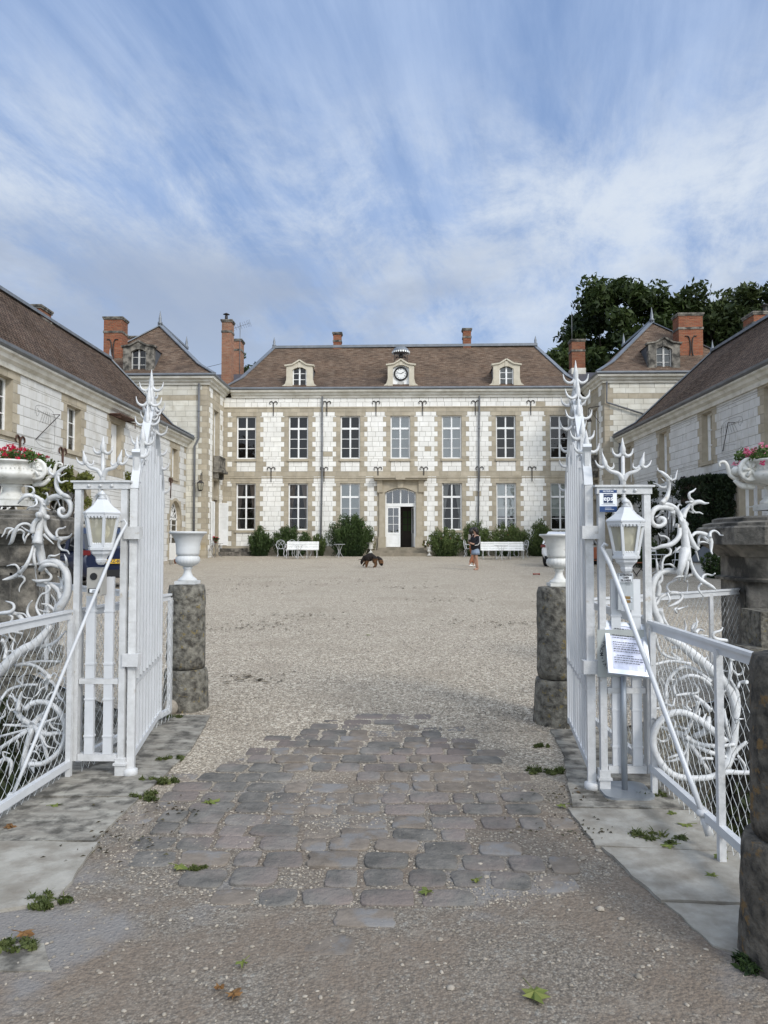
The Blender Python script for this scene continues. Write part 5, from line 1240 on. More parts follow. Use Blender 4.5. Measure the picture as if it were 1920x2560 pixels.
# ---------------- forged barbed scrolls outside the frames
A1 = [([(770,1825),(800,1600),(840,1400),(880,1200),(890,1050),(870,950),(780,870),(700,830)],[100,72,62,82,52,45,42,38]),
([(720,840),(600,815),(500,845),(420,925),(372,992)],[42,38,34,22,10]),([(650,800),(705,735),(680,660),(600,632),(488,625)],[22,22,18,14,7]),([(700,785),(560,785),(420,800)],[16,12,6]),
([(740,890),(765,985),(700,1045),(605,1068),(565,1112)],[24,20,18,14,14]),([(930,960),(865,890),(765,908),(678,978)],[24,20,16,8]),([(955,1010),(995,900),(985,800),(962,765),(935,788)],[28,22,16,14,14]),
([(925,990),(965,1085),(1050,1118)],[28,20,6]),([(990,960),(1080,905),(1180,910),(1215,965),(1245,1030)],[24,20,16,14,8]),
([(955,1000),(1040,880),(1200,830),(1350,865),(1455,980),(1468,1120),(1410,1230),(1310,1262),(1235,1215),(1222,1125),(1285,1085),(1320,1130),(1290,1160)],[50,52,54,52,46,42,40,36,34,34,34,36,34]),
([(1300,810),(1200,700),(1163,560),(1180,440),(1230,360)],[50,44,38,36,34]),([(1110,440),(1200,350),(1300,262),(1380,222),(1412,160)],[16,40,30,14,6]),([(1115,400),(1032,342),(1020,260),(1066,175)],[26,22,16,6]),
([(1205,420),(1220,515),(1280,550),(1350,522),(1415,520)],[26,22,20,14,9]),([(1235,430),(1380,350)],[14,8]),([(1290,800),(1390,835),(1480,892)],[42,40,12]),
([(840,1270),(740,1350),(690,1450),(668,1595)],[42,42,46,52]),([(670,1500),(600,1422),(500,1402),(400,1440),(325,1530),(280,1650),(240,1780),(180,1840)],[24,26,24,26,34,40,34,12]),
([(320,1540),(230,1500),(130,1512),(88,1600),(30,1682)],[20,20,18,16,10]),([(300,1520),(212,1560),(170,1640),(130,1722)],[20,18,14,8]),([(320,1562),(420,1530),(500,1590),(482,1680),(505,1775)],[22,22,22,18,10]),
([(610,1605),(545,1680),(508,1815)],[18,18,12]),([(450,1465),(540,1530),(645,1585)],[10,16,20]),([(720,1560),(820,1640),(912,1752)],[24,20,10]),
([(925,1290),(930,1450),(1000,1600),(1120,1700),(1280,1712),(1430,1680),(1490,1610)],[34,36,42,42,38,26,9]),([(1190,1692),(1172,1590),(1220,1512),(1300,1500),(1362,1465)],[26,22,18,16,10]),
([(1280,1725),(1220,1790),(1230,1880),(1290,1945),(1390,1965),(1440,2035)],[26,28,26,22,18,10]),([(900,1620),(980,1700),(1120,1830)],[32,22,8]),([(795,1215),(830,1225)],[60,60]),([(955,1265),(985,1270)],[52,50])]
B1 = [([(770,-20),(800,200),(850,400),(880,600),(860,690)],[102,90,80,68,20]),([(690,200),(620,440),(520,640),(400,785)],[20,30,36,32]),([(420,770),(280,850),(150,890),(50,910)],[46,40,30,8]),
([(385,770),(392,680),(330,602),(240,600),(138,622)],[28,24,20,16,8]),([(380,830),(480,850),(512,920),(450,1000),(402,1090),(402,1160)],[26,22,20,16,12,5]),([(720,230),(700,400),(722,570),(760,682)],[32,30,30,9]),
([(700,592),(560,600),(425,652)],[20,16,7]),([(728,650),(755,905)],[14,6]),([(740,595),(850,555),(1000,548)],[20,20,12]),
([(830,580),(1000,530),(1150,540),(1300,640),(1390,800),(1412,1000),(1390,1200),(1300,1380),(1230,1500),(1210,1600)],[44,56,62,66,70,72,76,84,84,60]),
([(840,700),(920,612),(1060,592),(1220,645)],[50,44,36,30]),([(935,680),(1000,762),(1062,830),(1030,908),(900,925),(780,935),(668,905)],[26,24,24,26,30,34,9]),([(780,950),(950,972),(1110,1045),(1220,1150),(1270,1320)],[24,36,42,46,56]),
([(980,1010),(1032,1080),(980,1170),(860,1212),(782,1350),(752,1480),(800,1600),(872,1700)],[22,22,20,16,18,22,26,26]),([(1330,380),(1372,480),(1385,620)],[8,20,28]),([(1000,492),(1030,412),(1140,412),(1240,368)],[24,20,18,8]),
([(1205,838),(1268,920),(1290,1120)],[10,24,40]),([(1320,800),(1320,1010)],[30,14]),([(1060,1218),(1142,1340),(1150,1450),(1108,1580)],[10,18,22,22]),([(860,1405),(1000,1430),(1130,1530),(1290,1572)],[10,26,34,40]),
([(670,1335),(590,1450),(570,1600),(650,1740)],[10,20,26,28]),([(738,1492),(880,1560),(1015,1570)],[8,18,20]),([(118,1350),(260,1400),(292,1490),(222,1570),(100,1595),(-60,1610)],[9,24,28,36,40,30]),
([(230,1590),(380,1640),(480,1750)],[36,44,44]),([(150,1612),(255,1680),(222,1770),(90,1830)],[20,22,22,14]),([(960,1440),(930,1560),(900,1700)],[10,20,24]),([(1300,1560),(1180,1640),(1100,1700)],[50,70,60]),([(330,1600),(480,1610),(560,1680)],[14,16,14])]
A2 = [([(790,1050),(830,1200),(840,1350),(870,1600),(850,1830)],[58,70,62,75,98]),([(430,760),(580,780),(700,870),(765,1000),(800,1110)],[44,42,40,44,54]),
([(620,850),(430,812),(300,838),(225,930),(212,1050),(272,1150),(380,1172),(462,1112),(450,1040),(385,1025),(360,1065),(400,1080)],[44,50,46,50,42,38,36,36,38,42,42,40]),
([(400,745),(500,640),(540,500),(545,370),(520,280)],[44,40,32,30,30]),([(605,320),(500,230),(420,162),(345,122),(335,72)],[16,36,26,11,5]),([(600,302),(662,280),(682,200),(705,113)],[20,18,14,6]),
([(500,340),(482,430),(400,436),(320,380),(245,358)],[26,22,20,15,7]),([(462,335),(390,260)],[12,4]),([(590,290),(580,210)],[12,5]),([(815,1030),(850,900),(920,800),(1000,742),(1120,712),(1220,742),(1300,735)],[44,40,36,40,38,22,9]),
([(1000,695),(932,632),(930,550),(1000,510),(1050,462)],[28,24,20,16,8]),([(980,775),(982,850),(1040,912),(1120,915),(1188,945)],[24,22,18,15,9]),([(870,722),(985,715)],[18,26]),
([(760,1010),(720,880),(715,800),(750,762),(785,788)],[28,24,16,14,10]),([(790,1010),(780,900),(850,840),(920,880),(1005,922)],[22,22,20,18,12]),([(765,980),(690,892),(590,885),(555,940),(528,1042)],[30,26,20,16,8]),
([(620,890),(642,1030),(625,1172)],[38,24,8]),([(425,870),(370,950),(292,1002)],[26,18,10]),([(740,980),(775,1080),(828,1102)],[28,16,6]),([(745,1210),(740,1350),(660,1460),(540,1530),(400,1552),(258,1602),(202,1552)],[36,40,42,42,34,18,6]),
([(540,1500),(542,1420),(460,1362),(380,1350),(342,1300)],[22,20,18,13,6]),([(500,1562),(572,1620),(560,1700),(470,1752),(425,1850),(420,1940),(405,2060),(410,2180),(345,2260),(360,2350),(335,2500)],[22,24,22,18,18,20,22,26,34,40,46]),
([(770,1560),(690,1622),(612,1690)],[22,20,9]),([(865,1190),(930,1330),(1000,1500),(1100,1625)],[36,34,42,36]),([(975,1365),(1040,1302),(1150,1300),(1270,1350),(1330,1450),(1342,1550),(1340,1640),(1368,1702)],[22,28,32,42,42,30,18,8]),
([(1320,1385),(1330,1292),(1400,1260),(1470,1292),(1512,1340),(1568,1343)],[26,24,20,16,13,7]),([(1280,1445),(1200,1370),(1130,1372),(1105,1440),(1112,1560)],[28,26,24,20,16]),([(1080,1562),(1130,1482),(1210,1470),(1295,1495)],[20,18,14,7]),
([(1060,1602),(970,1562),(880,1582),(848,1655)],[20,18,14,6]),([(1050,1640),(1080,1720),(1112,1830)],[18,14,6]),([(690,1160),(715,1165)],[38,36]),([(850,1130),(865,1140)],[50,48])]
B2 = [([(850,-30),(800,200),(750,400),(738,545)],[96,66,48,14]),([(892,30),(890,300),(828,562)],[32,30,14]),([(925,60),(980,280),(1080,460),(1200,560),(1350,652),(1432,712)],[26,30,34,38,32,12]),
([(1180,545),(1182,460),(1260,420),(1360,440),(1415,402)],[24,22,17,15,11]),([(1160,592),(1100,680),(1150,780),(1192,830),(1163,912)],[20,18,15,14,8]),([(865,482),(960,432),(1045,452)],[24,22,20]),([(830,458),(720,462),(605,527)],[18,16,6]),
([(888,545),(902,640),(885,765)],[12,9,5]),([(690,520),(540,602),(510,680),(565,770)],[16,18,20,22]),([(715,385),(540,352),(400,390),(290,500),(232,660),(220,850),(270,1080),(340,1250),(400,1420)],[46,46,48,54,58,62,62,68,74]),
([(380,1080),(440,1250),(545,1405)],[48,30,14]),([(300,1000),(380,862),(500,792),(640,770),(778,800),(782,880),(690,962),(535,1030)],[32,30,30,36,28,26,28,12]),([(690,1145),(655,1085),(690,1050)],[22,20,12]),([(700,1082),(800,1052),(912,1020)],[18,14,6]),
([(325,380),(322,250),(303,125)],[26,18,9]),([(435,240),(580,235),(675,318)],[9,18,22]),([(830,1255),(862,1400),(850,1520)],[6,18,22]),([(1065,1235),(1070,1380),(985,1510)],[6,18,28]),([(985,1480),(1010,1382),(1110,1310)],[28,22,10]),
([(1040,1530),(1110,1470),(1205,1480)],[32,30,10]),([(1562,1418),(1520,1480),(1402,1522),(1380,1590),(1450,1642),(1640,1672)],[10,18,24,28,32,30]),([(1120,1560),(1290,1585)],[14,10]),([(520,770),(560,900),(505,980)],[16,16,8]),([(740,790),(850,780)],[10,5])]
q = MB(); scroll_paths(q, A1, 8.295, 0, 1140, 5.14, seed=1, rs=1.12, thorns=0); scroll_paths(q, B1, 8.295, 0, 1340, 5.14, seed=2, rs=1.12, thorns=0); sL = q.build('barbed_scroll', WS, FL)
q = MB(); scroll_paths(q, A2, 7.54, 1600, 1160, 4.92, seed=3, rs=1.12, thorns=0); scroll_paths(q, B2, 7.54, 1600, 1380, 4.92, seed=4, rs=1.12, thorns=0); sR = q.build('barbed_scroll', WS, FRr)
# lower wheel-like scrolls hanging beside the bridge, seen through the mesh
C1 = [([(330,1180),(420,1100),(560,1080),(700,1130),(810,1250),(860,1420),(840,1600),(740,1770),(560,1890),(380,1900)],36),([(120,990),(250,1080),(330,1180)],20),([(0,1060),(120,920),(300,862),(490,850)],[26,28,28,20]),([(200,602),(350,580),(500,622),(650,740)],[34,30,30,34]),
([(250,582),(500,545),(800,548)],[24,22,20]),([(-40,720),(100,570),(300,390),(480,300),(700,40)],[95,92,80,90,45]),([(480,360),(700,310),(870,140)],[44,34,12]),([(20,190),(90,230),(60,290),(10,280)],[16,16,14,10]),([(0,180),(150,150),(300,180)],[26,22,24]),([(30,260),(80,380),(60,520)],[30,30,36]),
([(450,1400),(200,1560),(-40,1720)],[44,38,36]),([(450,1400),(40,1380)],[26,22]),([(430,1420),(-20,1540)],[22,22]),([(450,1400),(640,1330),(860,1240)],[34,26,20]),([(430,1420),(340,1700),(300,1980)],[60,44,50]),([(450,1400),(560,1560),(640,1900)],[60,40,30]),
([(450,1400),(250,1260),(240,1080)],[50,52,40]),([(430,1380),(520,1280),(640,1190)],[70,50,30]),([(460,1420),(600,1500),(740,1490),(870,1498)],[60,44,36,8]),([(610,1480),(590,1400),(640,1360),(800,1370)],[16,16,16,14]),([(560,1560),(620,1660),(740,1690)],[18,18,9]),
([(300,860),(240,800),(260,760),(350,690)],[20,18,14,7]),([(640,740),(610,850),(620,920)],[46,36,10]),([(600,760),(520,700),(470,780)],[18,16,7]),([(660,750),(720,700),(760,760)],[18,16,9]),([(600,780),(540,820),(510,930)],[18,16,7]),([(660,800),(720,860),(770,1000),(830,1060)],[30,26,24,18]),([(770,760),(840,760),(860,870)],[16,16,7]),([(740,1030),(740,1080),(830,1060),(880,1170)],[20,18,16,8]),
([(240,1200),(250,1050),(290,940)],[44,32,12]),([(210,1170),(140,1190),(100,1120),(90,1050)],[20,18,14,6]),([(290,1180),(370,1150),(400,1080),(430,1030)],[20,18,14,6]),([(270,960),(320,1020),(430,1030)],[12,14,6]),([(250,1380),(320,1350),(330,1300)],[24,20,12]),
([(330,1780),(400,1900),(450,2010)],[44,50,12]),([(370,1800),(440,1730),(500,1760),(540,1850)],[18,16,14,7]),([(420,1840),(480,1860),(540,1980)],[18,16,7]),([(-30,1900),(60,1830),(150,1880),(120,2050)],[36,40,36,12]),([(60,1830),(40,1740),(130,1760)],[20,18,8]),([(0,1300),(60,1260),(70,1190)],[22,18,7])]
C2 = [([(900,1300),(760,1180),(640,1080),(500,1000),(370,975),(240,1020),(140,1130),(95,1300),(150,1480),(280,1640),(450,1700),(700,1700),(900,1640),(1080,1645),(1300,1640)],[40,40,38,38,38,38,38,38,38,38,36,34,32,26,26]),
([(235,820),(260,640),(380,500),(500,480),(620,540),(740,640)],[24,28,28,28,28,34]),([(380,620),(500,570),(640,600),(740,680)],[26,26,28,30]),([(80,460),(300,410),(520,440)],[22,22,22]),([(120,120),(170,280),(260,360),(420,400)],[26,26,24,20]),
([(230,130),(420,240),(560,350),(700,470),(850,600),(960,760),(1010,960),(1005,1180),(970,1400),(900,1560),(820,1620)],[40,60,78,76,72,66,56,52,66,78,50]),([(960,620),(1030,760),(1050,950),(1020,1100)],[14,30,26,20]),([(300,260),(480,262),(600,330)],[20,30,20]),([(420,400),(340,350),(300,310)],[24,24,12]),
([(450,1240),(620,1330),(830,1350),(1010,1330)],[44,34,30,24]),([(460,1250),(640,1380),(830,1450),(1030,1500)],[40,34,34,14]),([(450,1240),(300,1180),(140,1120)],[60,34,18]),([(460,1260),(600,1450),(730,1660)],[44,32,26]),([(450,1240),(560,1000),(600,860)],[34,30,24]),([(440,1260),(480,1400),(460,1600),(480,1690)],[44,24,26,20]),
([(560,1240),(680,1180),(720,1030)],[40,50,30]),([(880,940),(910,1100),(950,1280)],[26,22,20]),([(1140,1300),(1020,1400),(900,1560)],[26,34,40]),([(1040,1460),(1110,1560),(1120,1650)],[20,22,20]),([(350,790),(520,775),(640,860),(740,960)],[16,26,34,40]),([(520,775),(600,750),(590,690),(540,650)],[18,16,14,7]),
([(350,790),(330,700),(350,630),(300,610)],[22,20,16,12]),([(240,900),(250,760),(190,600)],[30,26,12]),([(250,890),(320,900),(340,820)],[18,16,9]),([(80,840),(110,920),(180,930),(200,860)],[12,18,18,12]),([(70,1060),(120,1040),(140,1100)],[16,14,10]),([(430,830),(430,900),(480,950)],[8,16,22]),([(500,850),(470,900),(520,960)],[8,14,22]),([(620,930),(610,1020),(640,1080)],[7,14,20]),([(690,990),(650,1060),(600,1130)],[9,22,30]),
([(540,1010),(570,1120),(620,1180)],[12,18,24]),([(260,1060),(340,1080),(330,1160),(270,1160)],[16,18,16,10]),([(380,1130),(460,1160),(500,1120)],[16,18,9]),([(140,1260),(200,1300),(270,1270),(280,1220)],[10,18,18,12]),([(480,1280),(470,1400),(360,1500),(240,1520)],[24,22,24,8]),([(250,1490),(330,1460),(420,1440)],[9,20,24]),([(390,1500),(470,1480),(480,1600)],[16,16,9]),
([(630,1550),(640,1490),(760,1490)],[14,24,22]),([(960,400),(960,520),(930,680)],[12,30,20]),([(920,330),(960,390),(1000,400)],[7,18,12]),([(970,500),(1030,560),(1090,540),(1110,480)],[18,20,16,6]),([(820,470),(880,520),(930,520)],[18,14,7]),([(1140,640),(1060,650),(1040,700)],[30,22,18]),([(860,800),(890,740),(960,720),(980,760)],[10,18,18,12]),([(820,1320),(940,1290)],[20,6]),([(800,1150),(870,1090)],[20,7]),([(1000,1050),(1100,1050)],[18,8]),([(640,390),(700,370),(700,340)],[16,10,5])]
q = MB(); scroll_paths(q, C1[:1], 5.267, 0, 1550, 5.12, seed=5, rs=1.0, thorns=0); scroll_paths(q, C1[1:], 5.267, 0, 1550, 5.22, seed=5, rs=.74, thorns=1); q.build('wheel_scroll', WS, FL)
q = MB(); scroll_paths(q, C2[:1], 4.424, 1610, 1560, 4.66, seed=6, rs=1.0, thorns=0); scroll_paths(q, C2[1:], 4.424, 1610, 1560, 4.78, seed=6, rs=.74, thorns=0); q.build('wheel_scroll', WS, FRr)

# ---------------- notices, intercoms
t = thing('intercom', 'beige video intercom panel with round black lens under the left lantern', 'intercom', (-2.03, 5.0, 1.1))
def rrect(w, h, r_, n=4):
    o = []
    for cx_, cz_, a0 in ((w/2-r_, h/2-r_, 0), (-w/2+r_, h/2-r_, 90), (-w/2+r_, -h/2+r_, 180), (w/2-r_, -h/2+r_, 270)):
        for i in range(n+1): a = R(a0+90*i/n); o.append((cx_+math.cos(a)*r_, cz_+math.sin(a)*r_))
    return o
c = P(239, 1454, 4.98); q = MB(); q.prism([(c.x+a, c.z+b) for a, b in rrect(.104, .192, .012)], 4.96, 5.04); ib = q.build('housing', 'box_grey', t)
q = MB(); q.prism([(c.x-.004+math.cos(2*math.pi*i/24)*.024, c.z+.036+math.sin(2*math.pi*i/24)*.024) for i in range(24)], 4.953, 4.958); q.build('lens', 'black', ib)
q = MB(); q.prism([(c.x-.002+a, c.z-.06+b) for a, b in rrect(.076, .032, .006)], 4.955, 4.959); q.build('nameplate_frame', 'black', ib)
q = MB(); q.box((c.x-.028, 4.951, c.z-.072), (c.x+.024, 4.954, c.z-.048)); q.build('nameplate', 'sign_white', ib)
q = MB(); q.box((c.x-.010, 4.949, c.z-.058), (c.x+.016, 4.9505, c.z-.055)); q.box((c.x-.012, 4.949, c.z-.067), (c.x+.018, 4.9505, c.z-.064)); q.build('lettering', 'ink', ib)
t = thing('intercom', 'silver door-phone panel with two brass name plates under the dog notice', 'intercom', (1.43, 4.76, 1.1))
c = P(1564, 1482, 4.77); q = MB(); q.box((c.x-.048, 4.77, c.z-.110), (c.x+.050, 4.815, c.z+.118)); hb = q.build('housing', 'panel_alu', t)
q = MB()
for j in range(6):
    for i in range(6):
        if (j in (0, 5)) and (i in (0, 5)): continue
        q.box((c.x-.002+i*.0072, 4.7685, c.z+.048+j*.0072), (c.x+.001+i*.0072, 4.7695, c.z+.051+j*.0072))
q.build('speaker_grille', 'black', hb)
for z in (-.022, -.046): q = MB(); q.box((c.x-.026, 4.767, c.z+z-.018), (c.x+.028, 4.7695, c.z+z)); q.build('nameplate', 'brass', hb); q = MB(); q.sphere((c.x+.036, 4.768, c.z+z-.009), .005, 6); q.build('button', 'alu', hb)
c = P(1563, 1444, 4.75); q = MB(); q.box((c.x-.048, 4.75, c.z-.030), (c.x+.048, 4.754, c.z+.030)); dn = tag(q.build('dog_notice', 'sign_white'), 'small white plate lettered ATTENTION CHIEN DE GARDE below the right lantern', 'notice')
q = MB(); w, h = .045, .027; q.ring([(c.x-w, c.z-h), (c.x+w, c.z-h), (c.x+w, c.z+h), (c.x-w, c.z+h)], [(c.x-w+.0015, c.z-h+.0015), (c.x+w-.0015, c.z-h+.0015), (c.x+w-.0015, c.z+h-.0015), (c.x-w+.0015, c.z+h-.0015)], 4.748, 4.7495); q.build('border', 'ink', dn)
for s_, z in (('ATTENTION', .0155), ('CHIEN', -.001), ('DE GARDE', -.0175)): text_mesh(s_, .0165, 'ink', dn, facing(c.x+.004, 4.7485, c.z+z), bold=.0006, wide=.80)
# blue and white alarm company plate
a, b = P(1498, 1225, 4.78), P(1542, 1280, 4.78); q = MB(); q.box((a.x, 4.775, b.z), (b.x, 4.779, a.z)); es = tag(q.build('alarm_sign', 'sign_white'), 'blue and white security company plate reading eps on the right frame', 'sign')
w, h = b.x-a.x, a.z-b.z; cx = (a.x+b.x)/2
q = MB(); q.box((a.x, 4.7725, a.z-h*.13), (b.x, 4.7745, a.z)); q.box((a.x, 4.7725, b.z), (b.x, 4.7745, b.z+h*.26)); q.build('blue_band', 'sign_blue', es)
q = MB(); q.box((cx-w*.26, 4.7725, b.z+h*.42), (cx+w*.26, 4.7745, b.z+h*.82)); q.build('logo_square', 'sign_navy', es)
text_mesh('eps', .046, 'sign_white', es, facing(cx, 4.7715, b.z+h*.61), bold=.0008)
text_mesh('PROTÉGÉ PAR', .0105, 'sign_white', es, facing(cx, 4.7715, a.z-h*.065), bold=.0003)
q = MB(); ar = [(cx-w*.22+w*.44*i/8, b.z+h*.745+math.sin(math.pi*i/8)*.004) for i in range(9)]
for (x0, z0), (x1, z1) in zip(ar[:-1], ar[1:]): q.bar((x0, 4.7718, z0), (x1, 4.7718, z1), .0015, .0015)
for z, l in ((.17, .6), (.105, .85)): q.box((a.x+w*.3, 4.7712, b.z+h*z), (a.x+w*(.3+.62*l), 4.772, b.z+h*z+.002))
q.build('fine_print', 'sign_white', es)
q = MB()
for z, l in ((.375, .55), (.32, .78)): q.box((cx-w*l/2, 4.7735, b.z+h*z), (cx+w*l/2, 4.7745, b.z+h*z+.003))
q.build('fine_print', 'stand_grey', es)
# grey enamel plate behind the board: part of a circular inscription shows
a, b = P(1493, 1574, 4.795), P(1612, 1693, 4.795); q = MB(); q.box((a.x, 4.795, b.z), (b.x, 4.80, a.z)); gp = tag(q.build('monument_sign', 'sign_grey'), 'square grey plate with circular lettering half hidden behind the notice board', 'sign')
cx, cz_, rr = (a.x+b.x)/2, (a.z+b.z)/2, (b.x-a.x)*.41
s_ = 'LAVI • MONUMENT'
for i, ch in enumerate('• INVAL • MONUMENT HISTORIQUE'[:0] or 'LAVI•MONUM'):
    an = R(236-i*10.5); text_mesh(ch, .030, 'ink', gp, facing(cx+math.cos(an)*rr, 4.794, cz_+math.sin(an)*rr) @ Matrix.Rotation(an-R(90), 4, 'Z'), bold=.0003)
# notice board on a stand
bs_ = GP(1562, 1985); t = thing('notice_stand', 'tilted silver notice board on a grey pole with a flat square foot', 'notice stand', bs_)
q = MB(); q.prism([(bs_.x+a_, bs_.y+b_) for a_, b_ in rrect(.31, .33, .07, 5)], .016, .030, 'z'); q.build('foot_plate', 'stand_grey', t)
q = MB(); q.tube([bs_+Vector((0, 0, .01)), bs_+Vector((0, 0, .93))], .019, 12); q.build('pole', 'stand_grey', t)
M = Matrix.Translation((bs_.x+.01, bs_.y-.05, .925)) @ Matrix.Rotation(R(6), 4, 'Y') @ Matrix.Rotation(R(-34), 4, 'X') @ Matrix.Scale(1.22, 4)
W_, H_ = .218, .300
q = MB()
for a_, b_ in (((-W_/2, -.008, -H_/2), (-W_/2+.024, .012, H_/2)), ((W_/2-.024, -.008, -H_/2), (W_/2, .012, H_/2)), ((-W_/2+.024, -.0075, -H_/2), (W_/2-.024, .011, -H_/2+.024)), ((-W_/2+.024, -.0075, H_/2-.024), (W_/2-.024, .011, H_/2))): q.box(a_, b_, M=M)
q.build('board_frame', 'alu', t)
q = MB()
NX, NZ = 12, 14; rng = random.Random(9); gr = [[M @ Vector((-W_/2+.022+(W_-.044)*i/NX, -.002-.004*mnoise.noise(Vector((i*.6, j*.25, 0))), -H_/2+.022+(H_-.044)*j/NZ)) for i in range(NX+1)] for j in range(NZ+1)]
for j in range(NZ):
    for i in range(NX): q.poly([gr[j][i], gr[j][i+1], gr[j+1][i+1], gr[j+1][i]], sm=True)
pp = q.build('paper_sheet', 'paper', t, fix=False)
q = MB(); rows = [(.105, .7, 1), (.092, .9, 0), (.079, .9, 0), (.066, .95, 1), (.053, .95, 0), (.027, .85, 0), (.014, .75, 0), (.001, .78, 0), (-.012, 1., 1), (-.025, 1., 0), (-.048, .7, 0), (-.061, .98, 0), (-.074, .95, 0), (-.087, .9, 0)]
for z, l, bd in rows:
    x = -.072*(1 if l > .72 else .8)
    while x < -.072+.145*l:
        w = rng.uniform(.005, .017); q.box((x, -.0085, z), (min(x+w, .078), -.0075, z+(.0042 if bd else .0032)), M=M); x += w+.0035
q.build('typed_lines', 'ink', pp)

# ================================================================= PEDESTALS, BOLLARDS, URNS
def bollard(label, x, y, r_, h, m, seed, r2=None, hb=.40):
    t = thing('stone_bollard', label, 'bollard', (x, y, 0), 0, 'weathered round stone bollards at the gate'); rng = random.Random(seed); z0 = -.05; rb = r2 or r_*1.14
    for nm, (ra, rbm, za, zb) in (('base_drum', (rb*1.05, rb*.98, z0, hb)), ('shaft_drum', (r_*1.02, r_*.97, hb+.012, h))):
        q = MB(); n = 36; k = 14; prof = [(.001, za)]+[((ra+(rbm-ra)*i/k)*(1 if 0 < i < k else .95), za+(zb-za)*i/k) for i in range(k+1)]+[(.001, zb+.01)]
        q.lathe(prof, n, (x, y, 0))
        for i, v in enumerate(q.v):
            d = mnoise.noise(Vector((v[0]*3.1+seed, v[1]*3.1, v[2]*3.1)))*.008+mnoise.noise(Vector((v[0]*13, v[1]*13+seed, v[2]*13)))*.007+mnoise.noise(Vector((v[0]*31, v[1]*31+seed, v[2]*31)))*.004
            e = Vector((v[0]-x, v[1]-y, 0)); e = e.normalized() if e.length > .02 else e; q.v[i] = (v[0]+e.x*d, v[1]+e.y*d, v[2]+d*.5)
        q.build(nm, m, t)
    return t
bollard('lichened bollard by the left gate leaf carrying a grey urn', -2.035, 7.05, .178, 1.19, 'lichen_stone', 3)
bollard('lichened bollard by the right gate leaf carrying a white urn', 1.40, 6.62, .185, 1.20, 'lichen_stone', 5)
bollard('close dark bollard with orange lichen at the right edge of the bridge', 1.555, 2.92, .19, 1.16, 'lichen_orange', 8, r2=.235, hb=.46)
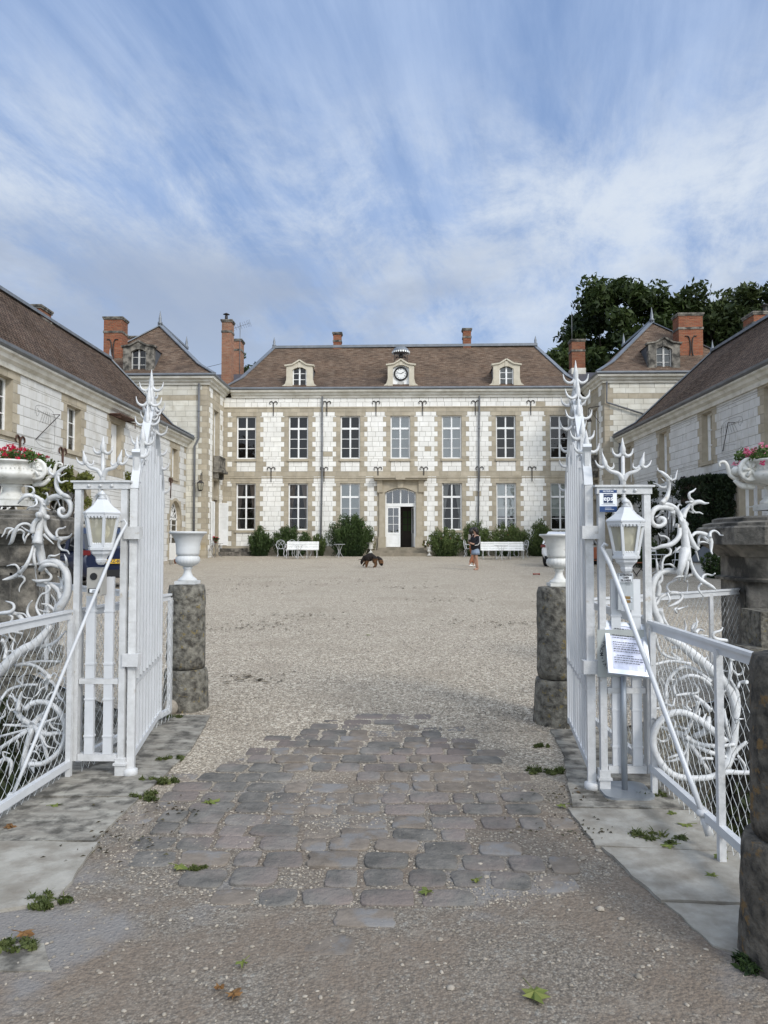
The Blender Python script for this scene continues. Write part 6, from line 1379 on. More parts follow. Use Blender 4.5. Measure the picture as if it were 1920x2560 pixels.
def urn(parent, c, h, r_, m, kind='campana', n=40):
    """kind campana: flaring goblet with gadrooned bowl; krater: wide shallow bowl with shoulders"""
    q = MB(); k = h
    if kind == 'campana':
        q.box((c[0]-r_*.55, c[1]-r_*.55, c[2]), (c[0]+r_*.55, c[1]+r_*.55, c[2]+.06*k)); q.build('plinth', m, parent); q = MB()
        q.lathe([(r_*.5, .06*k), (r_*.5, .085*k), (r_*.44, .105*k), (r_*.28, .15*k), (r_*.20, .22*k), (r_*.19, .28*k), (r_*.26, .30*k), (r_*.26, .315*k), (r_*.20, .33*k)], n, c); q.build('foot', m, parent); q = MB()
        q.lathe([(r_*.20, .33*k), (r_*.36, .345*k), (r_*.54, .39*k), (r_*.615, .44*k), (r_*.60, .50*k), (r_*.53, .545*k)], 64, c, flute=22, fr=(.35*k, .53*k), fa=.075); q.build('gadroons', m, parent); q = MB()
        q.lathe([(r_*.53, .545*k), (r_*.60, .555*k), (r_*.615, .60*k), (r_*.62, .70*k), (r_*.66, .80*k), (r_*.76, .89*k), (r_*.88, .945*k), (r_*.985, .962*k), (r_, .975*k), (r_*.99, 1.0*k), (r_*.90, .995*k), (r_*.72, .90*k), (r_*.58, .78*k), (.001, .75*k)], n, c); q.build('bowl', m, parent)
    else:
        q.box((c[0]-r_*.52, c[1]-r_*.52, c[2]), (c[0]+r_*.52, c[1]+r_*.52, c[2]+.12*k)); q.build('plinth', m, parent); q = MB()
        q.lathe([(r_*.50, .12*k), (r_*.50, .18*k), (r_*.42, .22*k), (r_*.38, .25*k), (r_*.30, .32*k), (r_*.28, .40*k), (r_*.30, .43*k), (r_*.38, .46*k), (r_*.36, .49*k)], n, c); q.build('foot', m, parent); q = MB()
        q.lathe([(r_*.36, .49*k), (r_*.62, .52*k), (r_*.86, .58*k), (r_*.97, .66*k), (r_*.99, .75*k)], 72, c, flute=36, fr=(.52*k, .72*k), fa=.03)
        q.lathe([(r_*.99, .75*k), (r_*.92, .765*k), (r_*.90, .86*k), (r_*.95, .93*k), (r_*1.06, .955*k), (r_*1.07, .985*k), (r_*1.0, 1.0*k), (r_*.88, .97*k), (r_*.80, .90*k), (.001, .86*k)], 48, c); q.build('bowl', m, parent); q = MB()
        for i in range(44): a = 2*math.pi*i/44; q.box((c[0]+math.cos(a)*r_*.91-.008, c[1]+math.sin(a)*r_*.91-.008, c[2]+.79*k), (c[0]+math.cos(a)*r_*.91+.008, c[1]+math.sin(a)*r_*.91+.008, c[2]+.83*k))
        q.build('frieze', m, parent)
        for e in (-1, 1):
            q = MB(); X = c[0]+e*r_*1.02; Z = c[2]+.80*k
            q.lathe([(.01, -.03), (.11*k/.5, -.02), (.125*k/.5, 0), (.10*k/.5, .02), (.085*k/.5, .01), (.06*k/.5, .02), (.0, .03)], 16, (X-e*.02, c[1]-.10, Z), M=Matrix.Rotation(R(90), 4, 'X'))
            for a in range(0, 360, 60): q.tube([(X-e*.02, c[1]-.13, Z), (X-e*.02+math.cos(R(a))*.085, c[1]-.12, Z+math.sin(R(a))*.085)], [.016, .02], 6)
            q.tube(spline([(X+e*.06, c[1], Z-.10), (X+e*.14, c[1], Z-.05), (X+e*.17, c[1], Z+.05), (X+e*.20, c[1], Z+.09), (X+e*.25, c[1], Z+.08), (X+e*.245, c[1], Z+.04)], 3), lerps([.022, .024, .020, .017, .012, .010], 16), 8)
            q.tube(spline([(X-e*.10, c[1], Z-.17), (X+e*.02, c[1], Z-.16), (X+e*.10, c[1], Z-.10)], 3), lerps([.03, .035, .02], 7), 8)
            q.sphere((X+e*.09, c[1]-.02, Z-.01), .05, 8)
            q.build('scroll_handle', m, parent)
t = thing('goblet_urn', 'empty grey goblet urn with ribbed bowl on the left bollard', 'urn', (-2.03, 7.05, 1.19)); urn(t, (-2.03, 7.05, 1.20), .50, .178, 'enamel_urn')
t = thing('goblet_urn', 'empty white goblet urn with ribbed bowl on the right bollard', 'urn', (1.412, 6.62, 1.20)); urn(t, (1.412, 6.62, 1.21), .46, .172, 'white_cast')
def pedestal(label, x, y, ztop, w, m, seed, foot=-1.7):
    """eight-sided gate pier: plinth, moulded dado with sunk panels, heavy cap"""
    t = thing('stone_pedestal', label, 'pedestal', (x, y, 0))
    def octo(s_, z, c_=.30):
        a, b = s_, s_*(1-c_); return [(x-b, y-a, z), (x+b, y-a, z), (x+a, y-b, z), (x+a, y+b, z), (x+b, y+a, z), (x-b, y+a, z), (x-a, y+b, z), (x-a, y-b, z)]
    def stack(levels, name, jit=0.):
        q = MB(); rr = [octo(s_, z) for s_, z in levels]; k = len(q.v)
        for r_ in rr: q.v += r_
        for i in range(len(rr)-1):
            for j in range(8): a = k+i*8+j; b = k+i*8+(j+1) % 8; q.face((a, b, b+8, a+8))
        q.face([k+(len(rr)-1)*8+j for j in range(8)]); q.face([k+j for j in range(8)][::-1])
        return q.build(name, m if name != 'cap' else 'old_stone', t)
    Z = ztop; s_ = w
    stack([(s_*.92, Z-.10), (s_*.92, Z-.07), (s_*.80, Z-.05), (s_*.80, Z-.02), (s_*.72, Z)], 'cap_moulding')
    stack([(s_*.95, Z-.29), (s_, Z-.285), (s_, Z-.12), (s_*.97, Z-.10)], 'cap')
    stack([(s_*.74, Z-.41), (s_*.76, Z-.39), (s_*.82, Z-.345), (s_*.90, Z-.31), (s_*.93, Z-.291)], 'neck_moulding')
    stack([(s_*.70, Z-.62), (s_*.70, Z-.411)], 'frieze'); stack([(s_*.77, Z-.655), (s_*.78, Z-.63), (s_*.72, Z-.615)], 'astragal')
    stack([(s_*.70, foot+1.9), (s_*.70, Z-.656)], 'dado')
    q = MB()
    for i in range(8):
        o = octo(s_*.705, 0); a, b = Vector(o[i]), Vector(o[(i+1) % 8]); n_ = Vector(((a+b)/2)-Vector((x, y, 0))).normalized(); za, zb = .45, Z-.74; L_ = (b-a).length
        if L_ < .2: continue
        for f0, f1, z0, z1 in ((.12, .16, za, zb), (.84, .88, za, zb), (.12, .88, za, za+.03), (.12, .88, zb-.03, zb)):
            p0 = a.lerp(b, (f0+f1)/2) if f1-f0 < .1 else a.lerp(b, .5); q.bar((p0.x, p0.y, z0), (p0.x, p0.y, z1), .012, L_*(f1-f0), up=tuple((b-a).normalized()))
    q.build('panel_moulding', m, t)
    rng = random.Random(seed); q = MB(); z = foot
    while z < foot+1.88:
        hh = rng.uniform(.2, .3); o = octo(s_*.80+rng.uniform(-.02, .03), z); k = len(q.v); o2 = [(a+rng.uniform(-.012, .012), b+rng.uniform(-.012, .012), z+hh-.012) for a, b, c in o]
        q.v += o+o2
        for j in range(8): q.face((k+j, k+(j+1) % 8, k+8+(j+1) % 8, k+8+j))
        q.face([k+8+j for j in range(8)]); z += hh
    q.build('rubble_base', 'lichen_stone', t)
    return t
PR = Vector((3.93, 7.78, 0)); PL = Vector((-4.76, 9.0, 0))
pedestal('large right stone pedestal with panelled sides, carrying the pink geranium urn', PR.x, PR.y, 1.86, .66, 'old_stone', 4)
pedestal('large left stone pedestal, mossy under its heavy cap, carrying the red geranium urn', PL.x, PL.y, 1.98, .64, 'old_stone', 6)
def flower_urn(label, c, r_, h, petal, seed, nf):
    t = thing('flower_urn', label, 'flower urn', c); urn(t, c, h, r_, 'white_cast', 'krater')
    t2 = thing('geranium', 'bushy '+petal.split('_')[1]+' geranium in full bloom filling the '+('right' if c[0] > 0 else 'left')+' stone pier urn', 'geranium', (c[0], c[1], c[2]+h*.9)); rng = random.Random(seed)
    cl = [(Vector((c[0]+rng.uniform(-1, 1)*r_*.95, c[1]+rng.uniform(-1, 1)*r_*.9, c[2]+h*1.0+rng.uniform(0, .09))), (.08, .08, .06), rng.random()) for _ in range(40)]
    q = MB(); leaves(q, cl, 1500, .034, rng, long_=1.1); q.build('foliage', 'geranium_leaf', t2, fix=False)
    q = MB(); st = MB()
    for _ in range(nf):
        a = rng.uniform(0, 2*math.pi); rr = rng.random()**.6*r_*1.25; p = Vector((c[0]+math.cos(a)*rr, c[1]+math.sin(a)*rr, c[2]+h+.05+rng.uniform(.02, .17)-.10*(rr/r_)**2))
        leaves(q, [(p, (.032, .032, .028), rng.random())], 22, .024, rng, long_=1.0); st.tube([(c[0]+math.cos(a)*rr*.6, c[1]+math.sin(a)*rr*.6, c[2]+h), p], .003, 4)
    q.build('blossom', petal, t2, fix=False); st.build('stems', 'geranium_leaf', t2)
flower_urn('wide white handled urn on the right stone pedestal', (PR.x, PR.y, 1.93), .335, .52, 'petal_pink', 1, 60)
flower_urn('wide white handled urn on the left stone pedestal', (PL.x-.02, PL.y, 2.04), .36, .55, 'petal_red', 2, 75)
q = MB(); q.lathe([(.30, 0), (.36, .02), (.38, .045), (.36, .07), (.3, .08)], 64, (3.52, 6.1, 1.60), flute=40, fr=(.01, .06), fa=.03); t = thing('lower_urn', 'white fluted rim of a second urn standing before the right pedestal', 'urn', (3.52, 6.1, 1.0)); q.build('rim', 'white_cast', t)
q = MB(); q.lathe([(.12, -.6), (.14, -.5), (.08, -.38), (.10, -.3), (.24, -.22), (.30, -.08), (.30, 0)], 32, (3.52, 6.1, 1.60)); q.build('bowl', 'white_cast', t)
q = MB(); q.lathe([(.22, -.75), (.22, 1.0)], 16, (3.52, 6.1, 0)); q.build('pillar', 'old_stone', t)
q = MB(); q.box((3.36, 7.0, -1.7), (3.95, 7.4, .95)); q.box((3.2, 6.9, -1.7), (3.36, 7.3, .62)); q.box((3.95, 6.9, -1.7), (4.3, 7.3, .62)); structure(q.build('stepped_buttress', 'lichen_stone'))
# ================================================================= PAVING
mat('sett', (.215, .20, .178), (.115, .11, .10), 6, .95, 1., 30, .016, rnd=.16, c3=(.215, .18, .16), s3=1.4, lo3=.46, hi3=.60, spec=.12)
mat('pebble', (.35, .31, .255), (.24, .21, .17), 40, .9, rnd=.30, spec=.15)
def pbound(y):
    T = [(2.7, -.55, .15), (3.1, -.62, .2), (3.31, -.85, .50), (3.5, -1.2, .85), (3.72, -1.5, 1.1), (3.97, -1.7, 1.1), (4.26, -1.75, 1.1), (4.59, -1.70, 1.08), (4.97, -1.68, 1.05), (5.43, -1.55, .95), (5.98, -1.3, .85), (6.65, -.95, .6), (7.0, -.8, .5)]
    for a, b in zip(T[:-1], T[1:]):
        if a[0] <= y <= b[0]: f = (y-a[0])/(b[0]-a[0]); return a[1]+(b[1]-a[1])*f, a[2]+(b[2]-a[2])*f
    return T[0][1:] if y < 3 else T[-1][1:]
mat('sett_dusty', (.235, .20, .165), (.17, .145, .12), 12, .95, .9, 40, .008, rnd=.12, c3=(.21, .20, .19), s3=5, lo3=.5, hi3=.6, spec=.1)
q = MB(); rng = random.Random(12); y = 2.92; row = 0
while y < 6.75:
    d = rng.uniform(.165, .205); lo, hi = pbound(y+d/2); x = lo-.3+rng.uniform(0, .12); 
    while x < hi+.3:
        w = rng.uniform(.15, .29); cx, cy = x+w/2, y+d/2+.018*math.sin(cx_*2+row) if False else y+d/2
        cy += .03*math.sin(cx*1.3+row*.6)+rng.uniform(-.012, .012)
        edge = min(cx-lo, hi-cx); drop = max(0, .38-edge)*.048+(.010 if rng.random() < .10 else 0)+max(0, 3.35-cy)*.012+max(0, cy-6.3)*.02
        drop += .010*max(0, mnoise.noise(Vector((cx*1.2, cy*1.2, 5))))
        ht = .011+rng.uniform(-.006, .004)-drop
        if ht > -.001:
            hw, hd = w/2-.008-rng.uniform(0, .010), d/2-.007-rng.uniform(0, .009); n = 8; k = len(q.v); tone = rng.random(); tx, ty = rng.uniform(-.015, .015), rng.uniform(-.015, .015); rot = rng.uniform(-.07, .07); pw = rng.uniform(4.5, 9)
            rings = [(1.0, -.05), (1.0, ht-.006), (.985, ht-.002), (.95, ht-.0002), (.6, ht), (.25, ht)]
            m_ = 20; mi = 1 if (edge < .26 or cy < 3.25 or mnoise.noise(Vector((cx*1.5+3, cy*1.5, 9))) > .22 or rng.random() < .10) else 0
            for s_, z in rings:
                for j in range(m_):
                    a = 2*math.pi*(j+.5)/m_; c, s2 = math.cos(a), math.sin(a); rr = (abs(c)**pw+abs(s2)**pw)**(-1/pw)
                    vx, vy = c*rr*hw*s_, s2*rr*hd*s_; wob = 1+.11*mnoise.noise(Vector((cx*7+c*1.6, cy*7+s2*1.6, row)))+.04*mnoise.noise(Vector((cx*7+c*5, cy*7+s2*5, row)))
                    vx *= wob; vy *= wob; X, Y_ = cx+vx-vy*rot, cy+vy+vx*rot
                    q.v.append((X, Y_, G(Y_)+z+tx*vx+ty*vy+(mnoise.noise(Vector((X*24, Y_*24, 0)))*.0035 if z > 0 else 0)))
            for i in range(len(rings)-1):
                for j in range(m_): a = k+i*m_+j; b = k+i*m_+(j+1) % m_; q.face((a, b, b+m_, a+m_), mi, tone, sm=True)
            q.face([k+(len(rings)-1)*m_+j for j in range(m_)], mi, tone, sm=True)
        x += w
    y += d; row += 1
structure(q.build('cobblestone_paving', ['sett', 'sett_dusty'], fix=False))
# pale limestone kerb slabs either side
def slab(pts, name, m='plate_limestone', z=.014, seed=0):
    q = MB(); n = len(pts); out = []
    for i in range(n):
        a, b = Vector((*pts[i], 0)), Vector((*pts[(i+1) % n], 0)); K = 10
        for j in range(K): p = a.lerp(b, j/K); e = .014; out.append((p.x+mnoise.noise(Vector((p.x*9, p.y*9, seed)))*e, p.y+mnoise.noise(Vector((p.x*9, p.y*9, seed+7)))*e))
    q.poly([(x, y, G(y)+z) for x, y in out]); k = len(q.v); N = len(out); q.v += [(x, y, G(y)-.03) for x, y in out]
    for i in range(N): j = (i+1) % N; q.face((i, k+i, k+j, j))
    return structure(q.build(name, m, fix=False))
slab([(-2.42, 5.65), (-1.60, 5.70), (-1.72, 6.75), (-2.42, 6.75)], 'limestone_paving', seed=1); slab([(-2.42, 4.62), (-1.62, 4.66), (-1.60, 5.685), (-2.42, 5.635)], 'limestone_paving', seed=2, z=.016)
slab([(-2.42, 3.95), (-1.63, 3.97), (-1.62, 4.645), (-2.42, 4.605)], 'limestone_paving', seed=3); slab([(-2.42, 3.0), (-1.52, 3.30), (-1.60, 3.955), (-2.42, 3.935)], 'limestone_paving', 'slab_white', z=.016, seed=4)
slab([(1.22, 5.55), (1.78, 5.55), (1.78, 6.35), (1.27, 6.35)], 'limestone_paving', seed=5); slab([(1.03, 4.53), (1.78, 4.50), (1.78, 5.535), (1.20, 5.535)], 'limestone_paving', seed=6, z=.016)
slab([(1.03, 3.96), (1.78, 3.90), (1.78, 4.485), (1.00, 4.515)], 'limestone_paving', 'slab_white', seed=7); slab([(1.15, 3.38), (1.78, 3.34), (1.78, 3.885), (1.05, 3.945)], 'limestone_paving', 'slab_white', z=.016, seed=8)
slab([(1.24, 3.02), (1.40, 2.92), (1.78, 2.9), (1.78, 3.325), (1.17, 3.365)], 'limestone_paving', 'slab_white', z=.008, seed=9); slab([(-1.60, 2.78), (-1.30, 2.80), (-1.42, 2.98), (-1.62, 2.95)], 'limestone_paving', 'plate_limestone', z=.006, seed=10)
# loose pebbles
q = MB(); rng = random.Random(77)
def pebble(x, y, s_):
    k = len(q.v); a = rng.uniform(0, 3.14); c, s2 = math.cos(a), math.sin(a); ex, ey, ez = s_*rng.uniform(.8, 1.3), s_*rng.uniform(.6, 1.), s_*rng.uniform(.4, .7); z = G(y)+ez*.35; t = rng.random()
    for (X, Y_, Z) in ((0, 0, 1), (.8, 0, .5), (.25, .76, .5), (-.65, .47, .5), (-.65, -.47, .5), (.25, -.76, .5), (1, 0, -.1), (.31, .95, -.1), (-.81, .59, -.1), (-.81, -.59, -.1), (.31, -.95, -.1)):
        vx, vy = X*ex, Y_*ey; q.v.append((x+vx*c-vy*s2, y+vx*s2+vy*c, z+Z*ez))
    for i in range(5): j = (i+1) % 5; q.face((k, k+1+i, k+1+j), 0, t, sm=True); q.face((k+1+i, k+6+i, k+6+j, k+1+j), 0, t, sm=True)
for _ in range(11000):
    y = 1.9+5.2*rng.random()**1.1; x = rng.uniform(-2.35, 1.75)*min(1, .35+y/5)
    if (x < -1.55 or x > 1.05) and y > 3.2 and rng.random() < .96: continue
    if y < 3.4 and rng.random() < .55: continue
    if y < 3.3 and mnoise.noise(Vector((x*2, y*2, 3))) < -.15 and rng.random() < .6: continue
    pebble(x, y, rng.choice((.0035, .0045, .0055, .0075, .010)) if rng.random() < .985 else rng.uniform(.012, .02))
for _ in range(7000):
    y = rng.uniform(3.3, 6.4); lo, hi = pbound(y); pebble(rng.uniform(lo, hi), y, rng.choice((.005, .006, .008)))
for _ in range(17000):
    y = 6.3+8*rng.random()**1.5; x = rng.uniform(-.40, .34)*y*1.1-.1*0
    if y < 7.0 and abs(x+.2) < .9 and rng.random() < .7: continue
    if x < -2.3 and y < 9 or x > 1.7 and y < 8: continue
    pebble(x, y, rng.uniform(.007, .013))
tag(q.build('loose_pebbles', 'pebble', fix=False), 'pale loose pebbles scattered over the gravel and between the setts', 'pebbles', kind='stuff')
q = MB(); rng = random.Random(55)
for c in [(555, 1480, 1.6), (660, 1462, 1.8), (590, 1450, 1.4), (690, 1565, 1.0), (560, 1572, .8), (1010, 1470, .7), (1120, 1500, 1.2), (900, 1455, 2.2), (770, 1540, .9), (1240, 1560, .8), (620, 1700, .4), (1300, 1790, .35), (410, 2030, .35), (300, 2120, .3), (1420, 1990, .25), (1440, 2080, .25)]:
    o = GP(c[0], c[1])
    for _ in range(46):
        x, y = o.x+rng.gauss(0, c[2]*.6), o.y+rng.gauss(0, c[2]*.35); s_ = rng.uniform(.015, .05)*(1 if o.y > 7 else .35); a = rng.uniform(0, 3.1); z = G(y)+.016
        q.poly([(x-math.cos(a)*s_, y-math.sin(a)*s_, z), (x+math.sin(a)*s_*.5, y-math.cos(a)*s_*.5, z+.008), (x+math.cos(a)*s_, y+math.sin(a)*s_, z), (x-math.sin(a)*s_*.5, y+math.cos(a)*s_*.5, z+.004)], 0, rng.random())
mat('litter', (.085, .06, .035), (.05, .05, .025), 3, .9, rnd=.5)
tag(q.build('leaf_litter', 'litter', fix=False), 'scattered dark crumbs of dry leaf on the gravel', 'leaf litter', kind='stuff')
# fallen leaves
def fallen(px, py, s_, m, seed, label):
    rng = random.Random(seed); p = GP(px, py); z = p.z+.022; t0 = rng.uniform(0, 6.28); q = MB(); pts = []; L_ = 15
    rad = [1, .5, .8, .42, .75, .38, .6, .3, .35, .3, .6, .38, .75, .42, .8]
    for i in range(L_):
        a = t0+2*math.pi*i/L_; r_ = s_*rad[i]*rng.uniform(.85, 1.1); pts.append((p.x+math.cos(a)*r_, p.y+math.sin(a)*r_*.9, z+rng.uniform(-.014, .004)))
    k = len(q.v); q.v.append((p.x, p.y, z)); q.v += pts
    for i in range(L_): q.face((k, k+1+i, k+1+(i+1) % L_), 0, rng.random())
    q.tube([(p.x, p.y, z+.001), (p.x+math.cos(t0+3.3)*s_*.9, p.y+math.sin(t0+3.3)*s_*.9, z+.008)], .0018, 4)
    return tag(q.build('fallen_leaf', m, fix=False), label, 'leaf', 'fallen leaves on the paving')
for a in ((524, 2012, .075, 'fallen_leaf', 1, 'green fallen leaf on the setts left of the middle'), (446, 2175, .06, 'fallen_leaf', 2, 'curled green fallen leaf on a left hand sett near the gravel edge'), (585, 2499, .050, 'fallen_brown', 3, 'yellow brown lobed leaf lying on the near gravel'),
          (550, 2481, .035, 'fallen_brown', 4, 'small rusty curled leaf beside the yellow brown one'), (608, 2418, .035, 'fallen_leaf', 5, 'narrow green leaf alone on the near gravel left of middle'), (1336, 2493, .075, 'fallen_leaf', 6, 'large green lobed leaf on the near gravel right of middle'),
          (1067, 2238, .055, 'fallen_leaf', 7, 'green leaf on the sett nearest the middle front'), (1782, 2198, .055, 'fallen_leaf', 8, 'dark green leaf alone on the lower right white slab'), (1672, 2122, .07, 'fallen_leaf', 9, 'green leaf beside the weed on the right slab'),
          (1805, 2151, .055, 'fallen_leaf', 10, 'green leaf at the foot of the close dark bollard'), (1718, 2070, .06, 'fallen_leaf', 11, 'folded dark leaf under the right mesh fence'), (1408, 2021, .045, 'fallen_leaf', 12, 'pale green leaf at the edge between setts and right slabs'),
          (1680, 2041, .05, 'fallen_leaf', 13, 'small leaf just behind the notice stand foot'), (136, 2021, .055, 'fallen_leaf', 14, 'olive leaf on the left limestone slab'), (60, 2345, .06, 'fallen_brown', 15, 'orange brown leaf at the left edge of the gravel'), (25, 2075, .07, 'fallen_brown', 16, 'dark red brown leaf under the left mesh fence'),
          (1192, 2210, .03, 'fallen_leaf', 17, 'tiny green leaf on the right hand setts'), (920, 1590, .06, 'fallen_leaf', 18, 'dark leaf on the far gravel straight ahead')): fallen(*a)
def weed(px, py, s_, seed, label, m='weed', n=150, tall=1.):
    rng = random.Random(seed); p = GP(px, py); t = thing('weed', label, 'weed', p, 0, 'weeds growing in the paving'); q = MB(); cl = []
    for i in range(9):
        a = rng.uniform(0, 6.28); r_ = s_*rng.random()**.6; c = Vector((p.x+math.cos(a)*r_, p.y+math.sin(a)*r_*.6, p.z+.012)); cl.append((c, (s_*.3, s_*.22, s_*.10*tall+.006), rng.random()))
        for _ in range(int(n/14)):
            a2 = rng.uniform(0, 6.28); e = c+Vector((math.cos(a2)*s_*.3, math.sin(a2)*s_*.25, s_*rng.uniform(.05, .30)*tall)); w = Vector((-math.sin(a2), math.cos(a2), 0))*s_*.018; mid = c.lerp(e, .5)+Vector((0, 0, .008)); q.poly([c, mid+w, e, mid-w], 0, rng.random())
    leaves(q, cl, int(n*2), .016+s_*.05, rng, long_=1.5)
    q.build('foliage', m, t, fix=False); return t
for a in ((428, 1903, .10, 1, 'thin weed between the left slabs and the setts'), (399, 1955, .12, 2, 'low mossy weed at the foot of the left gate leaf'), (365, 1995, .11, 3, 'dark weed by the nearest left limestone joint'), (95, 2262, .12, 4, 'leafy weed clump at the left edge of the paving'),
          (1359, 1931, .13, 5, 'dark weed between setts and right slabs'), (1645, 2100, .15, 6, 'leafy weed growing from the right slab joint'), (1631, 1990, .11, 7, 'low weed behind the notice stand foot'), (1353, 1868, .06, 8, 'small round weed beside the right gravel edge'),
          (435, 1795, .10, 10, 'weed at the foot of the left bollard'), (500, 2178, .05, 11, 'tiny weed among the left setts')): weed(*a)
weed(1885, 2420, .20, 20, 'green feathery sprig at the foot of the close bollard', 'oleander_dark', 260, .6); weed(22, 2372, .11, 21, 'dry grass blades at the lower left edge', 'weed', 90, .5)
q = MB(); p = GP(425, 1785); q.sphere(p+Vector((0, -.02, .06)), .075, 12, sx=1, sy=.8, sz=.95)
for i, v in enumerate(q.v): d = 1+.15*mnoise.noise(Vector(v)*9); q.v[i] = tuple((Vector(v)-p)*d+p)
tag(q.build('boulder', 'terracotta' if False else 'pebble'), 'pinkish boulder wedged between left gate leaf and bollard', 'stone')

# ================================================================= VEGETATION
YB_ = 41.05; zb = G(YB_)
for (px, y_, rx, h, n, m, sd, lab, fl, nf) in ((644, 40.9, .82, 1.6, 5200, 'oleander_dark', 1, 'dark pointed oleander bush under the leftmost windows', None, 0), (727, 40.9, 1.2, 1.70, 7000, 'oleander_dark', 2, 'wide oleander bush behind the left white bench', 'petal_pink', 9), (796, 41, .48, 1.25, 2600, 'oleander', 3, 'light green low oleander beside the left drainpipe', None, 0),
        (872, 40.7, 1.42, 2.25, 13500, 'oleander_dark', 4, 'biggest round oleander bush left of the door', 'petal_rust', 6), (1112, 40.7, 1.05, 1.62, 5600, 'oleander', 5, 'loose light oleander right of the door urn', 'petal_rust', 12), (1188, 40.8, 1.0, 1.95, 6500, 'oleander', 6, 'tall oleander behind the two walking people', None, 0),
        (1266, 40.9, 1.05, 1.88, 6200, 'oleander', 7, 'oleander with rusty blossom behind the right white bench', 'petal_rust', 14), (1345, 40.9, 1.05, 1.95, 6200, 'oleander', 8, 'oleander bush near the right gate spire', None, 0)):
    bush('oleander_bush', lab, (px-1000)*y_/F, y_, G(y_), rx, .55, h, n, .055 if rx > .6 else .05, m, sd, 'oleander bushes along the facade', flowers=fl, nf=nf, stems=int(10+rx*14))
bush('box_shrub', 'round yellowish shrub behind the small urn left of the door', -1.66, 41.2, .85, .30, .3, 1.35, 1500, .04, 'creeper', 31, stems=10, long_=1.4)
# clipped yew block by the right wing
rng = random.Random(3); t = thing('yew_hedge', 'tall dark clipped yew block against the right wing', 'hedge', (10.6, 26.6, .45)); q = MB(); cl = []
for _ in range(900):
    x, y, z = rng.uniform(10.35, 11.35), rng.uniform(25.35, 28.0), rng.uniform(.5, 3.85); f = rng.randrange(3)
    if f == 0: x = 10.38
    elif f == 1: y = 25.37
    else: z = 3.82
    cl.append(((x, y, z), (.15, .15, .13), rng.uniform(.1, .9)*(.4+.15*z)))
leaves(q, cl, 15000, .07, rng, up=1., long_=2.0); q.build('foliage', 'yew', t, fix=False)
q = MB(); q.box((10.5, 25.5, .45), (11.35, 27.9, 3.7)); q.build('inner_twigs', 'bark', t)
def climber(label, pl_x, side, y0, y1, z0, z1, n, m, seed, depth=.45, nc=46):
    rng = random.Random(seed); t = thing('climbing_plant', label, 'climbing plant', (pl_x+side*.3, (y0+y1)/2, G((y0+y1)/2))); cl = []; q = MB()
    for _ in range(nc): y = rng.uniform(y0, y1); z = z0+(z1-z0)*rng.random()**.8; cl.append(((pl_x+side*rng.uniform(.05, depth), y, z), (.25, .3, .26), rng.random()))
    st = MB(); 
    for k in range(5): y = (y0+y1)/2; e = rng.choice(cl)[0]; st.tube(spline([(pl_x+side*.15, y, G(y)), (pl_x+side*.12, (y+e[1])/2, z0*.6+e[2]*.3), e], 4), lerps([.035, .02, .01], 9), 5)
    st.build('stems', 'bark', t); leaves(q, cl, n, .10, rng, long_=1.2); q.build('foliage', m, t, fix=False); return t
climber('yellow green creeper over the garage arch of the left wing', -11.2, 1, 21.9, 26.0, 2.9, 4.0, 3800, 'creeper', 1); climber('dark climbing rose on the left wing beside the hatch', -11.2, 1, 29.8, 31.6, 1.8, 4.4, 2600, 'creeper', 2, nc=34)
climber('climbing rose on the right wing left of the yew block', 11.45, -1, 29.5, 36.5, .8, 4.0, 8500, 'ivy_dark', 3, 1.6, 90); 
for (px, py, dy, r_, h, n, m, sd, lab) in ((1690, 1432, 0, .75, 1.3, 3200, 'ivy_dark', 41, 'dark low shrub behind the white bistro table'), (1790, 1452, 0, .55, .95, 2800, 'oleander_dark', 42, 'leafy bush before the little white kennel'), (1745, 1428, 0, .65, 1.1, 2600, 'ivy_dark', 43, 'dark shrub at the foot of the yew block'), (1620, 1425, 0, .7, 1.2, 2600, 'oleander_dark', 44, 'shrub behind the orange folding armchair')):
    p = GP(px, py-6); bush('garden_shrub', lab, p.x, p.y, p.z, r_, r_, h, n, .06, m, sd, long_=1.5, stems=18)
mb_ = bush('moat_shrub', 'dark greenery down in the left moat', -3.3, 4.9, -1.7, .9, 1.4, 2.1, 5000, .05, 'ivy_dark', 51, long_=1.4, stems=26); bush('moat_shrub', 'dark ivy growing down in the right moat beside the bridge', 2.6, 5.3, -1.7, .8, 1.0, 1.7, 4200, .05, 'ivy_dark', 52, long_=1.4, stems=24)
bush('moat_shrub', 'low ivy at the far end of the left moat by the pedestal', -4.2, 7.6, -1.7, .9, .6, 1.7, 2500, .05, 'ivy_dark', 53, long_=1.4, stems=20)
# trees behind the right pavilion
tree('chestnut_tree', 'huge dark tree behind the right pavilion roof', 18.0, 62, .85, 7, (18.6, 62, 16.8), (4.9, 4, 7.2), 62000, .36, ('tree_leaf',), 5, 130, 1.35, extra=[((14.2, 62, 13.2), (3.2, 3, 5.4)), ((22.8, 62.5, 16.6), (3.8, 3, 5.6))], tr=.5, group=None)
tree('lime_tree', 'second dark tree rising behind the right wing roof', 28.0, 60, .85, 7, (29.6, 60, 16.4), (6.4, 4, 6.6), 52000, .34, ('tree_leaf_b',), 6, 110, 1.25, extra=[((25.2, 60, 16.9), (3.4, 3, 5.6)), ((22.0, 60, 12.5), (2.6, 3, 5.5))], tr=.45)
tree('larch_tree', 'thin sparse tree top behind the twin left chimneys', -12.5, 60, .85, 9, (-12.4, 60, 15.3), (1.5, 1.5, 2.2), 1500, .20, ('tree_leaf',), 7, 24, .45, tr=.14)

